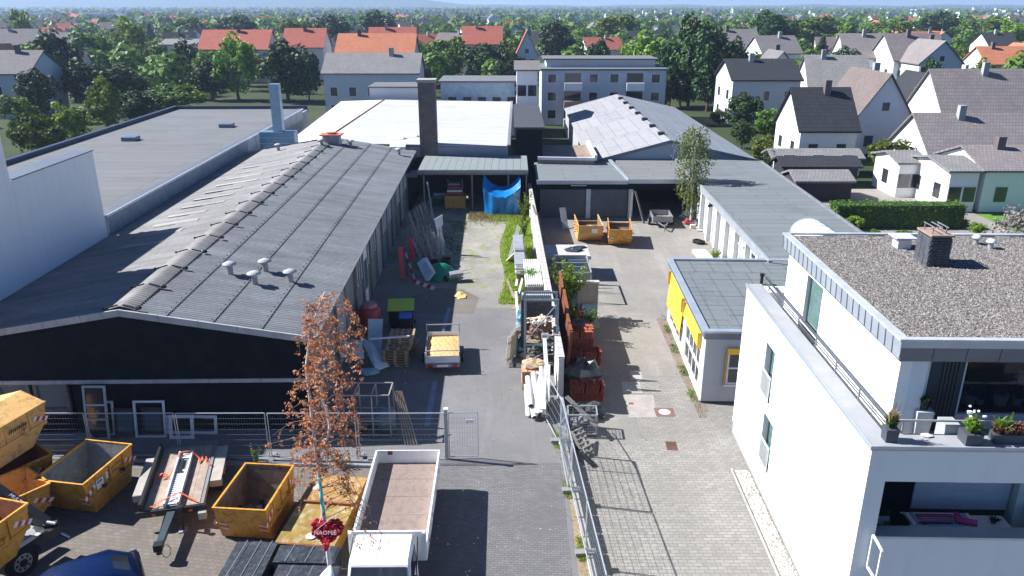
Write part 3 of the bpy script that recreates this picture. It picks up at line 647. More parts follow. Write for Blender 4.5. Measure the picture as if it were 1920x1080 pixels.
# blue tarpaulin hung in the shed bay
mb = MB(); nx, nz = 26, 26; W0 = 3.0
for j in range(nz + 1):
    v = j / nz
    for i in range(nx + 1):
        u = i / nx; x = -.15 - 1.15 + W0 * u - 1.05 + (.12 * math.sin(v * 5) * (u - .5))
        sag = 1.1 * max(0, 1 - (2 * u - 1) ** 2) ** .8 * (1.0); top = 3.2 - sag
        vv = 0 if v < 0 else v; z = (top * (1 - .25 * v / .38)) if v < .38 else (top * .75 + (.08 - top * .75) * ((v - .38) / .62) ** .9); y = 64.5 - 1.75 * min(1, (v / .38) ** 1.2) * (.72 + .28 * math.sin(u * math.pi)) - .07 * math.sin(u * 17 + v * 5) * v - .05 * math.sin(u * 31) * v
        mb.v.append((x, y, z))
mb.f = [(j * (nx + 1) + i, j * (nx + 1) + i + 1, (j + 1) * (nx + 1) + i + 1, (j + 1) * (nx + 1) + i) for j in range(nz) for i in range(nx)]; mb.sm = True
obj('tarpaulin', mb, BLUET, label='bright blue tarpaulin hanging over a load in the right bay of the shed', cat='tarpaulin')
t2 = thing('red_hand_truck', 'small red stake standing in front of the blue tarpaulin', 'stake', tuple(P(935, 398)))
mb = MB(); mb.bar((0, 0, 0), (.12, .1, .8), .07); obj('shaft', mb, REDD, t2); mb = MB(); mb.bar((-.1, 0, .02), (.25, 0, .02), .08); obj('foot', mb, BLACK, t2)
# ================================================================== RIGHT YARD BUILDINGS
# --- row of two roller doors and an open bay
GY = 63.9
t = thing('garage_row', 'dark garage row with two roller doors and open bay behind the yellow skips', 'garages', (0, 0, ZR))
def z_at(px, py, Y): return HY(px, py, Y).z - ZR
xa, xb, xc, xd = 2.15, 6.35, 9.95, 15.2
TZ = 3.1
for (a, b, nm) in ((xa + .2, xb - .15, 0), (xb + .25, xc - .25, 1)):
    mb = MB(); mb.box(a, b, GY + .1, GY + .16, 0, 2.45); d = obj('roller_door', mb, mat('roller_door_grey', (.085, .095, .105), .6) if nm == 0 else bpy.data.materials['roller_door_grey'], t)
    for k in range(14):
        m2 = MB(); m2.box(a + .02, b - .02, GY + .07, GY + .1, k * .175 + .01, k * .175 + .155); obj('slat', m2, bpy.data.materials['roller_door_grey'], d)
for x in (xb + .05, xc):
    mb = MB(); mb.box(x - .19, x + .19, GY - .05, GY + .15, 0, 2.5); obj('pillar', mb, mat('blue_white_pillar', (.50, .53, .56), .8) if x < 8 else bpy.data.materials['blue_white_pillar'], t)
mb = MB(); mb.box(xa, xd, GY, GY + .2, 2.5, TZ); obj('lintel', mb, DARKCL, t)
mb = MB(); mb.box(4.9, 6.2, GY - .06, GY, 2.78, 2.84); obj('lamp_strip', mb, WHITEP, t)
mb = MB(); mb.box(xa, xd, GY + 5.8, GY + 6, 0, TZ); mb.box(xc + .0, xc + .15, GY + .2, GY + 5.8, 0, TZ); mb.box(xa, xa + .15, GY + .2, GY + 5.8, 0, TZ); obj('rear_wall', mb, DARKCL, t)
yb0, yb1 = GY - .25, 71.6
mb = MB(); mb.box(xa - .1, 9.6, yb0, yb1, TZ, TZ + .16); obj('roof', mb, BIT, t)
mb = MB(); mb.box(9.63, 17.3, yb0 - .02, yb1 + 1.0, TZ + .05, TZ + .27); obj('rear_roof', mb, bitumen('stained_roofing_felt', (.17, .175, .17), 6, 1.1), t)
mb = MB(); mb.box(xa - .1, 9.6, yb0 - .07, yb0, TZ - .12, TZ + .2); obj('roof_edge', mb, ZINC, t)
mb = MB(); mb.box(9.63, 15.2, yb0 - .1, yb0 - .02, TZ - .05, TZ + .3); obj('roof_edge', mb, ZINC, t)
mb = MB(); mb.poly([(9.6, yb0, TZ + .3), (9.75, yb0, TZ + .3), (9.2, yb1, TZ + .45), (8.9, yb1, TZ + .45)], .15); obj('roof_upstand', mb, ZINC, t)
# brown gravel flat roof piece behind the row
t = thing('brown_flat_roof', 'small flat roof covered in brown leaves behind the garage row', 'flat roof', (0, 0, 0))
a, b, c, d = P(1008, 298, 3.2), P(1115, 300, 3.2), P(1100, 272, 3.2), P(1008, 272, 3.2)
mb = MB(); mb.poly([a, b, c, d], 3.4); obj('roof', mb, mat('brown_leaf_roof', (.26, .20, .16), .95, var=.3, dirt=(.30, .15, .07), dirt_scale=.7), t)
mb = MB(); mb.bar(Vector(a) + Vector((0, 0, .08)), Vector(b) + Vector((0, 0, .08)), .2, .25); mb.bar(Vector(b) + Vector((.1, 0, .2)), Vector(c) + Vector((.1, 0, .2)), .25, .5); obj('parapet', mb, WHITEP, t)
# --- gable hall behind
t = thing('gabled_hall', 'hall with pale grey roof and blue white brick gable behind the garages', 'hall', (0, 0, 0))
GYY = 72.6
gl, gp, gr = HY(1112, 300, GYY), HY(1256, 262, GYY), HY(1413, 297, GYY)
zb = HY(1256, 304, GYY).z
bx0 = gl.x; far = 112
dx = -.02
slopeL = (gp.z - gl.z) / (gp.x - gl.x); slopeR = (gp.z - gr.z) / (gr.x - gp.x)
mb = MB(); mb.box(gl.x, gr.x, GYY + .2, far, ZR, gl.z - .1); obj('wall', mb, PLGREY, t)
mb = MB(); mb.poly([(gl.x, GYY, ZR), (gr.x, GYY, ZR), (gr.x, GYY, gr.z - .1), (gp.x, GYY, gp.z - .1), (gl.x, GYY, gl.z - .1)], .2, (0, 1, 0)); obj('gable_wall', mb, SLATEW, t)
# brick courses on the gable as real thin bricks (large blocks)
zc = gl.z - .45; row = 0; blk = MB().box(-.48, .48, -.02, .0, 0, .17).mesh('brick', SLATEW); nb = 0
while zc < gp.z - .4:
    xL = gl.x + max(0, (zc + .35 - gl.z) / slopeL) + .15; xR = gr.x - max(0, (zc + .35 - gr.z) / slopeR) - .15
    x = xL + .5 * (row % 2) * .5 + .5
    while x < xR - .5 and nb < 290:
        o = obj('brick', blk, None, t, loc=(x, GYY - .003, zc)); nb += 1; x += 1.0
    zc += .20; row += 1
lp = gl.x - .25; rp = gr.x + .25; zl = gl.z - .25 * slopeL; zrr = gr.z - .25 * slopeR
# left slope in strips, right slope in strips
for k in range(10):
    ya = GYY - .3 + (far - GYY) * k / 10; yb = GYY - .3 + (far - GYY) * (k + 1) / 10 - .03
    mb = MB(); mb.poly([(lp, ya, zl), (gp.x, ya, gp.z), (gp.x, yb, gp.z), (lp, yb, zl)], .12); obj('roof_strip', mb, BITL if k else globals().setdefault('BITL', bitumen('pale_felt', (.27, .27, .28), 1.2, 9)), t)
    mb = MB(); mb.poly([(gp.x, ya, gp.z), (rp, ya, zrr), (rp, yb, zrr), (gp.x, yb, gp.z)], .12); obj('roof_strip', mb, BITS if k else globals().setdefault('BITS', bitumen('slate_felt', (.20, .225, .25), 1.0, 7, 0)), t)
mb = MB(); mb.poly([(lp, GYY - .38, zl + .02), (gp.x, GYY - .38, gp.z + .02), (rp, GYY - .38, zrr + .02), (rp, GYY - .38, zrr - .28), (gp.x, GYY - .38, gp.z - .28), (lp, GYY - .38, zl - .28)][::-1], .07, (0, 1, 0)); obj('barge_board', mb, ZINCD, t)
for i in range(7):
    f = i / 6.0; y = 76 + 30 * f ** 1.0; mb = MB(); mb.box(gp.x - .5, gp.x + .1, y - .3, y + .3, gp.z - .05, gp.z + .2); v = obj('ridge_vent', mb, BLACK, t)
# --- long garage building on the right with big flat roof
t = thing('long_garage', 'long garage block with grey felt roof and row of grey doors on the right', 'garages', (0, 0, 0))
z1 = 3.1
A = P(1313.7, 348.7, z1); B = P(1431, 478.7, z1); dirv = (B - A).normalized(); B = B + dirv * 1.2
Cc = P(1617, 438, z1); D = P(1427, 303, z1); dv2 = (Cc - D).normalized(); C2 = Cc + dv2 * 9
rl = [(A.x, A.y), (A.x + .03 * 9, 71.8), (D.x, D.y + .3), (Cc.x, Cc.y), (C2.x, C2.y), (B.x, B.y)]
rl = ccw(rl)
quadprism('roof', rl, z1 - .2, z1, BITR := bitumen('garage_felt', (.155, .172, .178), 5.0, 1.0, 0), t)
quadprism('body', ccw([(A.x + .55, A.y), (A.x + .6, 71), (D.x - .3, D.y), (C2.x - .3, C2.y + .3), (B.x + .55, B.y + .2)]), ZR, z1 - .25, PLGREY, t)
# fascia along the left edge
mb = MB(); mb.bar((A.x, A.y, z1 - .16), (B.x, B.y, z1 - .16), .05, .5); obj('fascia', mb, mat('grey_fascia', (.26, .275, .29), .7), t)
mb = MB(); mb.bar((A.x + .03, A.y, z1 + .04), (B.x + .03, B.y, z1 + .04), .16, .08); obj('roof_trim', mb, ZINC, t)
mb = MB(); mb.bar((D.x, D.y, z1 + .04), (C2.x, C2.y, z1 + .04), .16, .1); obj('roof_trim', mb, GALVD, t)
wv = (B - A).normalized(); perp = Vector((wv.y, -wv.x, 0)); 
if perp.x < 0: perp = -perp
Lg = (B - A).length; nd = 7
for i in range(nd):
    s0 = Lg * i / nd; s1 = Lg * (i + 1) / nd; p = A + wv * s0 + perp * .12; q = A + wv * s1 + perp * .12
    mb = MB(); a_ = A + wv * s0 + perp * .30; mb.bar((a_.x, a_.y, ZR), (a_.x, a_.y, z1 - .3), .42, .42, up=(wv.x, wv.y, 0)); obj('pillar', mb, PLWHITE if i else WHITEP, t)
    a_ = A + wv * (s0 + .25) + perp * .42; b_ = A + wv * (s1 - .25) + perp * .42
    mb = MB(); mb.bar((a_.x, a_.y, ZR + 1.45), (b_.x, b_.y, ZR + 1.45), .06, 2.9); d = obj('garage_door', mb, mat('pale_grey_door', (.40, .41, .41), .75) if i == 0 else bpy.data.materials['pale_grey_door'], t)
    for k in range(1, 4):
        c_ = a_.lerp(b_, k / 4) - perp * .03; m2 = MB(); m2.bar((c_.x, c_.y, ZR + .05), (c_.x, c_.y, ZR + 2.8), .03, .03); obj('door_seam', m2, GALVD, d)
for (px, py) in ((1338, 385),):
    c = P(px, py, 2.75); mb = MB(); mb.cyl((c.x - .1, c.y, 2.75), (c.x - .4, c.y, 2.7), .11, n=8); obj('wall_lamp', mb, BLACK, t)
c = P(1404, 462, 2.75); mb = MB(); mb.box(c.x - .4, c.x - .25, c.y - .1, c.y + .9, 2.62, 2.74); obj('strip_lamp', mb, WHITEP, t)
# barrel roof light
c = P(1520, 437, z1); mb = MB(); n = 12; Lb = 3.4
for j in range(9):
    yy = c.y - 3.2 + j * Lb / 8
    for i in range(n + 1):
        a = math.pi * i / n; rr = 1.12 * (1 if 0 < j < 8 else .96); mb.v.append((c.x + math.cos(a) * rr - .1, yy, z1 + math.sin(a) * rr * .8))
mb.f = [(j * (n + 1) + i, j * (n + 1) + i + 1, (j + 1) * (n + 1) + i + 1, (j + 1) * (n + 1) + i) for j in range(8) for i in range(n)]
mb.f += [tuple(range(n + 1)), tuple(range(8 * (n + 1), 9 * (n + 1)))[::-1]]
bl = obj('barrel_rooflight', mb, mat('milky_plastic', (.68, .74, .68), .4), t)
for j in range(5):
    m2 = MB(); yy = c.y - 3.2 + j * Lb / 4; m2.tube([(c.x + math.cos(math.pi * i / n) * 1.14 - .1, yy, z1 + math.sin(math.pi * i / n) * 1.14 * .8) for i in range(n + 1)], .02, 4); obj('rib', m2, ALU, bl)

# --- building with yellow blinds
YR = rad(-2.1)
o0 = P(1313, 756, ZR)
t = thing('office_pavilion', 'single storey white office with yellow sun blinds and grey flat roof', 'office', (o0.x, o0.y, ZR), YR)
Ly, Wy, Hy = 10.15, 8.5, 3.55
mb = MB(); mb.box(.05, Wy, Ly - .2, Ly, .0, Hy - .3); obj('rear_wall', mb, PLGREY, t); mb = MB(); mb.box(.0, Wy, 0, .2, .12, Hy - .3); obj('wall', mb, PLGREYW := mat('grey_render', (.40, .42, .44), .85, var=.05), t)
mb = MB(); mb.box(.03, Wy, .02, .2, 0, .12); obj('plinth', mb, BITM, t)
# left wall with openings: pieces
mb = MB()
win = [(.95, 4.55), (5.35, 9.35)]
for (a, b) in ((0.2, .95), (4.55, 5.35), (9.35, Ly - .2)): mb.box(0, .2, a, b, 0, Hy - .3)
for (a, b) in win: mb.box(0, .2, a, b, 0, .22); mb.box(0, .2, a, b, 3.0, Hy - .3)
obj('side_wall', mb, PLWHITE, t)
mb = MB(); mb.box(Wy - .2, Wy, .2, Ly - .2, 0, Hy - .3); mb.box(.2, Wy - .2, .2, Ly - .2, 0, .1); obj('inner_floor', mb, CONC, t)
for wi, (a, b) in enumerate(win):
    mb = MB(); mb.box(.05, .12, a, b, .22, .30); mb.box(.05, .12, a, b, 2.92, 3.0); mb.box(.05, .12, a, b, 1.12, 1.28)
    nn = 4
    for k in range(nn + 1):
        y = a + (b - a) * k / nn; mb.box(.05, .12, max(a, y - .05), min(b, y + .05), .30, 2.92)
    mb.box(.05, .12, a, b, 2.1, 2.17)
    f = obj('window', mb, WHITEF, t)
    for k in range(nn):
        y = a + (b - a) * k / nn; y2 = a + (b - a) * (k + 1) / nn
        for (za, zb2) in ((.30, 1.12), (1.28, 2.1), (2.17, 2.92)):
            m2 = MB(); m2.box(.08, .09, y + .05, y2 - .05, za, zb2); obj('pane', m2, GLASS, f)
    # awning (blind), near one rolled up high, far one let down
    if wi == 0:
        mb = MB(); mb.poly([(-.03, a - .1, 3.05), (-.03, b + .1, 3.05), (-.16, b + .1, 2.42), (-.16, a - .1, 2.42)], .02, (-1, 0, 0)); aw = obj('blind', mb, AWN, t, label='short yellow blind pulled mostly up, near window')
    else:
        mb = MB(); mb.poly([(-.03, a - .1, 3.05), (-.03, b + .15, 3.05), (-.16, b + .15, 1.15), (-.16, a - .1, 1.15)], .02, (-1, 0, 0)); aw = obj('blind', mb, AWN, t, label='long yellow blind let down over the far window')
    for y in (a - .12, b + .13):
        m2 = MB(); m2.box(-.2, 0, y - .03, y + .03, 2.35, 3.1); obj('blind_arm', m2, mat('ochre_arm', (.55, .32, .03), .6) if 'ochre_arm' not in bpy.data.materials else bpy.data.materials['ochre_arm'], aw)
# front window
mb = MB(); mb.box(1.02, 1.10, -.03, .05, 1.0, 2.6); mb.box(3.6, 3.68, -.03, .05, 1.0, 2.6); mb.box(1.10, 3.6, -.03, .05, 1.0, 1.08); mb.box(1.10, 3.6, -.03, .05, 2.5, 2.6); mb.box(1.10, 3.6, -.03, .05, 1.75, 1.82)
f = obj('front_window', mb, WHITEF, t)
for (za, zb2) in ((1.08, 1.75), (1.82, 2.5)): m2 = MB(); m2.box(1.10, 3.6, -.012, -.006, za, zb2); obj('pane', m2, GLASS, f)
mb = MB(); mb.box(.95, 3.7, -.14, -.03, 2.5, 2.78); obj('blind_box', mb, AWN, t)
mb = MB(); mb.box(.92, 3.75, -.12, 0, .92, 1.0); obj('window_sill', mb, ALU, t)
mb = MB(); mb.box(.92, .98, -.1, 0, 1.0, 2.5); obj('blind_rail', mb, bpy.data.materials['ochre_arm'], t)
# roof
mb = MB(); mb.box(-.12, Wy, -.12, .0, Hy - .34, Hy - .02); mb.box(-.12, 0, .0, Ly + .12, Hy - .34, Hy - .02); mb.box(0, Wy, Ly, Ly + .12, Hy - .34, Hy - .02); obj('fascia', mb, ZINCD, t)
mb = MB(); mb.box(-.2, Wy, -.2, .1, Hy - .02, Hy + .08); mb.box(-.2, .1, .1, Ly + .2, Hy - .02, Hy + .08); mb.box(.1, Wy, Ly - .1, Ly + .2, Hy - .02, Hy + .08); obj('roof_trim', mb, ZINC, t)
mb = MB(); mb.box(.0, Wy, .0, Ly, Hy - .3, Hy - .06); obj('roof_base', mb, BITM, t)
y = .14; r = 0
while y < Ly - .3:
    x = .14 - (r % 2) * .0; off = ru(.6, 1.4); first = True
    while x < Wy:
        x2 = min(Wy, x + (off if first else ru(1.5, 2.1))); first = False
        dz = ru(0, .012); mb = MB(); mb.box(x, x2 - .02, y, min(Ly - .12, y + .62) - .02, Hy - .058, Hy - .03 + dz); obj('roofing_sheet', mb, BITB, t); x = x2
    y += .62; r += 1
mb = MB(); mb.cyl((4.0, 6.3, Hy - .05), (4.0, 6.3, Hy + .5), .08, n=10); mb.cyl((4.0, 6.3, Hy + .42), (4.0, 6.3, Hy + .55), .12, n=10); obj('vent_pipe', mb, BLACK, t)

# --- white apartment building
WR = rad(-1.35)
WX, WY = 9.0, 16.9
t = thing('apartment_house', 'white rendered apartment house with terrace, balconies and pebble covered roof', 'apartment house', (WX, WY, ZR), WR)
M_W = Matrix.Translation((WX, WY, ZR)) @ Matrix.Rotation(WR, 4, 'Z'); M_Wi = M_W.inverted()
LW = 12.0; TP = 6.65; TF = 6.0     # parapet top, terrace floor (above its own ground)
def wl(v): return M_Wi @ Vector(v)
XE = 16.0
# lower left wall with two windows
wins = [(7.85, 8.85, 3.55, 5.55), (7.1, 8.2, 1.15, 3.05)]
def wall_with_holes(x0, x1, ylo, yhi, zlo, zhi, holes, m, name, par):
    mb = MB(); ys = sorted({ylo, yhi} | {h[0] for h in holes} | {h[1] for h in holes}); zs = sorted({zlo, zhi} | {h[2] for h in holes} | {h[3] for h in holes})
    for i in range(len(ys) - 1):
        for k in range(len(zs) - 1):
            cy, cz = (ys[i] + ys[i + 1]) / 2, (zs[k] + zs[k + 1]) / 2
            if any(h[0] < cy < h[1] and h[2] < cz < h[3] for h in holes): continue
            mb.box(x0, x1, ys[i], ys[i + 1], zs[k], zs[k + 1])
    return obj(name, mb, m, par)
wall_with_holes(0, .35, .36, LW, .55, TP - .1, wins, PLWHITE, 'side_wall', t)
mb = MB(); mb.box(.03, .35, .0, LW, 0, .55); obj('plinth', mb, PLGREY, t)
mb = MB(); mb.box(.36, XE, LW - .3, LW, 0, TP - .1); obj('rear_wall', mb, PLWHITE, t)
for (a, b, c, d) in wins:
    mb = MB(); mb.box(.2, .27, a, b, c, c + .07); mb.box(.2, .27, a, b, d - .07, d); mb.box(.2, .27, a, a + .07, c, d); mb.box(.2, .27, b - .07, b, c, d); mb.box(.2, .27, (a + b) / 2 - .04, (a + b) / 2 + .04, c, d)
    f = obj('window', mb, ANTH if 'ANTH' in globals() else globals().setdefault('ANTH', mat('anthracite_frame', (.05, .055, .06), .4)), t)
    m2 = MB(); m2.box(.23, .24, a + .07, b - .07, c + .07, d - .07); obj('pane', m2, mat('greenish_glass', (.10, .17, .16), .1, var=.3) if 'greenish_glass' not in bpy.data.materials else bpy.data.materials['greenish_glass'], f)
    mb = MB(); mb.box(-.08, .3, a - .05, b + .05, c - .05, c); obj('window_sill', mb, ALU, t)
    # balustrade
    mb = MB(); mb.bar((-.06, a, c + 1.0), (-.06, b, c + 1.0), .04); mb.bar((-.06, a, c + .12), (-.06, b, c + .12), .03); rl_ = obj('window_railing', mb, WHITEP, t)
    for k in range(13): m2 = MB(); yy = a + (b - a) * k / 12; m2.bar((-.06, yy, c + .12), (-.06, yy, c + 1.0), .02); obj('baluster', m2, WHITEP, rl_)
# front wall: balcony opening
bz0, bz1 = 3.95, 5.62; bx0, bx1 = .47, 4.6
mb = MB(); mb.box(0, XE, 0, .35, bz1, TP - .1); mb.box(0, bx0, 0, .35, .0, bz1); mb.box(bx0, XE, 0, .35, .6, bz0 - .05); obj('front_wall', mb, renderwall('front_render', (.66, .70, .70)), t)
mb = MB(); mb.box(.05, bx0, 1.9, 2.1, 2.8, bz1); mb.box(bx0, XE, 1.9, 2.1, 2.8, bz1 - .05); obj('balcony_back_wall', mb, DARKCL, t)
mb = MB(); mb.box(bx0, XE, .35, 1.9, 2.7, 2.85); obj('balcony_floor', mb, CONC, t)
mb = MB(); mb.box(bx0, XE, .35, 1.9, bz1 + .02, bz1 + .15); obj('balcony_ceiling', mb, PLGREY, t)
mb = MB(); mb.box(bx0 + .02, XE, -.04, .42, bz0 - .05, bz0 + .02); obj('balcony_coping', mb, ZINC, t)
mb = MB(); mb.box(bx0 - .08, bx0, .36, 1.9, 2.85, bz1); obj('balcony_side_wall', mb, DARKCL, t)
# roller shutter on the balcony: slats
mb = MB(); mb.box(2.25, 4.98, 1.82, 1.9, 5.45, 5.6); sh = obj('roller_shutter', mb, ALU, t)
for k in range(32):
    m2 = MB(); m2.box(2.28, 4.95, 1.80, 1.86, 5.45 - (k + 1) * .06 + .008, 5.45 - k * .06); obj('slat', m2, SHUT, sh)
mb = MB(); mb.box(2.28, 4.95, 1.86, 1.9, 3.3, 4.5); obj('balcony_glass', mb, GLASS, t)
mb = MB(); mb.box(5.0, 5.2, 1.55, 1.9, 2.85, bz1); obj('pier', mb, PLCREAMG := mat('pale_green_render', (.45, .52, .48), .85), t)
mb = MB(); mb.box(5.25, 5.9, 1.7, 1.9, 2.85, bz1); obj('pier', mb, PLCREAMG, t)
# terrace slab, coping (wide), railing
mb = MB(); mb.box(.35, XE, .35, LW - .3, TF - .3, TF); obj('terrace_floor', mb, CONCL, t)
mb = MB(); mb.box(-.06, .55, .62, LW, TP - .1, TP); mb.box(-.06, XE, -.06, .62, TP - .1, TP); obj('parapet_coping', mb, mat('coping_sheet', (.34, .35, .36), .6, .2, var=.1), t)
mb = MB(); mb.box(-.07, -.03, -.07, LW, TP - .06, TP + .03); mb.box(-.03, XE, -.07, -.03, TP - .06, TP + .03); obj('coping_lip', mb, ZINC, t)
mb = MB(); mb.box(.35, .55, .62, LW - .3, TF, TP - .1); mb.box(.35, XE, .35, .62, TF, TP - .1); obj('parapet_inner', mb, PLGREY, t)
# railing
rail = MB(); rail.bar((.62, .7, TP + .34), (.62, LW - .2, TP + .34), .05); rail.bar((.62, .7, TP + .12), (.62, LW - .2, TP + .12), .03); R_ = obj('railing', rail, mat('dark_rail', (.09, .10, .11), .4, .5), t)
for k in range(7):
    m2 = MB(); y = .75 + k * 1.75; m2.bar((.62, y, TP - .15), (.62, y, TP + .34), .04); m2.bar((.62, y, TP - .05), (.3, y, TP - .05), .02); obj('rail_post', m2, GALVD, R_)
rail = MB(); rail.bar((.62, .66, TP + .36), (XE, .66, TP + .36), .045); R2 = obj('railing', rail, GALV, t)
for k in range(8):
    m2 = MB(); x = 1.0 + k * 1.8; m2.bar((x, .66, TP - .1), (x, .66, TP + .36), .035); obj('rail_post', m2, GALV, R2)
# rear-left return of the terrace
mb = MB(); mb.box(.55, 1.6, LW - .9, LW - .3, TF, TP - .02); obj('rear_upstand', mb, PLWHITE, t)
# upper storey
uz1 = 9.05; up = wl((10.05, 18.25, 0)); ux, uy = up.x, up.y; uy1 = wl((10.3, 27.5, 0)).y
uw = [(uy1 - 3.6, uy1 - 2.1, 6.45, 8.25)]
wall_with_holes(ux, ux + .3, uy, uy1, TF, uz1 - .62, uw, PLWHITE, 'upper_side_wall', t)
for (a, b, c, d) in uw:
    mb = MB(); mb.box(ux + .12, ux + .2, a, b, c, c + .08); mb.box(ux + .12, ux + .2, a, b, d - .08, d); mb.box(ux + .12, ux + .2, a, a + .08, c, d); mb.box(ux + .12, ux + .2, b - .08, b, c, d); f = obj('window', mb, ANTH, t)
    m2 = MB(); m2.box(ux + .15, ux + .16, a + .08, b - .08, c + .08, d - .08); obj('pane', m2, bpy.data.materials['greenish_glass'], f)
    mb = MB(); mb.box(ux - .1, ux + .15, a - .1, b + .1, c - .12, c - .01); obj('window_sill', mb, ANTH, t)
mb = MB(); mb.box(ux + .3, XE, uy1 - .3, uy1, TF, uz1 - .62); obj('upper_rear_wall', mb, PLWHITE, t)
# front of the upper storey: pillar, recess, dark panel, big window
UYR = uy + .55
mb = MB(); mb.box(ux + .3, ux + .72, uy, uy + .3, TF, uz1 - .62); mb.box(ux + .62, ux + .95, uy + .3, UYR + .3, TF, uz1 - .62); obj('front_pier', mb, bpy.data.materials['front_render'], t)
mb = MB(); mb.box(ux + .95, ux + 2.0, UYR, UYR + .2, TF, uz1 - .62); dp = obj('dark_panel', mb, mat('anthracite_panel', (.035, .042, .055), .6), t)
for k in range(5): m2 = MB(); x = ux + 1.85 - k * .1; m2.box(x - .02, x + .02, UYR - .04, UYR, TF, uz1 - .7); obj('panel_rib', m2, ANTH, dp)
mb = MB(); mb.box(ux + 2.0, XE, UYR + .05, UYR + .2, uz1 - .72, uz1 - .62); mb.box(ux + 2.0, ux + 2.08, UYR + .05, UYR + .2, TF + .5, uz1 - .72); mb.box(ux + 2.0, XE, UYR + .0, UYR + .2, TF + .05, TF + .5)
f = obj('terrace_window', mb, bpy.data.materials['front_render'], t); m2 = MB(); m2.box(ux + 2.08, XE, UYR + .1, UYR + .12, TF + .5, uz1 - .72)
gcl = NG('clear_pane'); gcl.fin((.02, .025, .03), .03); _t = gcl.n('ShaderNodeBsdfTransparent'); _m = gcl.n('ShaderNodeMixShader'); _m.inputs[0].default_value = .45; gcl.l(gcl.b.outputs[0], _m.inputs[2]); gcl.l(_t.outputs[0], _m.inputs[1]); gcl.l(_m.outputs[0], gcl.out.inputs[0])
obj('pane', m2, gcl.m, f)
mb = MB(); mb.box(ux + 2.0, XE, UYR + .2, UYR + .6, TF + .3, TF + .62); obj('inner_sill', mb, DARKCL, t)
mb = MB(); mb.box(ux + 2.0, XE, UYR + 1.6, UYR + 1.7, TF, uz1 - .7); mb.box(ux + .9, ux + 1.0, UYR + .2, UYR + 1.6, TF, uz1 - .7); obj('inner_wall', mb, DARKCL, t)
# roof: slab, gravel, zinc fascia panels one by one
rx0, ry0, ry1 = ux - .2, uy - .25, uy1 + .2
mb = MB(); mb.box(rx0 + .05, XE, ry0 + .05, ry1 - .05, uz1 - .62, uz1 - .1); obj('roof_slab', mb, ZINCD, t)
mb = MB(); mb.box(rx0 + .1, XE, ry0 + .1, ry1 - .1, uz1 - .1, uz1 - .05); obj('roof_gravel_bed', mb, RGRAV, t)
stones('roof_pebbles', lambda: (ru(rx0 + .2, XE - 2), ru(ry0 + .15, ry1 - .15)), 26000, .018, .038, PEB, uz1 - .05, t)
npn = 22
for k in range(npn):
    y0 = ry0 + (ry1 - ry0) * k / npn; y1_ = ry0 + (ry1 - ry0) * (k + 1) / npn
    mb = MB(); mb.poly([(rx0 - .02, y0 + .012, uz1 - .02), (rx0 - .02, y1_ - .012, uz1 - .02), (rx0 + .02, y1_ - .012, uz1 - .56), (rx0 + .02, y0 + .012, uz1 - .56)], .03, (1, 0, 0)); pn = obj('fascia_panel', mb, ZINC, t)
    m2 = MB(); m2.bar((rx0 - .03, y1_, uz1 - .02), (rx0 + .0, y1_, uz1 - .56), .014, .02); obj('seam', m2, ZINCD, pn)
npn = 18
for k in range(npn):
    x0 = rx0 + (XE - rx0) * k / npn; x1_ = rx0 + (XE - rx0) * (k + 1) / npn
    mb = MB(); mb.poly([(x0 + .01, ry0 - .02, uz1 - .2), (x1_ - .01, ry0 - .02, uz1 - .2), (x1_ - .01, ry0 + .02, uz1 - .58), (x0 + .01, ry0 + .02, uz1 - .58)], .03, (0, 1, 0)); obj('fascia_panel', mb, ZINCD, t)
mb = MB(); mb.box(rx0 - .08, rx0 + .16, ry0 - .08, ry1, uz1 - .02, uz1 + .04); mb.box(rx0 + .16, XE, ry0 - .08, ry0 + .1, uz1 - .02, uz1 + .04); mb.box(rx0 + .16, XE, ry1 - .12, ry1 + .05, uz1 - .02, uz1 + .04); obj('roof_edge', mb, GALVE := mat('pale_zinc_edge', (.50, .53, .55), .5, .3), t)
mb = MB(); mb.box(rx0 - .04, XE, ry0 - .06, ry0 - .02, uz1 - .2, uz1 - .02); obj('roof_edge_front', mb, ZINC, t)
# chimney of dark slate shingles, one by one
cb = wl(P(1737.5, 497.5, uz1 + ZR)); c2 = wl(P(1777, 497.5, uz1 + ZR)); cw = c2.x - cb.x; cd = .95; chh = .95
mb = MB(); mb.box(cb.x + .03, cb.x + cw - .03, cb.y + .03, cb.y + cd - .03, uz1 - .1, uz1 + chh); ch = obj('chimney', mb, BLACK, t)
rows_ = 11
for r in range(rows_):
    z0 = uz1 - .05 + r * (chh) / rows_; z1_ = z0 + chh / rows_ - .012
    for k in range(3):
        x0 = cb.x + cw * k / 3 + (.04 if r % 2 else 0); x1_ = x0 + cw / 3 - .015; m2 = MB(); m2.box(x0, min(x1_, cb.x + cw), cb.y - ru(0, .01), cb.y + .03, z0, z1_); obj('shingle', m2, BRICKD, ch)
        y0 = cb.y + .03 + (cd - .06) * k / 3; y1_ = y0 + (cd - .06) / 3 - .015; m2 = MB(); m2.box(cb.x - ru(0, .01), cb.x + .03, y0, y1_, z0, z1_); obj('shingle', m2, BRICKD, ch)
mb = MB(); mb.box(cb.x - .03, cb.x + cw + .03, cb.y - .03, cb.y + cd + .03, uz1 + chh, uz1 + chh + .06); obj('chimney_top', mb, TERRAG := mat('chimney_top_brown', (.30, .22, .18), .9), ch)
mb = MB()
for (a, b) in ((.1, .2), (cw - .15, .2), (.1, cd - .2), (cw - .15, cd - .2)): mb.bar((cb.x + a, cb.y + b, uz1 + chh + .06), (cb.x + a, cb.y + b, uz1 + chh + .28), .03)
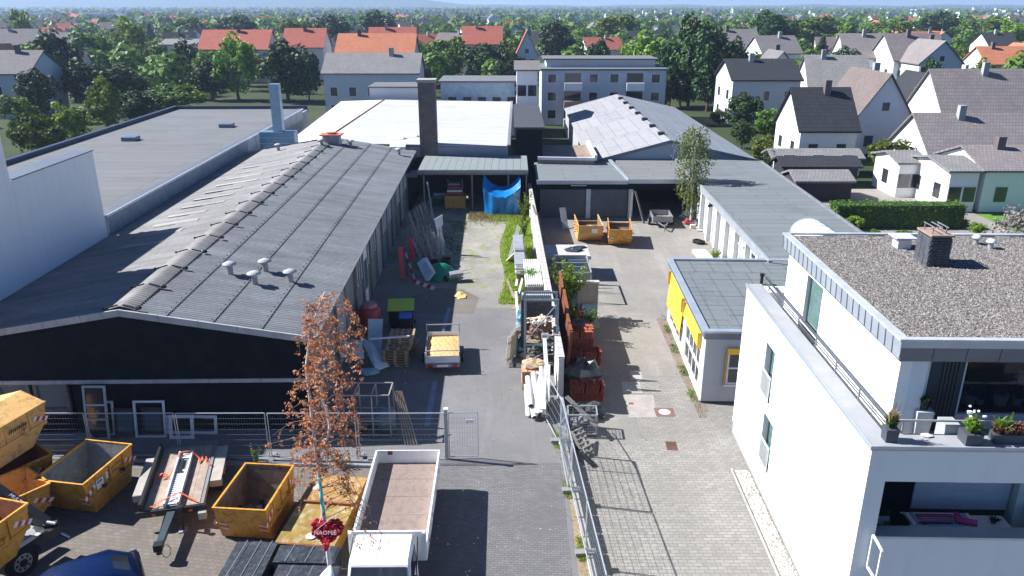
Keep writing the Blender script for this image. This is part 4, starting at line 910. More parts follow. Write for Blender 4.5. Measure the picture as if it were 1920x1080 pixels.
obj('cap_leg', mb, GALVD, ch); mb = MB(); [mb.bar((cb.x + a, cb.y + .1, uz1 + chh + .28), (cb.x + a, cb.y + cd - .1, uz1 + chh + .28), .025) for a in (.1, cw / 2, cw - .15)]; obj('chimney_rail', mb, GALVD, ch)
# box vent and two round vents
v = wl(P(1690, 461, uz1 + ZR)); mb = MB(); mb.box(v.x - .22, v.x + .24, v.y - .2, v.y + .25, uz1 - .1, uz1 + .26); bv = obj('box_vent', mb, ALU, t); m2 = MB(); m2.box(v.x - .36, v.x + .36, v.y - .32, v.y + .36, uz1 + .32, uz1 + .36); m2.bar((v.x - .15, v.y, uz1 + .26), (v.x - .15, v.y, uz1 + .32), .04); m2.bar((v.x + .15, v.y, uz1 + .26), (v.x + .15, v.y, uz1 + .32), .04); obj('vent_lid', m2, ALU, bv)
for (px, py) in ((1830, 455), (1857, 463)):
    v = wl(P(px, py, uz1 + ZR)); mb = MB(); mb.cyl((v.x, v.y, uz1 - .05), (v.x, v.y, uz1 + .16), .09, n=10); bv = obj('round_vent', mb, GALV, t); m2 = MB(); m2.lathe([(.001, .29), (.10, .28), (.17, .2), (.16, .16), (.001, .16)], 12, (v.x, v.y, uz1)); m2.sm = True; obj('vent_cap', m2, ALU, bv)
# ================================================================== SKIPS
def stripe(par, M, n=5, w=.11, ln=.62, h=.16):
    """red and white warning sticker in the x-z plane of M"""
    for k in range(n):
        mb = MB(); x0 = -ln / 2 + ln * k / n; x1 = x0 + ln / n - .004; s = h * .5
        mb.add([(x0, 0, 0), (x1, 0, 0), (x1 + s * .6, 0, h), (x0 + s * .6, 0, h)], [(0, 1, 2, 3)], M); obj('warning_stripe', mb, REDW if k % 2 else WHW, par)
def make_skip(label, L=3.3, W=1.72, H=1.4, Lb=1.9, m=YEL, inside=SKIPIN, lid=False, low=0.0, group=None, stripes=True, sticker=False):
    t = thing('skip', label, 'skip', (0, 0, 0), 0, group)
    prof = [(-L / 2, H), (-L / 2 + .12, H * .5), (-Lb / 2, .06), (Lb / 2, .06), (L / 2 - .12, H * .5), (L / 2, H)]
    for s in (-1, 1):
        mb = MB(); y = s * (W / 2); mb.poly([(x, y, z) for x, z in prof], .025, (0, -s, 0)); sp = obj('side_panel', mb, m, t)
        mb = MB(); mb.poly([(x * .985, s * (W / 2 - .028), z + .004) for x, z in prof], .006, (0, -s, 0)); obj('side_lining', mb, inside, t)
        mb = MB(); mb.box(-L / 2 - .03, L / 2 + .03, y - .035 if s > 0 else y - .03, y + .03 if s > 0 else y + .035, H - .06, H + .015); obj('rim', mb, m, t)
        mb = MB(); mb.poly([(-L / 2 + .1, y, H * .52), (L / 2 - .1, y, H * .52), (L / 2 - .13, y, H * .44), (-L / 2 + .13, y, H * .44)], .05, (0, s, 0)); obj('side_rail', mb, m, t)
        for x in (-L * .28, 0, L * .28):
            mb = MB(); mb.box(x - .035, x + .035, min(y, y + s * .05), max(y, y + s * .05), H * .53, H - .06); obj('rib', mb, m, t)
        for x in (-L * .2, L * .2):
            mb = MB(); mb.cyl((x, y, H * .62), (x, y + s * .16, H * .62), .045, n=8); mb.cyl((x, y + s * .13, H * .62), (x, y + s * .17, H * .62), .08, n=10); obj('lifting_lug', mb, BLACK if inside is SKIPINB else m, t)
        if stripes:
            for x in (-L * .40, L * .40):
                M = Matrix.Translation((x, y + s * .012, H * .60)) @ Matrix.Rotation(rad(25) * (1 if x > 0 else -1), 4, 'Y'); stripe(t, M)
    for s, hh in ((-1, H), (1, H - low)):
        a, b, c = (s * L / 2, hh), (s * (L / 2 - .12), H * .5), (s * Lb / 2, .06)
        if low and s > 0: f = (hh - H * .5) / (H * .5); a = (s * (L / 2 - .12 + .12 * f), hh)
        for (p, q, nm) in ((a, b, 'end_panel'), (b, c, 'end_slope')):
            mb = MB(); w2 = W / 2 - .03; mb.poly([(p[0], -w2, p[1]), (p[0], w2, p[1]), (q[0], w2, q[1]), (q[0], -w2, q[1])], .012, (-s, 0, .0)); obj(nm, mb, m, t)
            mb = MB(); mb.poly([(p[0] - s * .014, -w2, p[1]), (p[0] - s * .014, w2, p[1]), (q[0] - s * .014, w2, q[1] + .01), (q[0] - s * .014, -w2, q[1] + .01)], .006, (-s, 0, 0)); obj('end_lining', mb, inside, t)
        mb = MB(); mb.box(min(a[0] - .03, a[0] + .03), a[0] + .035, -W / 2 + .04, W / 2 - .04, hh - .05, hh + .012); obj('rim', mb, m, t)
        if stripes:
            for yy in (-W / 2 + .2, W / 2 - .2):
                M = Matrix.Translation((b[0] + s * .02, yy, H * .30)) @ Matrix.Rotation(math.pi / 2, 4, 'Z'); 
                for k in range(3):
                    mb = MB(); z0 = H * .3 + k * .11; x_ = lambda z: s * (Lb / 2 + (L / 2 - .12 - Lb / 2) * (z - .06) / (H * .5 - .06) + .008)
                    mb.poly([(x_(z0), yy - .13, z0), (x_(z0 + .06), yy + .13, z0 + .06), (x_(z0 + .11), yy + .13, z0 + .11), (x_(z0 + .05), yy - .13, z0 + .05)]); obj('warning_stripe', mb, REDW if k % 2 else WHW, t)
    mb = MB(); mb.box(-Lb / 2, Lb / 2, -W / 2 + .03, W / 2 - .03, .05, .08); obj('floor_plate', mb, inside, t)
    mb = MB(); [mb.box(-Lb / 2, Lb / 2, y - .05, y + .05, 0, .05) for y in (-.5, .5)]; obj('skid', mb, BLACK, t)
    if lid:
        mb = MB(); mb.poly([(-L / 2, -W / 2, H + .02), (L / 2, -W / 2, H + .02), (L / 2, 0, H + .34), (-L / 2, 0, H + .34)], .03); obj('lid', mb, YELF, t)
        mb = MB(); mb.poly([(-L / 2, W / 2, H + .02), (L / 2, W / 2, H + .02), (L / 2, 0, H + .34), (-L / 2, 0, H + .34)], .03); obj('lid', mb, YELF, t)
        for s in (-1, 1): mb = MB(); mb.poly([(s * (L / 2 - .02), -W / 2, H), (s * (L / 2 - .02), W / 2, H), (s * (L / 2 - .02), 0, H + .33)], .02, (-s, 0, 0)); obj('lid_end', mb, YELF, t)
    if sticker:
        mb = MB(); mb.box(-L * .30, -L * .13, W / 2 + .054, W / 2 + .058, H * .60, H * .84) if sticker == 'left' else mb.box(-L * .30, -L * .16, -W / 2 - .058, -W / 2 - .054, H * .60, H * .84); st = obj('label_plate', mb, WHW, t)
        mb = MB(); mb.box(-L * .285, -L * .19, -W / 2 - .061, -W / 2 - .058, H * .76, H * .80); obj('label_text', mb, BLACK, st)
        mb = MB(); mb.box(-L * .09, -L * .05, -W / 2 - .02, -W / 2 - .004, H * .66, H * .85); obj('label_plate', mb, WHW, t)
    return t
def put(t, FR, RR, h, W, L, z0):
    """put a skip so that its right rim runs from FR (near) to RR (far)"""
    a, b = P(*FR, h), P(*RR, h); d = (b - a); d.z = 0; d.normalize(); left = Vector((-d.y, d.x, 0))
    mid = b - d * L / 2 + left * W / 2; t.location = (mid.x, mid.y, z0); t.rotation_euler = (0, 0, math.atan2(d.y, d.x)); return t
a, b = P(497, 957, 1.4), P(550, 873, 1.4); LE = (b - a).length
print('skip E len', LE, 'C', (P(155, 909, 1.4) - P(246, 833, 1.4)).length)
sk = make_skip('open yellow skip with scrap boards inside, between the flat trailer and the flat mossy skip', L=LE, W=1.72, H=1.4); put(sk, (497, 957), (550, 873), 1.4, 1.72, LE, 0)
M_E = Matrix.Translation(sk.location) @ Matrix.Rotation(sk.rotation_euler.z, 4, 'Z')
for i in range(7):
    mb = MB(); x = ru(-.6, .3); y = ru(-.5, .5); a_ = ru(.6, 1.5); p = M_E @ Vector((x, y, .13 + .05 * i)); q = M_E @ Vector((x + math.cos(a_) * 1.0, y + math.sin(a_) * .5, .2 + .05 * i)); mb.bar(p, q, .16, .05); obj('scrap_board', mb, (BLACK, WOODG, GALVD)[i % 3], label='scrap board lying in the open yellow skip', cat='board', group='scrap boards in the skip')
LC = (P(155, 909, 1.4) - P(246, 833, 1.4)).length
sk = make_skip('yellow skip with pale grey inside and red white stripes, parked by the low trailer', L=LC, W=1.85, H=1.4, inside=SKIPINB, sticker=True); put(sk, (155, 909), (246, 833), 1.4, 1.85, LC, 0)
for i in range(26):   # scrawled black marks on its side
    pass
mk = MB(); Lm = LC
for r in range(2):
    x = -.15
    while x < .85:
        s = ru(.03, .07); mk.bar((x, -.93 - .004, 1.12 - r * .17), (x + ru(-.02, .05), -.93 - .004, 1.12 - r * .17 + ru(.05, .11)), .012, .012); mk.bar((x, -.934, 1.17 - r * .17), (x + s, -.934, 1.15 - r * .17), .012, .012); x += ru(.08, .12)
tag(obj('scrawled_writing', mk, BLACK, sk), kind='stuff')
A_ = make_skip('faded yellow lidded skip standing on top of another one at the left edge', L=3.6, W=1.9, H=1.45, m=YELF, lid=True); put(A_, (-62, 838), (83, 753), 2.87, 1.9, 3.6, 1.42)
mk = MB(); 
for k in range(9): mk.bar((1.0 + k * .085 - .9, -1.012, 1.03), (1.0 + k * .085 - .88 + ru(0, .04), -1.012, 1.16), .02, .02); mk.bar((.1 + k * .085, -1.012, 1.1), (.17 + k * .085, -1.012, 1.08 + ru(0, .06)), .02, .02)
tag(obj('black_lettering', mk, BLACK, A_), kind='stuff')
B_ = make_skip('lower yellow skip carrying the lidded one at the left edge', L=3.6, W=1.8, H=1.4, inside=RUST); put(B_, (-62, 918), (98, 851), 1.4, 1.8, 3.6, 0)
D_ = make_skip('yellow skip cut by the left picture edge, next to the black loader arm', L=3.4, W=1.8, H=1.4, m=YEL, inside=YELF); put(D_, (-40, 965), (93, 906), 1.4, 1.8, 3.4, 0)
# flat mossy lidded tank skip
FT = [P(518, 1014, .75), P(612, 1016, .75), P(640, 905, .75), P(560, 880, .75)]
o_ = FT[0]; rzf = yaw(FT[0], FT[3]) - math.pi / 2
t = thing('closed_skip', 'flat closed skip with mossy ochre lid and orange leaves under the birch', 'skip', (o_.x, o_.y, 0), rad(-6))
MOSS = mat('mossy_ochre_lid', (.25, .165, .03), .6, var=.3, scale=2, dirt=(.55, .52, .42), dirt_amt=.55, dirt_scale=3.2)
MOSS2 = mat('leaf_stained_lid', (.30, .17, .05), .7, var=.4, scale=5, dirt=(.5, .42, .33), dirt_amt=.6, dirt_scale=4)
mb = MB(); mb.box(0, 1.85, 0, 3.6, .12, .68); obj('body', mb, YEL, t)
mb = MB(); mb.box(-.03, 1.88, -.03, 2.0, .68, .73); obj('lid', mb, MOSS, t)
mb = MB(); mb.box(-.03, 1.88, 2.08, 3.65, .68, .76); obj('lid', mb, MOSS2, t)
mb = MB(); mb.box(-.03, 1.88, 2.0, 2.08, .68, .82); obj('hinge_bar', mb, RUST, t)
for x in (.05, .95): mb = MB(); mb.poly([(x, 2.0, .8), (x + .1, 2.0, .8), (x + .05, 1.75, .735)], .03); obj('hinge_lug', mb, RUST, t)
mb = MB(); mb.box(-.05, 1.9, -.08, -.03, .55, .72); obj('front_rim', mb, RUST, t)
for (x, y, r) in ((.3, 2.9, .17), (1.0, .32, .17)): mb = MB(); mb.cyl((x, y, .75), (x, y, .775), r, n=16); obj('filler_cap', mb, PEBCAP if 'PEBCAP' in globals() else globals().setdefault('PEBCAP', mat('lichen_cap', (.50, .46, .38), .8)), t)
# two skips in the right yard
for (FRp, RRp, lab, kw, low) in (((1133, 427), (1121, 402), 'yellow skip with rubble and a label, left one of the pair before the roller doors', dict(m=mat('skip_worn_yellow', (.60, .36, .09), .6, var=.15, dirt=(.3, .16, .06))), .5), ((1186, 432), (1181, 409), 'bright yellow skip with sloping ends, right one of the pair before the roller doors', {}, .35)):
    a, b = P(*FRp, .9), P(*RRp, .9); L_ = 3.4
    s_ = make_skip(lab, L=L_, W=1.85 if low == .5 else 1.7, H=1.4, low=low, stripes=low < .5, **kw); put(s_, FRp, RRp, .9, 1.85 if low == .5 else 1.7, L_, ZR)
    if low == .5:
        mb = MB(); mb.box(-L_ / 2 - .02, -L_ / 2 - .005, -.5, -.05, .85, 1.2); obj('label_plate', mb, WHW, s_)
        c = s_.location; mb = MB(); mb.blob((0, 0, 0), .75, (1.4, 1.0, .5), 10, 6, .25); obj('rubble', mb, mat('rubble', (.42, .34, .24), .95, var=.4, scale=8), label='sandy rubble heap inside the left yard skip', cat='rubble', loc=(c.x, c.y, ZR + .55))

# ================================================================== SITE FENCE
fm_frame = MB(); Lf = 3.42
for (a, b) in (((0, 0, .05), (0, 0, 2.0)), ((Lf, 0, .05), (Lf, 0, 2.0)), ((0, 0, 2.0), (Lf, 0, 2.0)), ((0, 0, .15), (Lf, 0, .15))): fm_frame.cyl(a, b, .022, n=6)
fm_frame = fm_frame.mesh('frame', FENCEM)
fm_mesh = MB()
for k in range(1, 34): fm_mesh.bar((Lf * k / 34, 0, .15), (Lf * k / 34, 0, 2.0), .0032)
for k in range(1, 8): fm_mesh.bar((0, 0, .15 + 1.85 * k / 8), (Lf, 0, .15 + 1.85 * k / 8), .006)
fm_mesh = fm_mesh.mesh('wire_mesh', WIREM)
foot = MB().box(-.12, .12, -.33, .33, 0, .12).mesh('foot', mat('concrete_foot', (.22, .21, .20), .9))
def fence(p, q, label, sc=1.0, wires=True, tilt=0):
    d = (Vector(q) - Vector(p)); L = math.hypot(d.x, d.y)
    t = thing('fence_panel', label, 'fence panel', tuple(p), math.atan2(d.y, d.x), 'temporary wire fence panels'); t.scale = (L / Lf, 1, sc)
    if tilt: t.rotation_euler = (tilt, 0, math.atan2(d.y, d.x))
    obj('frame', fm_frame, None, t); obj('wire_mesh', fm_mesh, None, t)
    f = obj('foot', foot, None, t); f.location = (0, 0, 0)
    return t
fx = [-19.6, -16.15, -12.75, -9.3, -5.9, -2.52]
flab = ['wire fence panel behind the stacked skips at the far left', 'wire fence panel in front of the leaning glazed door and wooden windows', 'wire fence panel in front of the white window frames', 'wire fence panel partly behind the dry birch, left side', 'wire fence panel between the dry birch and the gate post']
for i in range(5): fence((fx[i] + .05, 25.98 + .0 * i, 0), (fx[i + 1] - .05, 26.0, 0), flab[i])
gp = thing('gate_post', 'galvanised square gate post at the end of the wire fence by the white truck', 'post', (-2.5, 26.0, 0)); mb = MB(); mb.box(-.06, .06, -.06, .06, 0, 2.15); obj('post', mb, GALV, gp); mb = MB(); mb.box(-.08, .08, -.08, .08, 2.15, 2.2); obj('cap', mb, WHITEP, gp)
g = thing('gate', 'open wire mesh gate leaf hanging on the galvanised post', 'gate', (-2.4, 26.0, 0), rad(3)); mb = MB(); w_ = 1.1
for (a, b) in (((0, 0, .1), (0, 0, 2.0)), ((w_, 0, .1), (w_, 0, 2.0)), ((0, 0, 2.0), (w_, 0, 2.0)), ((0, 0, .1), (w_, 0, .1))): mb.cyl(a, b, .022, n=6)
obj('frame', mb, FENCEM, g); mb = MB(); [mb.bar((w_ * k / 11, 0, .1), (w_ * k / 11, 0, 2.0), .005) for k in range(1, 11)]; [mb.bar((0, 0, .1 + .21 * k), (w_, 0, .1 + .21 * k), .006) for k in range(1, 9)]; obj('wire_mesh', mb, FENCEM, g)
mb = MB(); mb.box(.65, .95, -.02, .0, 1.55, 1.7); obj('sign_plate', mb, WHW, g)
# right fence along the kerb
kp = [P(1064, 862), P(1083, 945), Vector((2.45, 19.7, 0)), Vector((2.72, 16.4, 0))]
pts = [Vector((1.92, 27.2, .05)), Vector((2.13, 23.8, .05)), Vector((2.34, 20.4, .05)), Vector((2.55, 17.0, .05)), Vector((2.8, 13.6, .05))]
rl4 = ['wire fence panel on the kerb nearest the dividing wall', 'second wire fence panel along the kerb from the dividing wall', 'third wire fence panel along the kerb from the dividing wall', 'last wire fence panel along the kerb at the bottom of the picture']
for i in range(4): fence(pts[i], pts[i + 1] + (pts[i] - pts[i + 1]).normalized() * .06, rl4[i])
for i in range(1):  # folded panels standing against the first post
    fence((1.88 - .05 * i, 27.15 - .0 * i, .05), (2.0 - .07 * i, 23.9, .05), 'folded wire fence panel leaning against the first kerb panel, ' + ('inner one', 'middle one', 'outer one')[i], tilt=rad(-3 - i * 1.5))
# bent opened panel leaning from the wall to the stone foot
bp0, bp1 = P(1021, 781), P(1063, 856)
t = thing('fence_panel', 'leaning wire fence panel with one corner on a round stone foot', 'fence panel', (0, 0, 0)); 
a, b, c, d = P(1021, 779, .15), P(1060, 852, .1), P(1063, 768, 2.0), P(1026, 702, 2.0)
mb = MB(); [mb.cyl(p, q, .022, n=6) for p, q in ((a, b), (b, c), (c, d), (d, a))]; obj('frame', mb, FENCEM, t); mb = MB(); [mb.bar(a.lerp(b, k / 14), d.lerp(c, k / 14), .006) for k in range(1, 14)]; [mb.bar(a.lerp(d, k / 5), b.lerp(c, k / 5), .006) for k in range(1, 5)]; obj('wire_mesh', mb, FENCEM, t)
mb = MB(); mb.blob((0, 0, .12), .19, (1, 1, .7), 9, 5, .1); obj('stone', mb, mat('beige_stone', (.40, .34, .26), .9), label='round beige stone holding the corner of the leaning fence panel', cat='stone', loc=tuple(P(1021, 783)))

# ================================================================== WHITE FLATBED TRUCK
tr = thing('flatbed_truck', 'white flatbed truck with empty worn loading bed and dropside boards', 'truck', (-3.72, 24.15, 0), rad(0.6))
# local: +y rear end at 0, cab towards -y
Wt = 2.25; Lt = 5.1; fz = 1.02; tz = 1.52
mb = MB(); mb.box(-Wt / 2 + .04, Wt / 2 - .04, -Lt, -.03, fz - .12, fz - .02); obj('bed_frame', mb, GALVD, tr)
BED = mat('worn_plywood', (.25, .195, .165), .85, var=.3, scale=2.5, dirt=(.10, .09, .085), dirt_amt=.8)
for k in range(5):
    mb = MB(); mb.box(-Wt / 2 + .06, Wt / 2 - .06, -Lt + .03 + k * 1.01, -Lt + .03 + (k + 1) * 1.01 - .012, fz - .02, fz + ru(0, .008)); obj('floor_board', mb, BED, tr)
for s in (-1, 1):
    mb = MB(); x = s * Wt / 2; mb.box(min(x, x - s * .04), max(x, x - s * .04), -Lt, 0, fz - .06, tz); b_ = obj('side_board', mb, WHITEP, tr)
    m2 = MB(); m2.box(min(x, x + s * .02), max(x, x + s * .02), -Lt, 0, tz - .06, tz + .015); m2.box(min(x, x + s * .02), max(x, x + s * .02), -Lt, 0, fz - .08, fz - .02); obj('board_rail', m2, WHITEP, b_)
    for k in range(4): m2 = MB(); y = -.6 - k * 1.25; m2.box(min(x, x + s * .03), max(x, x + s * .03), y - .04, y + .04, fz - .05, fz + .12); obj('board_hinge', m2, GALV, b_)
mb = MB(); mb.box(-Wt / 2, Wt / 2, 0, .04, fz - .06, tz); tb = obj('tail_board', mb, WHITEP, tr); m2 = MB(); m2.box(-.72, -.55, -.015, 0, tz - .17, tz - .02); obj('latch', m2, RUST, tb)
mb = MB(); mb.box(-Wt / 2 - .02, Wt / 2 + .02, -Lt - .08, -Lt - .02, fz - .06, 2.0); obj('head_board', mb, WHITEP, tr)
for s in (-1, 1): mb = MB(); mb.box(s * (Wt / 2 - .04) - .04, s * (Wt / 2 - .04) + .04, -Lt - .14, -Lt - .08, fz, 1.98); obj('head_post', mb, WHITEP, tr)
mb = MB(); mb.bar((-.4, 0, .8), (-.4, -7.2, .8), .1, .2); mb.bar((.4, 0, .8), (.4, -7.2, .8), .1, .2); obj('chassis', mb, BLACK, tr)
def wheel(par, x, y, r, w, side, name='wheel', z=None):
    z = r if z is None else z
    mb = MB(); mb.cyl((x - w / 2, y, z), (x + w / 2, y, z), r, n=22); mb.sm = False; wl_ = obj(name, mb, RUB, par); m2 = MB(); m2.cyl((x + side * (w / 2 + .004), y, z), (x + side * (w / 2 - .05), y, z), r * .6, n=18); m2.cyl((x + side * w / 2, y, z), (x + side * (w / 2 + .03), y, z), r * .2, n=10); obj('rim', m2, GALV, wl_); return wl_
for s in (-1, 1): wheel(tr, s * .88, -1.6, .40, .3, s); wheel(tr, s * .88, -6.4, .40, .22, s)
# cab
cy0, cy1 = -Lt - .25, -Lt - 2.2; cw = 1.78; cz = 2.12
prof = [(cy0, .7), (cy0, cz - .12), (cy0 - .12, cz), (cy0 - 1.15, cz), (cy0 - 1.3, cz - .1), (cy0 - 1.75, 1.35), (cy0 - 1.9, 1.25), (cy0 - 1.95, .5), (cy0, .5)]
mb = MB(); vs = []; n = len(prof)
for x, k in ((-cw / 2, 1), (-cw / 2 + .07, 0), (cw / 2 - .07, 0), (cw / 2, 1)):
    for (y, z) in prof: vs.append((x * (1 if z < 1.4 else .95), y, z - (.06 if k and z > 1.9 else 0)))
fs = [(i + c * n, (i + 1) % n + c * n, (i + 1) % n + (c + 1) * n, i + (c + 1) * n) for c in range(3) for i in range(n)] + [tuple(range(n)), tuple(range(3 * n, 4 * n))[::-1]]
mb.add(vs, fs); mb.rc = True; cab = obj('cab', mb, WHITEP, tr)
for k in range(6): mb = MB(); x = -.62 + k * .25; mb.box(x - .012, x + .012, cy0 - 1.12, cy0 - .15, cz - .01, cz + .012); obj('roof_rib', mb, WHITEP, cab)
mb = MB(); mb.poly([(-.76, cy0 - 1.335, cz - .14), (.76, cy0 - 1.335, cz - .14), (.80, cy0 - 1.745, 1.40), (-.80, cy0 - 1.745, 1.40)], .02, (0, -1, .6)); obj('windscreen', mb, GLASS, cab)
for s in (-1, 1):
    mb = MB(); x = s * (cw / 2 - .0); mb.poly([(x * .97, cy0 - .35, 1.95), (x * .97, cy0 - 1.15, 1.95), (x * 1.005, cy0 - 1.55, 1.4), (x * 1.005, cy0 - .35, 1.4)], .012, (s, 0, 0)); obj('side_window', mb, GLASS, cab)
    mb = MB(); mb.box(s * 1.0 - .06, s * 1.0 + .06, cy0 - 1.45, cy0 - 1.38, 1.3, 1.75); mb.bar((s * .85, cy0 - 1.4, 1.6), (s * 1.0, cy0 - 1.4, 1.6), .03); obj('mirror', mb, BLACK, cab)
    mb = MB(); mb.bar((s * (cw / 2 + .04), cy0 - .1, cz - .1), (s * (cw / 2 + .1), cy0 - 1.5, 1.2), .03); obj('cable', mb, BLACK, cab)
# ================================================================== SAND TRAILER
c = P(833, 664, .75)
t = thing('car_trailer', 'small grey dropside trailer loaded with yellow sand', 'trailer', (P(831, 697).x, P(831, 700).y, 0), rad(4))
Ws, Ls = 1.62, 2.95
mb = MB(); mb.box(-Ws / 2, Ws / 2, 0, Ls, .5, .55); obj('floor', mb, GALVD, t)
for (a, b, c_, d) in ((-Ws / 2, -Ws / 2 + .03, 0, Ls), (Ws / 2 - .03, Ws / 2, 0, Ls), (-Ws / 2 + .03, Ws / 2 - .03, 0, .03), (-Ws / 2 + .03, Ws / 2 - .03, Ls - .03, Ls)):
    mb = MB(); mb.box(a, b, c_, d, .5, .9); mb.box(a - .01, b + .01, c_ - .01, d + .01, .87, .9); obj('side_board', mb, ALU, t)
for y in (Ls - .02, .0):
    mb = MB()
    for x in (-Ws / 2 - .01, Ws / 2 + .01): mb.bar((x, y, .5), (x, y, 1.35 if y > 1 else 1.12), .04)
    mb.bar((-Ws / 2, y + (0 if y > 1 else .35), 1.3 if y > 1 else 1.02), (Ws / 2, y + (0 if y > 1 else .35), 1.3 if y > 1 else 1.02), .04); obj('rack_frame', mb, GALV, t)
mb = MB(); mb.box(-Ws / 2, Ws / 2, -.06, 0, .34, .5); lb = obj('light_board', mb, GALVD, t)
for s in (-1, 1): m2 = MB(); m2.box(s * .58 - .12, s * .58 + .12, -.1, -.06, .36, .48); obj('tail_lamp', m2, REDLT, lb)
m2 = MB(); m2.box(-.27, .27, -.075, -.06, .37, .48); pl = obj('number_plate', m2, WHW, lb)
for s in (-1, 1): wheel(t, s * .9, 1.3, .3, .18, s); mb = MB(); mb.box(s * .9 - .12, s * .9 + .12, .92, 1.68, .6, .64); obj('mudguard', mb, BLACK, t)
mb = MB(); mb.bar((-.4, Ls, .45), (0, Ls + 1.1, .45), .07); mb.bar((.4, Ls, .45), (0, Ls + 1.1, .45), .07); mb.bar((0, Ls + 1.0, .0), (0, Ls + 1.0, .6), .06); obj('drawbar', mb, GALV, t)
mb = MB(); nx = 22
for j in range(nx + 1):
    for i in range(nx + 1):
        u, v = i / nx, j / nx; z = .66 + .14 * (1 - (2 * u - 1) ** 4) * (1 - (2 * v - 1) ** 4) + .03 * math.sin(i * 1.9 + j) * rnd() + ru(-.012, .012); mb.v.append((-Ws / 2 + .04 + u * (Ws - .08), .04 + v * (Ls - .08), z))
mb.f = [(j * (nx + 1) + i, j * (nx + 1) + i + 1, (j + 1) * (nx + 1) + i + 1, (j + 1) * (nx + 1) + i) for j in range(nx) for i in range(nx)]; mb.sm = True
sd = obj('sand_load', mb, SAND, kind='stuff', label='heap of yellow sand filling the small trailer', cat='sand', loc=t.location[:], rz=rad(4))

# ================================================================== LOW PLANT TRAILER
a0, b0 = P(264, 952, .75), P(378, 948, .75); mid = (a0 + b0) / 2; rr0 = P(347, 862, .75)
dq = (rr0 - mid); rz = math.atan2(dq.y, dq.x) - math.pi / 2
t = thing('low_trailer', 'low plant trailer with wooden deck and aluminium loading ramp strapped on it', 'trailer', (mid.x, mid.y, 0), rz)
Wd = 2.0; Ld = 3.9
DECK = mat('trailer_deck_wood', (.34, .27, .21), .8, var=.25, scale=3, dirt=(.17, .15, .14))
for k in range(6):
    mb = MB(); x0 = -Wd / 2 + .12 + k * (Wd - .24) / 6; mb.box(x0, x0 + (Wd - .24) / 6 - .008, .05, Ld, .66, .70); obj('deck_board', mb, DECK, t)
for s in (-1, 1):
    mb = MB(); x = s * (Wd / 2 - .04); mb.box(x - .05, x + .05, 0, Ld, .55, .74 if s > 0 else .98); obj('side_beam', mb, BLACK if s < 0 else GALVD, t)
    mb = MB(); x = s * (Wd / 2 + .22); mb.box(x - .2, x + .2, 1.0 if s < 0 else 1.4, 3.4 if s < 0 else 3.7, .66, .70); mb.box(x - .2, x + .2, .98 if s < 0 else 1.36, 1.02 if s < 0 else 1.4, .45, .70); f_ = obj('fender', mb, mat('dusty_fender', (.36, .33, .29), .7) if s < 0 else bpy.data.materials['dusty_fender'], t)
    for y in (1.9, 2.9): wheel(t, s * (Wd / 2 + .22), y, .33, .24, s)
    m2 = MB(); m2.box(x + s * .2 - .01, x + s * .2 + .02, 2.0, 2.2, .5, .62); obj('side_lamp', m2, AMBER, f_)
mb = MB(); mb.box(-Wd / 2 - .1, Wd / 2 + .1, -.1, 0, .5, .72); obj('front_beam', mb, BLACK, t)
for x in (-.55, .6): mb = MB(); mb.box(x - .06, x + .06, -.13, -.1, .55, .63); obj('marker_lamp', mb, ORANGE, t)
mb = MB(); mb.poly([(-Wd / 2 + .1, Ld, .7), (Wd / 2 - .05, Ld, .7), (Wd / 2 - .1, Ld + .7, .50), (-Wd / 2 + .3, Ld + .7, .50)], .05); obj('tail_ramp', mb, GALVD, t)
# drawbar
mb = MB(); mb.poly([(-.12, 0, .66), (.14, 0, .66), (.0, -1.75, .62), (-.2, -1.75, .62)], .16); obj('drawbar', mb, mat('blue_black_beam', (.05, .075, .09), .45, .3), t)
mb = MB(); mb.box(-.24, .02, -1.95, -1.7, .45, .68); mb.cyl((-.1, -1.9, .35), (-.1, -1.9, .5), .09, n=8); cpl = obj('coupling', mb, BLACK, t)
m2 = MB(); m2.tube([(.1 + .14 * math.cos(k * .6), -1.85 + .05 * math.sin(k * .6), .38 + .2 * math.sin(k * .6)) for k in range(11)], .012, 5); obj('cable_loop', m2, BLACK, cpl)
mb = MB(); mb.cyl((.33, -.35, .05), (.33, -.35, .9), .05, n=8); mb.bar((.33, -.35, .75), (.33, -.1, .75), .1); mb.cyl((.33, -.35, .88), (.33, -.35, .95), .09, n=10); sl_ = obj('support_leg', mb, BLACK, t); m2 = MB(); m2.box(.2, .46, -.5, -.2, .02, .05); obj('foot_plate', m2, GALV, sl_)
mb = MB(); mb.box(.85, 1.1, -.3, -.1, .3, .55); obj('tool_box', mb, GALV, t)
# ramp lying on the deck
M = Matrix.Translation((mid.x, mid.y, 0)) @ Matrix.Rotation(rz, 4, 'Z')
r_ = thing('loading_ramp', 'aluminium loading ramp lying lengthwise on the low trailer', 'ramp', (mid.x, mid.y, .72), rz)
for x in (-.22, .22): mb = MB(); mb.box(x - .03, x + .03, .02, 3.35, 0, .17); obj('ramp_rail', mb, ALU, r_)
for k in range(26):
    if 17 <= k < 23: continue
    mb = MB(); y = .08 + k * .125; mb.box(-.19, .19, y, y + .085, .06, .09); obj('ramp_rung', mb, ALU, r_)
mb = MB(); mb.box(-.19, .19, .02, 3.3, .02, .045); obj('ramp_plate', mb, GALVD, r_)
mb = MB(); mb.box(-.10, .0, 1.98, 2.9, .1, .125); mb.poly([(-.25, 1.95, .13), (.1, 1.95, .13), (.02, 2.1, .13)]); obj('dark_bar', mb, BLACK, r_)
def strap(pts, nm, lab):
    mb = MB(); pp = [M @ Vector(p) for p in pts]
    for i in range(len(pp) - 1): mb.bar(pp[i], pp[i + 1], .05, .01)
    obj('ratchet_strap', mb, ORANGE, label=lab, cat='strap')
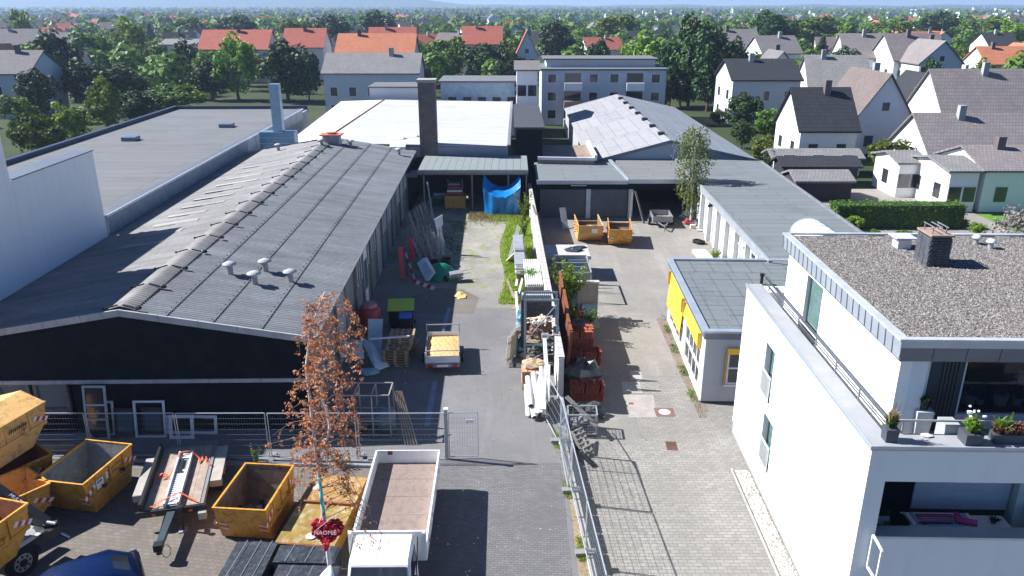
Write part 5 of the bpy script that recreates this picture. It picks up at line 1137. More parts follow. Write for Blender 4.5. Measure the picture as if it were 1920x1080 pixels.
strap([(-.8, 1.8, .74), (-.65, 2.1, .8), (-.45, 2.0, .76), (-.6, 1.8, .75), (-.35, 1.9, .78), (-.28, 2.3, .8), (-.2, 3.2, .92), (.2, 3.25, .92)], '', 'orange ratchet strap looped at the left of the loading ramp')
strap([(.25, 3.2, .9), (.5, 2.9, .76), (.55, 2.6, .74), (.62, 3.1, .78), (.72, 3.05, .77), (.78, 2.6, .74), (.9, 2.4, .76), (.98, 2.3, .8)], '', 'orange and white strap heaped at the right rear of the low trailer')
strap([(-.75, .15, .76), (-.5, .1, .77), (-.55, .2, .8), (-.2, .25, .92), (.2, .55, .92), (.8, .1, .75)], '', 'orange strap across the front of the low trailer')
# ================================================================== LOADER TRUCK (lower left)
a = P(-60, 1085, 1.05); b = P(98, 985, 1.05); d = (b - a); d.z = 0; Ld2 = d.length; d.normalize()
t = thing('skip_loader_truck', 'black chassis of a skip loader truck with lifting arm, cut by the lower left corner', 'truck', (b.x - d.y * 1.05, b.y + d.x * 1.05, 0), math.atan2(d.y, d.x))
mb = MB(); mb.box(-5.0, 0, -.12, .12, .8, 1.05); mb.box(-5.0, 0, -1.1, -.9, .8, 1.05); obj('chassis', mb, BLACK, t)
mb = MB(); mb.box(-5.0, -.1, .9, 1.1, .8, 1.05); obj('chassis_rail', mb, BLACK, t)
mb = MB(); mb.box(-5.0, -.2, -1.16, -1.02, 1.05, 1.10); obj('edge_strip', mb, ALU, t)
mb = MB(); mb.box(-4.0, -.3, -.98, -.2, 1.05, 1.09); obj('grey_plate', mb, GALVD, t)
wheel(t, 0, 0, .5, .28, -1) if False else None
def wheel_y(par, x, y, r, w, side):
    mb = MB(); mb.cyl((x, y - w / 2, r), (x, y + w / 2, r), r, n=24); o = obj('wheel', mb, RUB, par); m2 = MB(); yy = y + side * w / 2; m2.cyl((x, yy, r), (x, yy + side * .02, r), r * .58, n=18); obj('rim', m2, GALV, o); m3 = MB(); m3.cyl((x, yy + side * .02, r), (x, yy + side * .05, r), r * .25, n=12)
    for k in range(8): an = k * math.pi / 4; m3.cyl((x + math.cos(an) * r * .42, yy + side * .02, r + math.sin(an) * r * .42), (x + math.cos(an) * r * .42, yy + side * .028, r + math.sin(an) * r * .42), r * .09, n=6)
    obj('hub', m3, BLACK, o)
wheel_y(t, -1.15, -.95, .5, .34, -1); wheel_y(t, -2.7, -.95, .5, .34, -1); wheel_y(t, -1.15, .95, .5, .34, 1)
mb = MB(); n = 10
for i in range(n): a1 = math.pi * i / n; a2 = math.pi * (i + 1) / n; mb.poly([(-1.15 + .6 * math.cos(a1), -1.15, .5 + .58 * math.sin(a1)), (-1.15 + .6 * math.cos(a2), -1.15, .5 + .58 * math.sin(a2)), (-1.15 + .6 * math.cos(a2), -.75, .5 + .58 * math.sin(a2)), (-1.15 + .6 * math.cos(a1), -.75, .5 + .58 * math.sin(a1))], .02)
obj('mudguard', mb, BLACK, t)
Mi = (Matrix.Translation(t.location) @ Matrix.Rotation(t.rotation_euler.z, 4, 'Z')).inverted()
pa, pb = Mi @ P(-25, 905, 2.5), Mi @ P(88, 982, 1.35)
mb = MB(); mb.bar(pa, pb, .26, .30); arm = obj('lifting_arm', mb, BLACK, t)
dd = (pb - pa); nrm = Vector((0, 0, 1)); off = Vector((0, 0, .158))
def strip_on(u0, u1, w, m, nm, dz=0):
    mb = MB(); mb.bar(pa + dd * u0 + off + Vector((0, 0, dz)), pa + dd * u1 + off + Vector((0, 0, dz)), w, .008); return obj(nm, mb, m, arm)
strip_on(.30, .42, .08, ALU, 'chrome_rod'); strip_on(.58, .92, .05, ALU, 'chrome_rod'); rs = strip_on(.42, .58, .15, REDW, 'red_label', .004)
txt = text_mesh('MULT', .17, WHW); to = obj('lettering', txt, None, rs); to.matrix_local = Matrix.Translation(pa + dd * .5 + off + Vector((0, 0, .02))) @ dd.to_track_quat('X', 'Z').to_matrix().to_4x4()
mb = MB(); q = Mi @ P(110, 985, 1.3); mb.cyl(pb + Vector((-.1, 0, .0)), q + Vector((0, 0, .1)), .09, n=10); mb.box(pb.x - .2, pb.x + .15, pb.y - .35, pb.y + .35, 1.0, 1.3); rl_ = obj('roller_housing', mb, BLACK, t); m2 = MB(); m2.cyl(pb + Vector((-.05, -.1, .12)), q + Vector((-.08, 0, .12)), .05, n=8); obj('chrome_pin', m2, ALU, rl_)
mb = MB(); mb.bar(Mi @ P(98, 992, 1.0), Mi @ P(130, 1008, .75), .1, .08); obj('tail_bar', mb, BLACK, t); mb = MB(); mb.bar((Mi @ P(98, 992, 1.05)), Mi @ P(130, 1008, .80), .05, .03); obj('tail_bar_edge', mb, ALU, t)
lk = make_skip('yellow skip lying on the loader truck at the lower left corner', L=3.4, W=1.75, H=1.4, m=YEL, inside=RUST); put(lk, (-125, 1075), (52, 948), 2.3, 1.75, 3.4, .98)
# ================================================================== BLUE CAR (only its tail reaches into the picture)
c = P(215, 1040, 1.1)
t = thing('blue_car', 'dark blue car at the bottom edge between the loader truck and the black covered pallets', 'car', (P(262, 1056, .9).x + .15, P(262, 1056, .9).y - .2, 0), rad(32))
# local x: forward axis points to -x, tail at x = 0
prof = [(-4.0, .35), (-4.05, .65), (-3.9, .85), (-3.0, .98), (-2.3, 1.42), (-1.9, 1.48), (-.75, 1.46), (-.25, 1.15), (-.02, 1.0), (.05, .75), (.03, .4)]
mb = MB(); nP = len(prof); secs = [(-.86, .0), (-.80, .06), (-.62, .1), (0, .13), (.62, .1), (.80, .06), (.86, 0)]
for (y, e) in secs:
    for (x, z) in prof: mb.v.append((x * (1 - .02 * abs(y)), y * (1 if z < 1.02 else .84), z + (e - .1 if z > 1.1 else 0)))
ns_ = len(secs)
mb.f = [(i + c_ * nP, (i + 1) + c_ * nP, (i + 1) + (c_ + 1) * nP, i + (c_ + 1) * nP) for c_ in range(ns_ - 1) for i in range(nP - 1)] + [tuple(range(nP)), tuple(range((ns_ - 1) * nP, ns_ * nP))[::-1]]
mb.sm = True; mb.rc = True; body = obj('body', mb, BLUECAR, t)
def car_glass(nm, xa, za, xb, zb):
    mb = MB(); ys = [(-.60, .068), (-.40, .105), (0, .13), (.40, .105), (.60, .068)]
    for (y, e) in ys:
        for (x, z) in ((xa, za), (xb, zb)): mb.v.append((x, y * .84, z + e - .1 + .012))
    mb.f = [(2 * i, 2 * i + 1, 2 * i + 3, 2 * i + 2) for i in range(4)]; obj(nm, mb, GLASS, t)
car_glass('rear_window', -.29, 1.175, -.70, 1.43); car_glass('windscreen', -2.93, 1.02, -2.36, 1.375)
for s in (-1, 1):
    mb = MB(); mb.poly([(-2.75, s * .862, 1.02), (-.5, s * .862, 1.03), (-.85, s * .735, 1.36), (-2.2, s * .735, 1.37)], .015, (0, s, .2)); obj('side_window', mb, GLASS, t)
    mb = MB(); mb.box(-.1, .03, s * .66 - .13, s * .66 + .13, .74, .93); obj('tail_light', mb, REDLT, t)
    wheel_y(t, -.75, s * .8, .31, .2, s); wheel_y(t, -3.2, s * .8, .31, .2, s)
    mb = MB(); mb.blob((-2.6, s * 1.0, 1.02), .1, (1, 1.3, .8), 8, 5, 0); obj('mirror', mb, BLUECAR, t)
# ================================================================== BLACK COVERED PALLETS
pc = [P(400, 1078, .85), P(640, 1078, .85), P(655, 1018, .85), P(432, 1022, .85)]
cpx = P(532, 1042, .8)
for i, (px, py, w_, d_, lab) in enumerate(((462, 1052, 1.25, 1.9, 'black wrapped pallet load, left one under the flat mossy skip'), (575, 1038, 1.85, .78, 'black wrapped pallet load beside the white street lamp, rear one'), (572, 1080, 1.85, .9, 'black wrapped pallet load beside the white street lamp, front one'))):
    c = P(px, py, .85); t = thing('wrapped_pallet', lab, 'pallet load', (c.x, c.y, 0), rad(-2)); mb = MB(); nx = 8
    mb.box(-w_ / 2, w_ / 2, -d_ / 2, d_ / 2, .14, .8 + i * .03)
    for k in range(9): x = -w_ / 2 + ru(0, w_ - .3); mb.box(x, x + ru(.15, .5), -d_ / 2 + ru(0, .2), d_ / 2 - ru(0, .2), .8, .83 + ru(0, .02))
    obj('wrapped_load', mb, TARP, t)
    for x in (-.3 * w_, .05, .32 * w_): m2 = MB(); m2.bar((x, -d_ / 2, .865), (x + .08, d_ / 2, .865), .016, .006); obj('band', m2, GALVD, t)
    m2 = MB(); [m2.box(-w_ / 2, w_ / 2, y - .05, y + .05, 0, .13) for y in (-d_ / 2 + .08, 0, d_ / 2 - .08)]; obj('pallet', m2, WOODP, t)

# ================================================================== STREET LAMP
c = P(622, 1058, 5.2)
t = thing('street_lamp', 'white oval street lamp head at the bottom edge below the heart wreath', 'street lamp', (c.x - .05, c.y - .6, 0))
mb = MB(); mb.cyl((0, 0, 0), (0, 0, 5.0), .07, .05, n=12); obj('post', mb, GALVD, t)
mb = MB(); n = 14; 
for j in range(n + 1):
    v = j / n; y = -.45 + 1.1 * v; rr = .20 * math.sin(math.pi * min(1, .12 + v * .88) ** .8) ** .7 if 0 < j < n else .02
    for i in range(14): a = 2 * math.pi * i / 14; mb.v.append((rr * math.cos(a), y, 5.12 + rr * .6 * math.sin(a)))
mb.f = [(j * 14 + i, j * 14 + (i + 1) % 14, (j + 1) * 14 + (i + 1) % 14, (j + 1) * 14 + i) for j in range(n) for i in range(14)]; mb.sm = True; obj('lamp_head', mb, LAMPW, t)
# ================================================================== DIVIDING WALL
wA, wB = Vector((2.16, 30.9, 0)), Vector((1.5, 66, 0)); WALLH = 2.05
t = thing('dividing_wall', 'long white painted wall between the two yards with brick coping', 'wall', (wA.x, wA.y, 0), yaw(wA, wB))
LWl = (wB - wA).length
mb = MB(); mb.box(0, LWl, -.12, .12, ZR, WALLH - .08); obj('wall_body', mb, mat('patchy_white_wall', (.60, .60, .57), .9, var=.12, dirt=(.25, .25, .2), dirt_amt=.6, dirt_scale=1.2), t)
bm_ = MB().box(0, .225, -.14, .14, WALLH - .08, WALLH).mesh('coping_brick', BRICKW)
for k in range(int(LWl / .24)): o = obj('coping_brick', bm_, None, t, loc=(k * .24, 0, ru(-.006, .006)))
em = MB().box(-.012, 0, -.12, .12, 0, .105).mesh('end_brick', BRICKW)
for k in range(20): obj('end_brick', em, None, t, loc=(0, 0, ZR + .1 + k * .118))
M_D = Matrix.Translation(t.location) @ Matrix.Rotation(t.rotation_euler.z, 4, 'Z')
def pallet(loc, rz, label=None, group=None, par=None, tilt=None, m=WOODP, nested=False):
    if par is None: t = thing('pallet', label, 'pallet', loc, rz, group)
    else: t = par
    if tilt: t.rotation_euler = tilt
    for k in range(5): mb = MB(); x = -.6 + k * .2625; mb.box(-.4 + 0, .4, -.6 + k * .264, -.6 + k * .264 + .13, .122, .144) ; obj('deck_board', mb, m, t)
    for k in range(3): mb = MB(); x = -.4 + k * .35; mb.box(x, x + .1, -.6, .6, .10, .122); obj('stringer', mb, m, t)
    for k in range(3):
        for j in range(3): mb = MB(); x = -.4 + k * .35; y = -.6 + j * .53; mb.box(x, x + .1, y, y + .14, .022, .10); obj('block', mb, m, t)
    for k in range(3): mb = MB(); x = -.4 + k * .35; mb.box(x, x + .1, -.6, .6, 0, .022); obj('skid_board', mb, m, t)
    return t
p0 = pallet((0, 0, 0), 0, 'x', None)
# stack of pallets beside the sand trailer: ordinals make the labels
c = P(741, 690); c.y += .5; ords = ['lowest', 'second', 'third', 'fourth', 'fifth', 'sixth', 'seventh', 'eighth', 'ninth', 'topmost']
for i in range(10):
    lab = ords[i] + ' wooden pallet of the tall stack beside the sand trailer'
    o = p0 if i == 0 else copy_tree(p0); o.location = (c.x + ru(-.04, .04) + (.03 * i if i > 5 else 0), c.y + ru(-.04, .04) + (.06 * i if i > 6 else 0), .146 * i); o.rotation_euler = (0, 0, math.pi / 2 + ru(-.04, .04)); o['label'] = lab; o['group'] = 'stacked pallets beside the trailer'
mb = MB(); mb.bar((c.x - 1.1, c.y - .55, 1.56), (c.x + .75, c.y - .35, 1.6), .07, .07); obj('white_bar', mb, PVC, label='white square tube lying across the top of the pallet stack', cat='tube')
# second lower stack just behind
for i in range(4): o = dup(p0, (c.x + .35, c.y + 1.35, .146 * i), math.pi / 2 + ru(-.05, .05), ords[i] + ' pallet of the low stack behind the tall pallet stack', 'low pallet stack')
# white sheets leaning
for i, (pts, lab) in enumerate(((((-7.3, 36.6, 1.5), (-6.55, 36.6, 1.5), (-6.5, 35.3, .05), (-7.2, 35.3, .05)), 'white rigid sheet leaning behind the pallet stack, upright one'), (((-7.6, 35.6, 1.0), (-6.9, 35.0, .9), (-5.9, 34.0, .1), (-6.5, 33.6, .02)), 'white rigid sheet lying askew at the foot of the pallet stack'), (((-7.9, 35.0, 1.1), (-7.3, 34.7, 1.15), (-7.1, 34.0, .5), (-7.7, 33.9, .45)), 'small white folded sheet next to the dry birch crown'))):
    mb = MB(); mb.poly(pts, .03, (.1, -1, .2)); obj('white_sheet', mb, mat('pale_insulation_sheet', (.50, .58, .62), .7) if i == 0 else bpy.data.materials['pale_insulation_sheet'], label=lab, cat='sheet')
mb = MB(); pts = [(-8.0 + .25 * math.cos(k * 2.1) + .3 * (k % 3) * .5, 33.3 + .2 * math.sin(k * 1.3), 1.3 + .35 * math.sin(k * .9)) for k in range(18)]; mb.tube([Vector(p) for p in pts], .05, 5); obj('white_hose', mb, PVC, label='tangled thick white ribbon hanging in the dry birch crown', cat='ribbon')
# red drum with funnel, bin with lime lid
c = P(694, 625); t = thing('red_barrel', 'large dull red barrel at the corner of the long hall', 'barrel', (c.x, c.y + .3, 0)); mb = MB(); mb.lathe([(.001, 0), (.55, 0), (.58, .1), (.58, 1.25), (.50, 1.4), (.001, 1.42)], 18); mb.sm = True; obj('drum', mb, REDD, t); mb = MB(); mb.lathe([(.001, 1.42), (.4, 1.42), (.38, 1.6), (.001, 1.66)], 14); obj('lid', mb, mat('faded_pink_lid', (.45, .22, .2), .7), t)
for (px, py, m, lab, w_, h_) in ((754, 612, LIME, 'black wheeled bin with lime green lid behind the pallets', 1.35, 1.1), (762, 622, BLUEP, 'black wheeled bin with blue lid in front of the lime lidded one', .62, .95)):
    c = P(px, py); t = thing('wheeled_bin', lab, 'bin', (c.x, c.y, 0), rad(4)); mb = MB(); mb.poly([(-w_ / 2 + .08, -.35, .08), (w_ / 2 - .08, -.35, .08), (w_ / 2, -.42, h_), (-w_ / 2, -.42, h_)], .8, (0, 1, 0)); obj('body', mb, BLACK, t)
    for k in range(4 if w_ > 1 else 1):
        mb = MB(); z0 = h_ + .02 + k * .09 if w_ > 1 else h_ + .02; y0 = -.44 + k * .23 if w_ > 1 else -.44; y1 = y0 + (.22 if w_ > 1 else .85); mb.poly([(-w_ / 2 - .03, y0, z0), (w_ / 2 + .03, y0, z0), (w_ / 2 + .03, y1, z0 + .06), (-w_ / 2 - .03, y1, z0 + .06)], .05); obj('lid', mb, m, t)
    for s in (-1, 1): mb = MB(); mb.cyl((s * w_ / 2 - .05, .4, .1), (s * w_ / 2 + .05, .4, .1), .1, n=10); obj('wheel', mb, RUB, t)
# steel stillage frame by the fence with drum and boards
c = P(708, 788)
t = thing('steel_frame_rack', 'rusty tubular steel frame rack beside the birch, just behind the fence', 'rack', (-6.0, 27.6, 0), 0)
mb = MB(); W_, D_, H_ = 2.1, 1.1, 1.9
x0 = -1.0
for x in (x0, x0 + .7, x0 + 1.4, x0 + 2.1): mb.bar((x, 0, 0), (x, 0, H_), .045); mb.bar((x, D_, 0), (x, D_, H_), .045); mb.bar((x, 0, H_), (x, D_, H_), .04)
for z in (.1, .75, H_): mb.bar((x0, 0, z), (x0 + 2.1, 0, z), .045); mb.bar((x0, D_, z), (x0 + 2.1, D_, z), .045)
obj('frame', mb, mat('light_rusty_tube', (.38, .33, .29), .7, .3), t)
mb = MB(); mb.lathe([(.001, .1), (.38, .1), (.4, .8), (.3, .95), (.001, 1.0)], 14, (-5.15, 28.1, 0)); mb.sm = True; obj('blue_drum', mb, mat('slate_blue_drum', (.12, .17, .20), .5), label='slate blue drum standing inside the steel frame rack', cat='drum')
mb = MB(); mb.blob((-6.3, 28.1, .35), .45, (1.3, .8, .7), 10, 6, .15); obj('dark_bag', mb, TARP, label='dark sack lying inside the steel frame rack', cat='sack')
for i in range(5): mb = MB(); mb.bar((-4.75 + i * .07, 28.2, 1.8), (-4.25 + i * .12, 27.0, .03), .05, .03); obj('leaning_plank', mb, WOOD, label='weathered plank leaning at the right of the steel frame rack', cat='plank', group='planks leaning on the steel frame rack')
mb = MB(); mb.blob((-6.8, 33.4, .1), .42, (1.2, .8, .35), 10, 5, .08); obj('wrapped_bundle', mb, LBLUE, label='flat pale blue bundle on the ground left of the pallet stack', cat='bundle')
# leaning windows and doors along the gable wall
def frame_thing(x, w_, h_, label, m, pane=None, z0=.02, lean=.45, bars=(), fw=.08, y=28.0, nm='window_frame', cat='window frame'):
    t = thing(nm, label, cat, (x, y - .0, z0)); t.rotation_euler = (-math.atan2(lean, h_) * .8, 0, ru(-.02, .02)); t.location.y = y - lean
    for (a, b, c_, d) in ((0, w_, 0, fw), (0, w_, h_ - fw, h_), (0, fw, fw, h_ - fw), (w_ - fw, w_, fw, h_ - fw)): mb = MB(); mb.box(a, b, -.035, .035, c_, d); obj('frame_bar', mb, m, t)
    for z in bars: mb = MB(); mb.box(fw, w_ - fw, -.03, .03, z - .04, z + .04); obj('crossbar', mb, m, t)
    if pane: mb = MB(); mb.box(fw, w_ - fw, -.005, .005, fw, h_ - fw); obj('pane', mb, pane, t)
    return t
GW = mat('grey_framed_door', (.42, .44, .47), .5)
frame_thing(P(166, 815).x, 1.15, 1.45, 'broad white window frame standing behind the tall grey glazed door', WHITEF, None, y=28.05, lean=.3)
frame_thing(P(172, 816).x, .92, 2.25, 'tall grey glazed door leaning on the black gable wall', GW, GLASS, y=27.9, lean=.5, bars=(1.45, .85), nm='glazed_door', cat='door')
frame_thing(P(222, 812).x, .85, 1.15, 'brown wooden window with pale pane leaning left of the large white frame', RUSTW := mat('brown_window_wood', (.10, .055, .03), .7), GLASSB, y=28.0, lean=.3, fw=.11, nm='wooden_window', cat='window')
frame_thing(P(262, 813).x, 1.25, 1.55, 'large upright white window frame in the middle of the row', WHITEF, None, y=27.9, lean=.35)
frame_thing(P(270, 811).x, .9, 1.1, 'brown wooden window standing behind the large white frame', RUSTW, GLASSB, y=28.1, lean=.2, fw=.1, nm='wooden_window', cat='window')
frame_thing(P(330, 809).x, .98, .98, 'square white double window frame, second from the right of the row', WHITEF, None, y=27.75, lean=.3, fw=.12)
frame_thing(P(318, 806).x, 2.1, .78, 'low long white window frame behind the square one at the right end', WHITEF, None, y=28.05, lean=.2, fw=.1)
for i in range(4): mb = MB(); mb.bar((-20, 27.2 - i * .12, .3 + i * .03), (-16.9 + .1 * i, 27.3 - i * .1, .3), .16, .06); obj('steel_profile', mb, GALVD, label='grey profile lying along the foot of the gable wall behind the skips', cat='profile', group='profiles along the gable wall')
mb = MB(); mb.box(-20.4, -16.8, 26.5, 26.9, 0, .26); obj('timber_stack', mb, WOODG, label='low grey timber stack on the ground behind the yellow skips', cat='timber')

# ================================================================== ALONG THE HALL SIDE WALL: scaffold frames, barriers, sheets
sf = thing('scaffold_ladder', 'galvanised ladder frame of scaffolding leaning on the side wall of the hall', 'scaffold frame', (0, 0, 0), 0, 'scaffold frames leaning on the hall')
mb = MB(); mb.cyl((0, 0, 0), (0, 0, 2.0), .024, n=5); mb.cyl((.73, 0, 0), (.73, 0, 2.0), .024, n=5); obj('stile', mb, GALVD, sf)
rm_ = MB().cyl((0, 0, 0), (.73, 0, 0), .018, n=5).mesh('rung', GALVD); [obj('rung', rm_, None, sf, loc=(0, 0, .25 + .45 * k)) for k in range(4)]
def putframe(o, x, y, lean, rz, z=0): o.location = (x, y, z); o.rotation_euler = (rad(lean), rad(ru(-3, 3)), rz)
spots = []
for k in range(16): spots.append((-7.2 + .12 * k, 51.0 + .09 * k + ru(0, .5), -14 + ru(-7, 7), rad(70) + ru(-.45, .45)))
for k in range(16): spots.append((-7.3 + .07 * k, 55.5 + k * .3, -17 + ru(-8, 8), rad(85) + ru(-.45, .45)))
for k in range(12): spots.append((-6.0 + .10 * k, 49.6 + .12 * k, -20 + ru(-7, 7), rad(60) + ru(-.35, .35)))
for i, (x, y, ln, rz) in enumerate(spots): o = sf if i == 0 else copy_tree(sf); putframe(o, x, y, ln, rz); o['label'] = 'galvanised scaffold ladder frame on the hall wall, ' + ('fan left of the battens' if i < 16 else 'row near the shed' if i < 32 else 'stack near the green heap')
# pale bundle of battens
bt = thing('batten_bundle', 'sheaf of white battens standing upright among the scaffold frames', 'battens', (-5.0, 52.2, 0))
for k in range(16): mb = MB(); a_ = k * .4; mb.bar((.25 * math.cos(a_) * 1.2, .2 * math.sin(a_), 0), (.1 * math.cos(a_) - .05, .1 * math.sin(a_) + .1, 2.5 + ru(-.2, .1)), .07, .03); obj('batten', mb, PVC if k % 3 else LBLUE, bt)
mb = MB(); mb.poly([(-5.35, 52.0, 2.6), (-4.8, 52.1, 2.9), (-4.75, 52.0, 2.2), (-5.2, 51.8, 1.9)], .06, (0, -1, 0)); obj('plastic_cover', mb, PVC, label='white plastic cover over the batten sheaf', cat='cover')
mb = MB(); mb.bar((-6.9, 62.5, 2.9), (-6.3, 60.5, .1), .1); obj('long_pole', mb, GALV, label='long pole leaning near the corner of shed and hall', cat='pole')
# barriers red white
def barrier(x, y, z, rz, tilt, lab, n=6, L=1.9):
    t = thing('barrier_board', lab, 'barrier', (x, y, z)); t.rotation_euler = (0, tilt, rz)
    for k in range(n): mb = MB(); x0 = L * k / n; mb.poly([(x0, 0, 0), (x0 + L / n, 0, 0), (x0 + L / n + .08, 0, .25), (x0 + .08, 0, .25)], .03, (0, 1, 0)); obj('stripe', mb, REDW if k % 2 == 0 else WHW, t)
barrier(-7.0, 47.9, 1.75, rad(-62), rad(44), 'red and white barrier board standing on end against the hall wall', L=2.3)
barrier(-6.2, 45.3, .35, rad(-20), rad(12), 'red and white barrier board lying across the bottom of the pile', L=1.5)
mb = MB(); mb.bar((-6.95, 46.9, 0), (-7.1, 47.4, 2.0), .3, .12); obj('red_barrier_stand', mb, REDW, label='red plastic barrier stand beside the hall wall', cat='barrier')
mb = MB(); mb.bar((-6.5, 48.9, .6), (-6.7, 49.2, 2.1), .25, .1); obj('red_white_cone', mb, REDW, label='second red barrier post, farther along the hall wall', cat='barrier')
# white grooved boards
t = thing('sign_board_stack', 'stack of pale blue white boards leaning askew by the barriers', 'boards', (-5.5, 46.6, 0)); t.scale = (.7, .7, .75)
for k in range(4):
    mb = MB(); o_ = k * .09; mb.poly([(-.75 + o_, .5, 1.45), (-.1 + o_, .6, 1.9), (.75 + o_, -.3, .85), (.1 + o_, -.5, .15)], .04, (.1, -1, .3)); obj('board', mb, WHW if k else mat('pale_blue_board', (.48, .60, .72), .5), t)
mb = MB(); [mb.bar((-.3 + .05 * k, .12 - .06 * k - .06, 1.3 - .07 * k + .05), (.18 + .05 * k, .4 - .1 * k - .1, 1.5 - .07 * k + .05), .02) for k in range(9)]; obj('grooves', mb, LBLUE, t)
# green tarpaulin over a heap, wheelbarrow and chair frames
mb = MB(); n = 16; m_ = 9
for j in range(m_ + 1):
    for i in range(n):
        a_ = 2 * math.pi * i / n; r_ = (j / m_); rr = r_ * (1 + .12 * math.sin(3 * a_) + ru(-.06, .06)); z = .95 * (1 - r_ ** 2.2) + ru(0, .07); mb.v.append((1.15 * rr * math.cos(a_), .85 * rr * math.sin(a_), max(.02, z)))
mb.f = [(j * n + i, j * n + (i + 1) % n, (j + 1) * n + (i + 1) % n, (j + 1) * n + i) for j in range(m_) for i in range(n)]; mb.sm = True
obj('green_tarpaulin', mb, GREEN, label='green tarpaulin heap in the shade beside the long hall', cat='tarpaulin', loc=(-4.6, 47.2, 0))
t = thing('wheelbarrow', 'grey wheelbarrow parked against the green tarpaulin heap', 'wheelbarrow', (-3.55, 46.6, 0), rad(15)); mb = MB(); mb.poly([(-.4, -.3, .55), (.4, -.35, .62), (.4, .35, .62), (-.4, .3, .55)], .2); obj('tray', mb, GALVD, t)
for s in (-1, 1): mb = MB(); mb.bar((-.6, s * .2, .35), (.9, s * .3, .6), .04); mb.bar((.2, s * .22, 0), (.25, s * .22, .42), .04); obj('handle', mb, GALV, t)
mb = MB(); mb.cyl((-.65, -.04, .2), (-.65, .04, .2), .2, n=12); obj('wheel', mb, RUB, t)
for (x, y, z, r, lab) in ((-5.3, 49.1, .3, .45, 'black rubble bucket behind the green heap, left one'), (-4.4, 49.6, .3, .4, 'black rubble bucket behind the green heap, right one')):
    mb = MB(); mb.lathe([(.001, 0), (r * .8, 0), (r, .5), (r * .9, .5), (r * .7, .1), (.001, .1)], 14, (x, y, .02)); obj('bucket', mb, BLACK, label=lab, cat='bucket')
mb = MB(); mb.blob((-3.1, 43.9, .02), .5, (.7, 1.3, .22), 9, 5, .3); obj('sand_heap', mb, SAND, kind='stuff', label='small sandy heap at the shadow edge of the left yard', cat='sand')

# ================================================================== LEFT OF THE DIVIDING WALL
def plank(a, b, w_, h_, m, lab, nm='plank', cat='plank', grp=None):
    mb = MB(); mb.bar(a, b, w_, h_); return obj(nm, mb, m, label=lab, cat=cat, group=grp)
# corrugated white sheets laid on top
c0, c1 = P(988, 536, 1.75), P(1001, 486, 1.75)
t = thing('corrugated_sheet_stack', 'stack of white corrugated sheets lying along the dividing wall', 'sheets', (P(1001, 533, 1.5).x, P(1001, 533, 1.5).y, 1.35), rad(1.0))
for s_ in range(3):
    mb = MB(); n = 44
    for i in range(n + 1):
        x = -.48 + .96 * i / n; z = .05 * s_ + .022 * math.sin(2 * math.pi * i / 44 * 8)
        mb.v += [(x + ru(0, .0) + .02 * s_, 0 + .05 * s_, z), (x + .02 * s_, 4.9 - .04 * s_, z)]
    mb.f = [(2 * i, 2 * i + 2, 2 * i + 3, 2 * i + 1) for i in range(n)]; obj('corrugated_sheet', mb, mat('pale_corrugated_sheet', (.50, .51, .51), .6, dirt=(.3, .3, .28)) if s_ == 0 else bpy.data.materials['pale_corrugated_sheet'], t)
for y in (.5, 4.2): mb = MB(); mb.box(-.5, .5, y, y + .12, -1.35, -.03); obj('trestle', mb, WOOD, t)
# grey metal table like planks beyond (scaffold decks)
t = thing('scaffold_deck_stack', 'long pile of grey aluminium scaffold decks beside the dividing wall', 'scaffold decks', (.75, 45.2, .9), rad(1))
for k in range(7): mb = MB(); mb.box(-.55 + (k % 3) * .03, .1 + (k % 2) * .06, .1 * k, 8.4 - .2 * k, k * .07, k * .07 + .055); obj('deck', mb, (GALV, ALU, CONCL)[k % 3], t)
for y in (1, 4, 7): mb = MB(); mb.box(-.45, .1, y, y + .1, -.9, 0); obj('bearer', mb, WOOD, t)
mb = MB(); mb.box(-.5, .05, 3.2, 3.7, .5, .58); obj('crosspiece', mb, GALVD, t)
plank((-.15, 50.6, .05), (.45, 48.9, 1.2), .6, .08, PALE, 'pale wide board leaning over the grass onto the deck pile', 'board', 'board')
for i, (x, y, a_, m) in enumerate(((.25, 45.2, 1.5, WHITEP), (.35, 43.2, 1.45, PVC), (.05, 40.8, 1.2, WOOD), (.3, 40.1, 1.6, PVC), (.15, 42.0, 1.75, WOOD))):
    plank((x, y, .15 + .1 * i), (x + math.cos(a_) * 2.6, y + math.sin(a_) * 2.6, .35 + .12 * i), .14, .05, m, ('white window profile lying in the grass nearest the deck pile', 'white profile lying in the grass left of the corrugated sheets', 'grey board end sticking into the grass', 'short white board in the grass beside the sheet stack', 'weathered board lying slantwise on the grass strip')[i], 'board', 'board')
for i in range(5):   # handrail tubes
    mb = MB(); mb.cyl((-.1 - .04 * i, 51.2, .1), (.6 - .05 * i, 53.8 + .2 * i, 1.5), .02, n=5); obj('tube', mb, GALVD, label='thin steel tube leaning towards the wall beyond the pale board', cat='tube', group='steel tubes leaning beyond the deck pile')
# slatted pallets standing on edge (white) 
for i in range(3):
    t = thing('upright_pallet', ('nearest', 'middle', 'rear')[i] + ' of the three sunlit slatted panels leaning at the yard side of the rack', 'pallet', (-.12 + .16 * i, 34.6 + .55 * i, 0)); t.rotation_euler = (0, rad(14), rad(72))
    for k in range(8): mb = MB(); mb.box(-.6 + k * .16, -.6 + k * .16 + .085, -.02, .02, 0, 1.35); obj('slat', mb, PALE, t)
    mb = MB(); mb.box(-.6, .62, .02, .06, .2, .3); mb.box(-.6, .62, .02, .06, 1.0, 1.1); obj('crossbar', mb, WOOD, t)
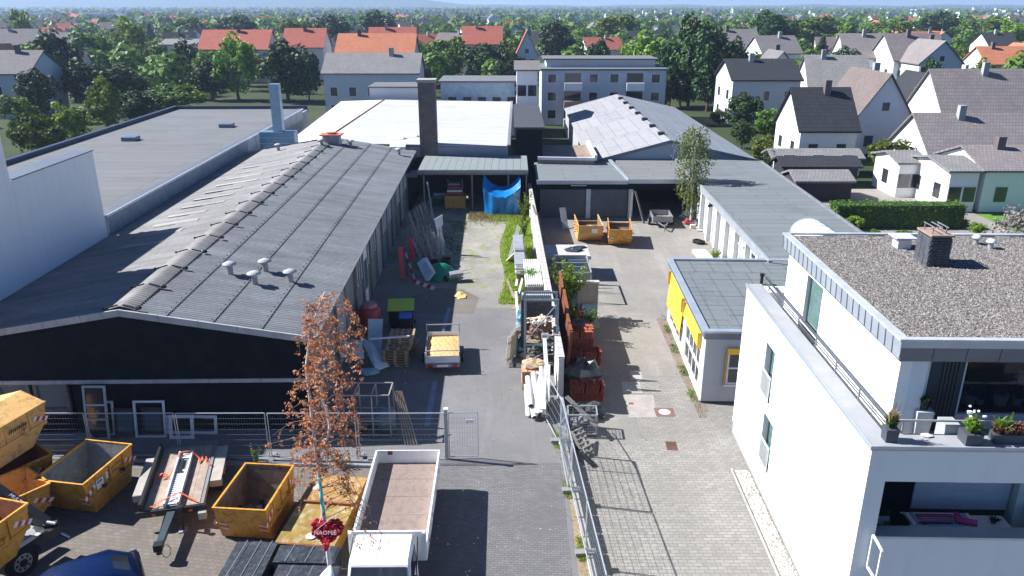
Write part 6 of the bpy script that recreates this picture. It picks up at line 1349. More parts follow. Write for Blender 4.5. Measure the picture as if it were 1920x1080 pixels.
# pallet rack
rx, ry = .62, 33.5; rwid, rdep, rh = 1.5, 1.0, 3.75
t = thing('pallet_rack', 'blue grey steel pallet rack full of bricks and timber beside the dividing wall', 'rack', (rx, ry, 0))
for x in (0, rwid):
    for y in (0, rdep): mb = MB(); mb.box(x - .05, x + .05, y - .05, y + .05, 0, rh); obj('upright', mb, mat('blue_grey_rack', (.20, .25, .29), .5, .4) if 'blue_grey_rack' not in bpy.data.materials else bpy.data.materials['blue_grey_rack'], t)
for z in (.45, 1.45, rh - .05):
    for y in (0, rdep): mb = MB(); mb.bar((0, y, z), (rwid, y, z), .07, .1); obj('beam', mb, bpy.data.materials['blue_grey_rack'], t)
for (a, b) in (((0, 0, 1.6), (rwid, 0, rh - .2)), ((0, 0, rh - 1.0), (rwid, 0, 1.6)), ((0, 0, .5), (rwid, 0, 1.4))): mb = MB(); mb.bar(a, b, .035); obj('brace', mb, GALV, t)
for z in (.52, 1.52):
    for k in range(6): mb = MB(); mb.box(.0, rwid, .02 + k * .165, .02 + k * .165 + .14, z, z + .03); obj('shelf_board', mb, WOOD, t)
def heap(cx, cy, z, w_, d_, h_, n, m, nm, lab, cat, s=(.24, .12, .07), z_fn=None):
    """irregular pile of small blocks: single blocks as parts"""
    t = thing(nm, lab, cat, (cx, cy, z)); me = MB().box(-s[0] / 2, s[0] / 2, -s[1] / 2, s[1] / 2, -s[2] / 2, s[2] / 2).mesh(nm.split('_')[0], m)
    for i in range(n):
        zz = rnd() ** .6; o = obj('brick' if 'brick' in nm else 'piece', me, None, t, loc=(ru(-.5, .5) * w_ * (1.05 - .4 * zz), ru(-.5, .5) * d_ * (1.05 - .4 * zz), h_ * zz)); o.rotation_euler = (ru(-.4, .4), ru(-.4, .4), ru(0, 3.1))
    return t
heap(rx + .75, ry + .5, 1.6, 1.2, .8, .75, 90, mat('brown_old_brick', (.26, .15, .10), .9, var=.4, scale=9), 'brick_heap', 'heap of old brown bricks on the upper shelf of the rack', 'bricks')
heap(rx + .7, ry + .5, 2.3, 1.0, .7, .35, 24, PALE, 'timber_offcuts', 'pale timber offcuts on top of the bricks in the rack', 'offcuts', s=(.6, .07, .04))
mb = MB(); mb.box(0, .34, -.01, .02, 0, .3); o = obj('paper_sign', mb, WHW, label='small white paper sign fixed to the bricks in the rack', cat='sign', loc=(rx + .75, ry - .02, 1.75)); mb = MB(); mb.box(.06, .28, -.013, -.011, .09, .2); obj('sign_print', mb, GALVD, o)
heap(rx + .75, ry + .5, .6, 1.2, .8, .5, 50, mat('grey_scrap_piece', (.14, .14, .13), .9, var=.4), 'scrap_heap', 'dark mixed scrap on the lower shelf of the rack', 'scrap', s=(.3, .14, .08))
# tall box with dark tiles behind the rack
t = thing('tile_pallet', 'dark pallet load of roof tiles behind the rack with a pale tile row on top', 'tile pallet', (1.2, 36.3, 0)); mb = MB(); mb.box(-.75, .75, -.7, .7, 0, 2.9); obj('wrapped_load', mb, TARP, t)
for k in range(14): mb = MB(); mb.box(-.72 + k * .103, -.72 + k * .103 + .07, -.6, -.2, 2.9, 3.12); obj('roof_tile', mb, FIBC, t)
mb = MB(); mb.bar((-.62, -.5, .2), (-.62, .6, 3.0), .05); obj('red_post', mb, REDD, t)
# blue crumpled tarpaulins
for i, (px, py, r_, lab) in enumerate(((974, 655, .55, 'crumpled pale blue plastic sheet on the asphalt beside the rack, lower heap'), (980, 625, .36, 'crumpled pale blue plastic sheet hanging between slatted panels and rack'))):
    c = P(px, py); mb = MB(); mb.blob((0, 0, 0), r_, (1.0, 1.0, .75 if i == 0 else 1.6), 16, 10, .28); obj('plastic_sheet', mb, LBLUE, label=lab, cat='plastic sheet', loc=(c.x, c.y, .28 + .5 * i))
# crate of terracotta blocks with burlap
t = thing('block_crate', 'wire bound pallet of pale orange terracotta blocks with burlap on top', 'block pallet', (1.0, 31.9, 0), rad(2))
me = MB().box(-.11, .11, -.12, .12, -.11, .11).mesh('block', BRICKT)
for x in range(4):
    for y in range(3):
        for z in range(4): o = obj('block', me, None, t, loc=(-.45 + x * .235, -.32 + y * .26, .25 + z * .23)); o.rotation_euler = (0, 0, ru(-.04, .04))
for x in (-.3, .02): mb = MB(); mb.bar((x, -.47, .1), (x, -.47, 1.25), .04, .015); obj('band', mb, ORANGE, t)
mb = MB(); mb.blob((0, 0, 0), .5, (1.05, .8, .4), 14, 8, .22); obj('burlap_heap', mb, mat('burlap', (.46, .35, .22), .95, var=.3, scale=8), label='burlap sacks heaped on the terracotta block pallet', cat='sacks', loc=(.95, 32.0, 1.2))
mb = MB(); mb.blob((0, 0, .12), .17, (1, 1, .8), 9, 5, .15); obj('stone', mb, mat('lichen_stone', (.38, .37, .30), .9), label='small lichen covered stone at the foot of the block pallet', cat='stone', loc=tuple(P(980, 670)))
# white pipes and scrap profiles
pp = []
for i, (a, b, r_) in enumerate((((1.15, 29.3, .3), (.95, 31.0, 1.2), .13), ((.95, 28.9, .16), (.75, 30.8, .75), .12), ((1.35, 29.0, .2), (1.3, 31.2, 1.4), .10), ((.8, 29.3, .5), (.7, 31.0, 1.0), .12))):
    mb = MB(); mb.cyl(a, b, r_, n=14, cap=False); mb.cyl(a, b, r_ * .85, n=14, cap=False); o = obj('plastic_pipe', mb, PVC, label=('white drain pipe, lowest of the pipe bundle by the wall end', 'white drain pipe on the yard side of the bundle by the wall end', 'thin white drain pipe nearest the dividing wall', 'white drain pipe lying on top of the bundle by the wall end')[i], cat='pipe')
    m2 = MB(); d_ = (Vector(b) - Vector(a)).normalized(); m2.cyl(Vector(a) + d_ * .06, Vector(a) + d_ * .07, r_ * .84, n=14); obj('pipe_bore', m2, BLACK, o)
for i in range(9):
    x = .75 + .09 * i; mb = MB(); a_ = Vector((x + ru(-.1, .1), 28.7 + ru(0, .6), .1 + .08 * i)); b_ = Vector((x + ru(-.2, .2) + .05, 31.0 + ru(-.2, .3), .7 + .1 * i)); mb.bar(a_, b_, ru(.1, .24), .04); obj('window_profile', mb, PVC, label='white plastic window profile in the pile at the near end of the wall', cat='profile', group='white profiles at the wall end')
for i in range(3): plank((1.5 + .07 * i, 30.6, .6), (1.45 + .06 * i, 33.2, 1.9), .05, .05, ALU, ('left', 'middle', 'right')[i] + ' of three aluminium bars leaning between pipes and wall', 'bar', 'bar')
# ================================================================== RIGHT OF THE DIVIDING WALL
# rust orange formwork boards standing on edge
for i, (x, y, h_) in enumerate(((2.5, 33.2, 2.7), (2.5, 36.1, 2.75), (2.42, 39.0, 2.8))):
    t = thing('steel_formwork', ('nearest', 'middle', 'farthest')[i] + ' rust orange steel formwork panel leaning on the right of the wall', 'formwork panel', (x, y, ZR), rad(91)); t.rotation_euler = (rad(5), 0, rad(91 - i))
    mb = MB(); mb.box(0, 2.75, -.03, .03, .1, h_); obj('panel', mb, mat('rust_orange_steel', (.15, .055, .032), .85, var=.4) if i == 0 else bpy.data.materials['rust_orange_steel'], t)
    for k in range(4): mb = MB(); mb.box(.02 + k * .88, .1 + k * .88, -.1, -.03, .1, h_); obj('rib', mb, bpy.data.materials['rust_orange_steel'], t)
    mb = MB(); mb.box(0, 2.75, -.09, .04, h_, h_ + .05); obj('edge', mb, RUST, t)
def tile_pallet(x, y, z, w_, d_, rows, m, lab, h0=.75, grp=None):
    t = thing('tile_pallet', lab, 'tile pallet', (x, y, z)); mb = MB()
    for k in range(3): mb.box(-w_ / 2, w_ / 2, -d_ / 2 + k * (d_ - .1) / 2, -d_ / 2 + .1 + k * (d_ - .1) / 2, 0, .12)
    mb.box(-w_ / 2, w_ / 2, -d_ / 2, d_ / 2, .12, .15); obj('pallet_base', mb, WOODG, t)
    me = MB(); n = 6
    for i in range(n + 1):
        u = i / n; yy = -.17 + .34 * u; xx = .035 * math.sin(u * math.pi * 2); me.v += [(xx - .012, yy, 0), (xx + .012, yy, 0), (xx + .012, yy, .38), (xx - .012, yy, .38)]
    me.f = [(4 * i + a, 4 * i + (a + 1) % 4, 4 * i + 4 + (a + 1) % 4, 4 * i + 4 + a) for i in range(n) for a in range(4)] + [(0, 1, 2, 3), (4 * n + 3, 4 * n + 2, 4 * n + 1, 4 * n)]
    me = me.mesh('roof_tile', m)
    for r in range(rows):
        for j in range(int(d_ / .36)):
            nk = int(w_ / .075)
            for k in range(nk):
                if r == rows - 1 and (k + 3 * j) % 9 == 8: continue
                o = obj('roof_tile', me, None, t, loc=(-w_ / 2 + .05 + k * .075, -d_ / 2 + .2 + j * .37, .16 + r * .40)); o.rotation_euler = (ru(-.03, .03), .12 + ru(-.03, .03), ru(-.02, .02))
    return t
tile_pallet(3.25, 36.8, ZR, 1.3, .75, 4, mat('grey_clay_tile', (.20, .20, .21), .85, var=.3), 'pallet of grey roof tiles behind the red ones, by the green shrub')
tile_pallet(3.3, 35.2, ZR + .75, 1.4, 1.1, 3, TILEO, 'pallet of orange red roof tiles, upper one beside the formwork')
tile_pallet(3.45, 33.9, ZR + .62, 1.5, .75, 2, TILER, 'low pallet of red roof tiles standing in front of the upper tile pallet')
mb = MB(); mb.box(2.65, 4.05, 34.6, 35.8, ZR, ZR + .72); obj('wooden_plinth', mb, WOODG, label='grey timber block under the upper red tile pallet', cat='timber'); mb = MB(); mb.box(2.7, 4.2, 33.5, 34.3, ZR, ZR + .6); obj('wooden_plinth', mb, WOODG, label='grey timber block under the low red tile pallet', cat='timber')
tile_pallet(3.35, 31.6, ZR, 1.5, .75, 2, TILER, 'pallet of red tiles in the shadow, nearest of the red ones')
heap(3.4, 32.3, ZR + .3, .9, .6, .5, 24, PALE, 'offcut_heap', 'few pale wood offcuts between the shaded red tile pallets', 'offcuts', s=(.3, .12, .05))
mb = MB(); mb.blob((3.4, 32.8, ZR + .7), .8, (1.1, .75, 1.0), 10, 7, .25); obj('dark_sack_pile', mb, TARP, label='pile of black sacks between the red tile pallets', cat='sacks')
# mesh box pallet
t = thing('mesh_box', 'grey wire mesh box with junk standing in the shade by the wall end', 'mesh box', (2.95, 28.9, ZR), rad(-2))
for x in (-.6, .6):
    for y in (-.4, .4): mb = MB(); mb.box(x - .03, x + .03, y - .03, y + .03, 0, 1.0); obj('post', mb, GALVD, t)
for (a, b) in (((-.6, -.4), (.6, -.4)), ((-.6, .4), (.6, .4)), ((-.6, -.4), (-.6, .4)), ((.6, -.4), (.6, .4))):
    mb = MB(); mb.bar((*a, 1.0), (*b, 1.0), .05); mb.bar((*a, .12), (*b, .12), .06); n = 10
    for k in range(n): p = Vector((*a, .12)).lerp(Vector((*b, .12)), k / n); mb.bar(p, p + Vector((0, 0, .88)), .01)
    for k in range(1, 7): mb.bar((*a, .12 + .125 * k), (*b, .12 + .125 * k), .01)
    obj('mesh_side', mb, GALV, t)
mb = MB(); mb.box(-.58, .58, -.38, .38, .1, .14); obj('base', mb, WOODG, t)
heap(2.95, 28.9, ZR + .2, .9, .6, .45, 30, GALVD, 'junk_heap', 'grey junk pieces filling the wire mesh box', 'junk', s=(.3, .18, .1))
heap(3.3, 30.2, ZR + .05, 1.3, 1.0, .5, 45, mat('dark_junk', (.06, .065, .07), .8, var=.4), 'dark_junk_pile', 'dark junk pile between mesh box and the red tiles', 'junk', s=(.35, .2, .1))
plank((2.3, 29.4, .9), (3.5, 28.3, .1), .22, .05, WOODG, 'grey plank sloping from the wall over the mesh box')
# wooden ladder-like pallet
t = thing('slatted_pallet', 'narrow grey slatted pallet leaning down from the raised kerb', 'pallet', (0, 0, 0))
a_, b_ = Vector((2.45, 27.9, .1)), Vector((2.85, 26.7, ZR + .1))
for k in range(3): mb = MB(); o_ = Vector((.22 * k, .18 * k, 0)) * .9; mb.bar(a_ + o_, b_ + o_, .12, .04); obj('rail', mb, WOODG, t)
for k in range(6): mb = MB(); p = a_.lerp(b_, (k + .3) / 6); mb.bar(p + Vector((0, 0, .04)), p + Vector((.42, .34, .04)), .06, .02); obj('slat', mb, WOODG, t)
mb = MB(); mb.bar((2.3, 27.6, -.2), (3.2, 26.2, ZR + .08), .22, .06); obj('dark_board', mb, BLACK, label='dark board lying beside the slatted pallet at the kerb', cat='board')
# concrete bay walls and shelter
t = thing('bin_shelter', 'low shelter with flat concrete roof beside the dividing wall, rags on top', 'shelter', (2.2, 48.3, ZR))
mb = MB(); mb.box(0, 2.9, 0, 2.6, 1.45, 1.6); obj('roof', mb, CONCL, t); mb = MB(); mb.box(.0, 2.85, .25, .4, 0, 1.45); mb.box(2.6, 2.8, .4, 2.5, 0, 1.45); obj('wall', mb, CONC, t)
mb = MB(); mb.box(-.02, 2.95, -.06, 0, 1.4, 1.62); obj('roof_edge', mb, GALV, t)
mb = MB(); mb.blob((4.1, 49.6, 1.18), .4, (1.3, 1.0, .3), 10, 6, .35); obj('rag_heap', mb, TARP, label='dark rags on the flat roof of the low shelter', cat='rags')
mb = MB(); mb.blob((4.6, 50.2, 1.16), .3, (1.3, .8, .25), 9, 5, .35); obj('rag_heap', mb, TARP, label='small dark bundle at the far corner of the low shelter roof', cat='rags')
t = thing('metal_cage', 'open steel cage with blue grey sheets standing before the low shelter', 'cage', (2.7, 44.1, ZR))
for (x, y) in ((0, 0), (2.05, 0), (0, 3.4), (2.05, 3.4)): mb = MB(); mb.box(x - .04, x + .04, y - .04, y + .04, 0, 1.9); obj('post', mb, GALV, t)
for (a, b) in (((0, 0, 1.9), (2.05, 0, 1.9)), ((2.05, 0, 1.9), (2.05, 3.4, 1.9)), ((0, 3.4, 1.9), (2.05, 3.4, 1.9)), ((0, 1.9, 1.9), (2.05, 1.9, 1.9))): mb = MB(); mb.bar(a, b, .07); obj('top_bar', mb, GALV, t)
for (y, m) in ((3.2, LBLUE), (2.6, GALVD), (1.9, LBLUE)): mb = MB(); mb.poly([(.9, y, .1), (1.95, y, .1), (1.95, y + .2, 1.6), (.9, y + .2, 1.6)], .05, (0, 1, 0)); obj('sheet', mb, m, t)
mb = MB(); [mb.bar((2.05, .1 + .25 * k, .1), (2.05, .1 + .25 * k, 1.9), .015) for k in range(13)]; obj('side_bars', mb, GALVD, t)
t = thing('concrete_block_wall', 'upright grey concrete bay wall beside the shrub', 'wall', (3.75, 41.5, ZR)); mb = MB(); mb.box(0, 1.15, 0, .25, 0, 2.15); obj('wall_body', mb, CONC, t); mb = MB(); mb.box(-.05, 1.2, -.05, .3, 2.15, 2.25); obj('coping', mb, CONCL, t)
mb = MB(); mb.poly([(4.0, 40.9, ZR), (4.85, 40.9, ZR), (4.85, 41.4, ZR + .95), (4.0, 41.4, ZR + .95)], .05, (0, 1, 0)); obj('pale_blue_board', mb, LBLUE, label='pale blue board leaning on the concrete bay wall', cat='board')
mb = MB(); mb.box(2.9, 4.9, 40.1, 40.3, ZR, ZR + .3); obj('concrete_beam', mb, CONC, label='concrete beam on the ground in front of the bay wall', cat='beam')
heap(3.3, 41.0, ZR + .1, 1.0, .9, .8, 50, mat('black_white_junk', (.10, .10, .11), .7, var=.8, scale=12, fine=30), 'tangled_junk', 'dark tangled junk between shrub and concrete bay wall', 'junk', s=(.3, .16, .12))
mb = MB(); mb.blob((3.7, 40.7, ZR + .5), .36, (1, .8, 1.1), 10, 7, .15); obj('red_bag', mb, REDD, label='dull red bag leaning against the tangled junk', cat='bag')
plank((1.55, 56.0, 2.6), (2.5, 52.5, .3), .14, .05, WOOD, 'long weathered plank sloping down from the far part of the wall')
plank((4.3, 60.5, ZR), (4.1, 61.6, 1.0), .5, .06, GALVD, 'grey step ladder leaning near the left roller door', 'step_ladder', 'ladder')
plank((10.2, 63.2, 2.0), (10.9, 62.2, ZR), .18, .06, WOODG, 'long plank leaning beside the open garage bay'); plank((10.0, 63.4, 1.9), (9.7, 62.3, ZR), .16, .06, WOODG, 'plank leaning on the pillar between roller door and open bay')
# small box trailer
c = P(1245, 428, ZR); t = thing('box_trailer', 'small dark grey box trailer standing before the open garage bay', 'trailer', (c.x - .1, c.y + .1, ZR), rad(-2))
for (a, b, c_, d) in ((-.8, .8, 0, .04), (-.8, .8, 2.2, 2.24), (-.8, -.76, .04, 2.2), (.76, .8, .04, 2.2)): mb = MB(); mb.box(a, b, c_, d, .5, .95); obj('side_board', mb, GALVD, t)
mb = MB(); mb.box(-.8, .8, 0, 2.24, .46, .5); obj('floor', mb, WOOD, t); mb = MB(); mb.box(-.3, .7, .4, 1.2, .5, .62); obj('board_inside', mb, PALE, t)
for s in (-1, 1): wheel(t, s * .95, 1.1, .3, .18, s); mb = MB(); mb.box(s * .95 - .12, s * .95 + .12, .75, 1.45, .62, .66); obj('mudguard', mb, BLACK, t)
mb = MB(); mb.bar((-.4, 0, .45), (0, -1.2, .45), .07); mb.bar((.4, 0, .45), (0, -1.2, .45), .07); mb.bar((0, -1.05, 0), (0, -1.05, .6), .06); obj('drawbar', mb, GALVD, t)
# junk under the birch
for (px, py, r_, m, lab) in ((1288, 408, .5, PVC, 'crumpled white sheet among the junk under the birch'), (1296, 420, .5, REDD, 'red and brown junk heap under the birch'), (1308, 425, .55, TARP, 'dark sacks beside the first garage pillar'), (1317, 432, .4, FIBC, 'grey roll leaning at the first garage pillar')):
    c = P(px, py, ZR); mb = MB(); mb.blob((0, 0, r_ * .35), r_, (1.2, .9, .7), 10, 7, .3); obj('junk_bundle', mb, m, label=lab, cat='junk', loc=tuple(c))
c = P(1299, 428, ZR); mb = MB(); mb.box(-.22, .22, -.15, .15, 0, .3); obj('stone_block', mb, PALE, label='small pale block in front of the junk under the birch', cat='block', loc=tuple(c))
# pale board stack and tyres
a_, b_ = P(1316, 480, ZR), P(1312, 458, ZR); t = thing('board_stack', 'pale board stack on the ground before the grey garage doors', 'boards', (13.75, 50.0, ZR), rad(3))
for k in range(3): mb = MB(); mb.box(-.5 + .03 * k, .5 - .02 * k, -.2, 4.0, .1 + k * .08, .17 + k * .08); obj('board', mb, PALE, t)
for (px, py, lab) in ((1307, 455, 'black tyre lying at the end of the pale board stack, left one'), (1313, 457, 'black tyre lying at the end of the pale board stack, right one')):
    c = P(px, py, ZR); mb = MB(); mb.lathe([(.2, 0), (.34, .02), (.36, .12), (.34, .22), (.2, .24)], 16); mb.sm = True; obj('tyre', mb, RUB, label=lab, cat='tyre', loc=tuple(c))
# ================================================================== TERRACE AND BALCONY THINGS
def W(x, y, z): return M_W @ Vector((x, y, z))
def pot(x, y, z, r, h_, m, lab, sq=False, flare=1.15):
    v = W(x, y, z); t = thing('plant_pot', lab, 'plant pot', tuple(v), WR)
    mb = MB()
    if sq: mb.poly([(-r, -r, 0), (r, -r, 0), (r, r, 0), (-r, r, 0)]); mb.v = []; mb.f = []; k = flare; mb.add([(-r, -r, 0), (r, -r, 0), (r, r, 0), (-r, r, 0), (-r * k, -r * k, h_), (r * k, -r * k, h_), (r * k, r * k, h_), (-r * k, r * k, h_)], [(0, 3, 2, 1), (4, 5, 6, 7), (0, 1, 5, 4), (1, 2, 6, 5), (2, 3, 7, 6), (3, 0, 4, 7)])
    else: mb.lathe([(.001, 0), (r * .8, 0), (r, h_), (r * .9, h_), (r * .85, h_ - .05), (.001, h_ - .05)], 14)
    obj('pot', mb, m, t); return t
def sprig(par, n, h_, r_, m, w_=.02, z=0, nm='leaves', droop=.3):
    mb = MB()
    for i in range(n):
        a_ = ru(0, 6.28); l_ = h_ * ru(.4, 1); rr = r_ * ru(.3, 1); x, y = ru(-.4, .4) * r_, ru(-.4, .4) * r_; ex, ey = x + math.cos(a_) * rr, y + math.sin(a_) * rr; px_, py_ = -math.sin(a_) * w_, math.cos(a_) * w_
        mb.add([(x - px_, y - py_, z), (x + px_, y + py_, z), ((x + ex) / 2 + px_, (y + ey) / 2 + py_, z + l_ * .8), ((x + ex) / 2 - px_, (y + ey) / 2 - py_, z + l_ * .8), (ex, ey, z + l_ * (1 - droop * rnd()))], [(0, 1, 2, 3), (3, 2, 4)])
    return obj(nm, mb, m, par)
DG = mat('dark_planter', (.055, .065, .08), .6)
t = pot(.52, .3, TP, .14, .36, DG, 'dark planter with yellow grasses at the corner of the terrace', True); sprig(t, 70, .55, .22, DRYG, .014, .4); sprig(t, 60, .28, .2, LEAFD, .03, .4); sprig(t, 8, .95, .12, DRYG, .006, .4, 'stalks')
t = pot(ux + .82, uy + .05, TF, .17, .95, mat('light_grey_pot', (.50, .52, .54), .6), 'tall light grey tapered pot with green plant beside the front pier', True, 1.3); sprig(t, 120, .5, .2, LEAFD, .035, .93); sprig(t, 30, .45, .18, DRYG, .02, .93)
t = pot(2.5, .25, TP, .20, .30, DG, 'dark square planter with white flowers on the terrace parapet', True, 1.05); sprig(t, 90, .38, .25, LEAFL, .03, .33)
sprig(t, 14, .62, .22, LEAFL, .006, .33, 'stalks'); mb = MB(); [mb.blob((ru(-.22, .22), ru(-.15, .15), ru(.75, .95)), .035, n=5, m=4) for _ in range(12)]; obj('flowers', mb, WHW, t)
mb = MB(); mb.box(-.5, .5, -.22, .22, -.35, 0); 
v = W(1.95, .85, TP + .2); o = thing('planter_box', 'grey square planter behind the railing left of the white flowers', 'planter', tuple(v), WR); m2 = MB(); m2.box(.12, .5, -.22, .22, -.5, .05); obj('box', m2, PLGREY, o)
for i in range(2):
    v = W(3.6 + i * 1.15, .3, TP); t = thing('planter_box', 'long planter with yellow grass and reddish plants, ' + ('nearest the white flowers' if i == 0 else 'right end at the picture edge'), 'planter', tuple(v), WR); mb = MB(); mb.box(-.52, .52, -.16, .16, 0, .26); obj('box', mb, DG, t)
    for k in range(5):
        g_ = sprig(t, 60, .34, .22, (LEAFR, DRYG, LEAFR, LEAFR, LEAF)[(k + i) % 5], .022, .24); g_.location = (-.42 + .2 * k, -.03, 0)
    if i == 0: g_ = sprig(t, 70, .5, .2, LEAFL, .016, .24); g_.location = (-.4, 0, 0); g_ = sprig(t, 10, .8, .05, LEAFL, .03, .24, 'spike'); g_.location = (-.18, 0, 0)
v = W(1.7, .9, TF + .05); 
mb = MB(); mb.blob((0, 0, 0), .1, (1.6, 1, .4), 8, 5, .2); obj('white_cloth', mb, PVC, label='small white cloth lying on the terrace coping', cat='cloth', loc=tuple(W(1.55, .5, TP + .03)))
# plant pots behind the glass
SX = ux + 2.0
for i, (x, r, h_, lab) in enumerate(((.55, .17, .3, 'white bucket shaped pot behind the terrace window, second from left'), (.85, .1, .16, 'smallest white pot behind the terrace window'), (1.4, .19, .32, 'large white round pot in the middle of the terrace window'), (1.85, .13, .22, 'small white pot right of the large round one'), (2.75, .14, .24, 'white pot at the right part of the terrace window'))):
    t = pot(SX + x, UYR + .4, TF + .62, r, h_, WHITEP, lab); sprig(t, 26, .5, .22, LEAFD, .02, h_)
v = W(SX + .28, UYR + .4, TF + .62); t = thing('mini_stool', 'tiny white plant stool at the left end of the terrace window', 'stool', tuple(v), WR)
for s in (-1, 1): mb = MB(); mb.box(s * .08 - .015, s * .08 + .015, -.05, .05, 0, .22); obj('leg', mb, WHITEP, t)
mb = MB(); mb.box(-.1, .1, -.06, .06, .18, .21); obj('top', mb, WHITEP, t)
for i, x in enumerate((2.35,)):
    v = W(SX + x, UYR + .75, TF + .3); t = thing('chair', 'white shell chair standing inside behind the terrace window', 'chair', tuple(v), WR); mb = MB(); mb.poly([(-.22, -.2, .55), (.22, -.2, .55), (.2, .2, .58), (-.2, .2, .58)], .03); obj('seat', mb, WHITEP, t); mb = MB(); mb.poly([(-.2, .2, .6), (.2, .2, .6), (.24, .26, 1.05), (-.24, .26, 1.05)], .03, (0, 1, 0)); obj('backrest', mb, WHITEP, t)
    for sx in (-1, 1):
        for sy in (-1, 1): mb = MB(); mb.bar((sx * .15, sy * .13, .54), (sx * .24, sy * .2, 0), .03); obj('leg', mb, WHITEP, t)
# balcony: drying rack, laundry, table
v = W(2.6, .95, 2.85); t = thing('drying_rack', 'folding clothes drying rack on the balcony', 'drying rack', tuple(v), WR)
for y in (-.28, .28): mb = MB(); mb.bar((-.9, y, .95), (.8, y, .95), .025); obj('rack_bar', mb, WHITEP, t)
for k in range(9): mb = MB(); mb.bar((-.85, -.28 + k * .07, .95), (.75, -.28 + k * .07, .95), .008); obj('rack_wire', mb, WHITEP, t)
for s in (-1, 1): mb = MB(); mb.bar((s * .7, -.28, 0), (s * .5, .28, .95), .025); mb.bar((s * .7, .28, 0), (s * .5, -.28, .95), .025); obj('rack_leg', mb, WHITEP, t)
for i, (x, y, w_, m, lab) in enumerate(((-.75, 0, .1, WHW, 'white towel at the left end of the drying rack'), (-.62, 0, .1, LILAC, 'lilac shirt second from left on the drying rack'), (-.2, -.2, .9, NAVY, 'dark navy cloth hanging lengthwise at the back of the rack'), (.0, .15, .9, PINK, 'pink cloth hanging lengthwise on the drying rack'), (.05, -.29, .95, LBLUE, 'pale blue towels hanging at the front of the rack'), (.62, .05, .12, PINK, 'bright pink towel at the right end of the rack'), (.74, 0, .12, LILAC, 'lilac towel at the right end of the rack'), (.88, 0, .1, WHW, 'white towel at the outer right end of the rack'))):
    vv = W(2.6 + x, .95 + y, 2.85); mb = MB(); hw = w_ / 2; dd_ = .26 if w_ < .3 else .03
    mb.box(-hw, hw, -dd_, dd_, .93, .985); mb.poly([(-hw, -dd_, .97), (hw, -dd_, .97), (hw, -dd_ - .03, .5 + ru(-.1, .1)), (-hw, -dd_ - .03, .5)], .01, (0, -1, 0)); obj('laundry', mb, m, label=lab, cat='laundry', loc=tuple(vv), rz=WR)
mb = MB(); mb.cyl((-.4, 0, 0), (.0, -.28, .08), .09, n=10); obj('rolled_towel', mb, PINK, label='rolled pink and white towel lying on the balcony rack end', cat='towel', loc=tuple(W(3.45, .9, 3.85)), rz=WR)
v = W(4.15, 1.0, 2.85); t = thing('balcony_table', 'square white table on the balcony with a small plant on it', 'table', tuple(v), WR); mb = MB(); mb.box(-.45, .45, -.42, .42, .72, .76); obj('table_top', mb, WHITEP, t)
for sx in (-1, 1):
    for sy in (-1, 1): mb = MB(); mb.bar((sx * .38, sy * .35, .72), (sx * .38, sy * .35, 0), .035); obj('leg', mb, WHITEP, t)
v = W(4.2, 1.1, 3.61); t = thing('table_plant', 'small potted plant on the white balcony table', 'plant', tuple(v), WR); mb = MB(); mb.lathe([(.001, 0), (.06, 0), (.07, .08), (.001, .08)], 10); obj('pot', mb, DG, t); sprig(t, 30, .12, .2, LEAFD, .02, .07)
mb = MB(); mb.lathe([(.001, 0), (.05, 0), (.05, .03), (.001, .03)], 10); obj('ashtray', mb, BLUEP, label='small blue dish at the front left of the balcony table', cat='dish', loc=tuple(W(3.9, .75, 3.61)), rz=WR)
v = W(1.25, 1.45, 2.85); t = thing('laundry_bin', 'pale grey bin with dark cap at the back of the balcony', 'bin', tuple(v), WR); mb = MB(); mb.box(-.2, .2, -.18, .18, 0, .8); obj('body', mb, bpy.data.materials['front_render'], t); mb = MB(); mb.box(-.2, .2, -.18, .18, .8, 1.0); obj('cap', mb, BLACK, t)
for (x, lab, m) in ((.75, 'pale green leafy pot at the left end of the balcony', LEAFB), (1.15, 'dark green pot plant beside the drying rack', LEAFD)): t = pot(x, .6, 2.85, .16, .6, DG, lab); sprig(t, 60, .5, .25, m, .04, .58)
# side pane at the balcony corner
t = thing('wind_screen', 'small white framed wind screen outside the balcony corner', 'screen', tuple(W(.38, -.1, 3.05)), WR)
for (a, b) in (((0, 0, 0), (0, 0, 1.0)), ((0, -.55, 0), (0, -.55, .95)), ((0, 0, 1.0), (0, -.55, .95)), ((0, 0, 0), (0, -.55, 0))): mb = MB(); mb.bar(a, b, .05); obj('frame_bar', mb, WHITEP, t)
# ================================================================== TREES
def leafquad(mb, c, s, nrm):
    a = nrm.orthogonal().normalized(); b = nrm.cross(a); t = ru(0, 6.28); u = a * math.cos(t) + b * math.sin(t); v = nrm.cross(u)
    n = len(mb.v); u = u * s; v = v * s * .7
    mb.v += [tuple(c - u), tuple(c - v), tuple(c + u), tuple(c + v)]; mb.f.append((n, n + 1, n + 2, n + 3))
def rv():
    while True:
        v = Vector((ru(-1, 1), ru(-1, 1), ru(-1, 1)))
        if .05 < v.length < 1: return v.normalized()
def crown_mesh(name, m, clumps=34, leaves=70, ls=.085, sq=(1, 1, 1.15), shape='round', core=True):
    mb = MB()
    for k in range(clumps):
        d = rv(); rr = ru(.45, .85); 
        if shape == 'cone':
            h = rnd() ** 1.3; d2 = ru(0, 6.28); c = Vector((math.cos(d2) * (1 - h) * ru(.5, .95), math.sin(d2) * (1 - h) * ru(.5, .95), -1.1 + 2.3 * h)); r = .16 + .22 * (1 - h)
        else:
            c = Vector((d.x * rr * sq[0], d.y * rr * sq[1], d.z * rr * sq[2])); r = ru(.22, .38)
        for i in range(leaves):
            n = (rv() + Vector((0, 0, .25))).normalized(); p = c + n * r * ru(.65, 1.05); leafquad(mb, p, ls * ru(.6, 1.3), (n + rv() * .7).normalized())
    return mb.mesh(name, m)
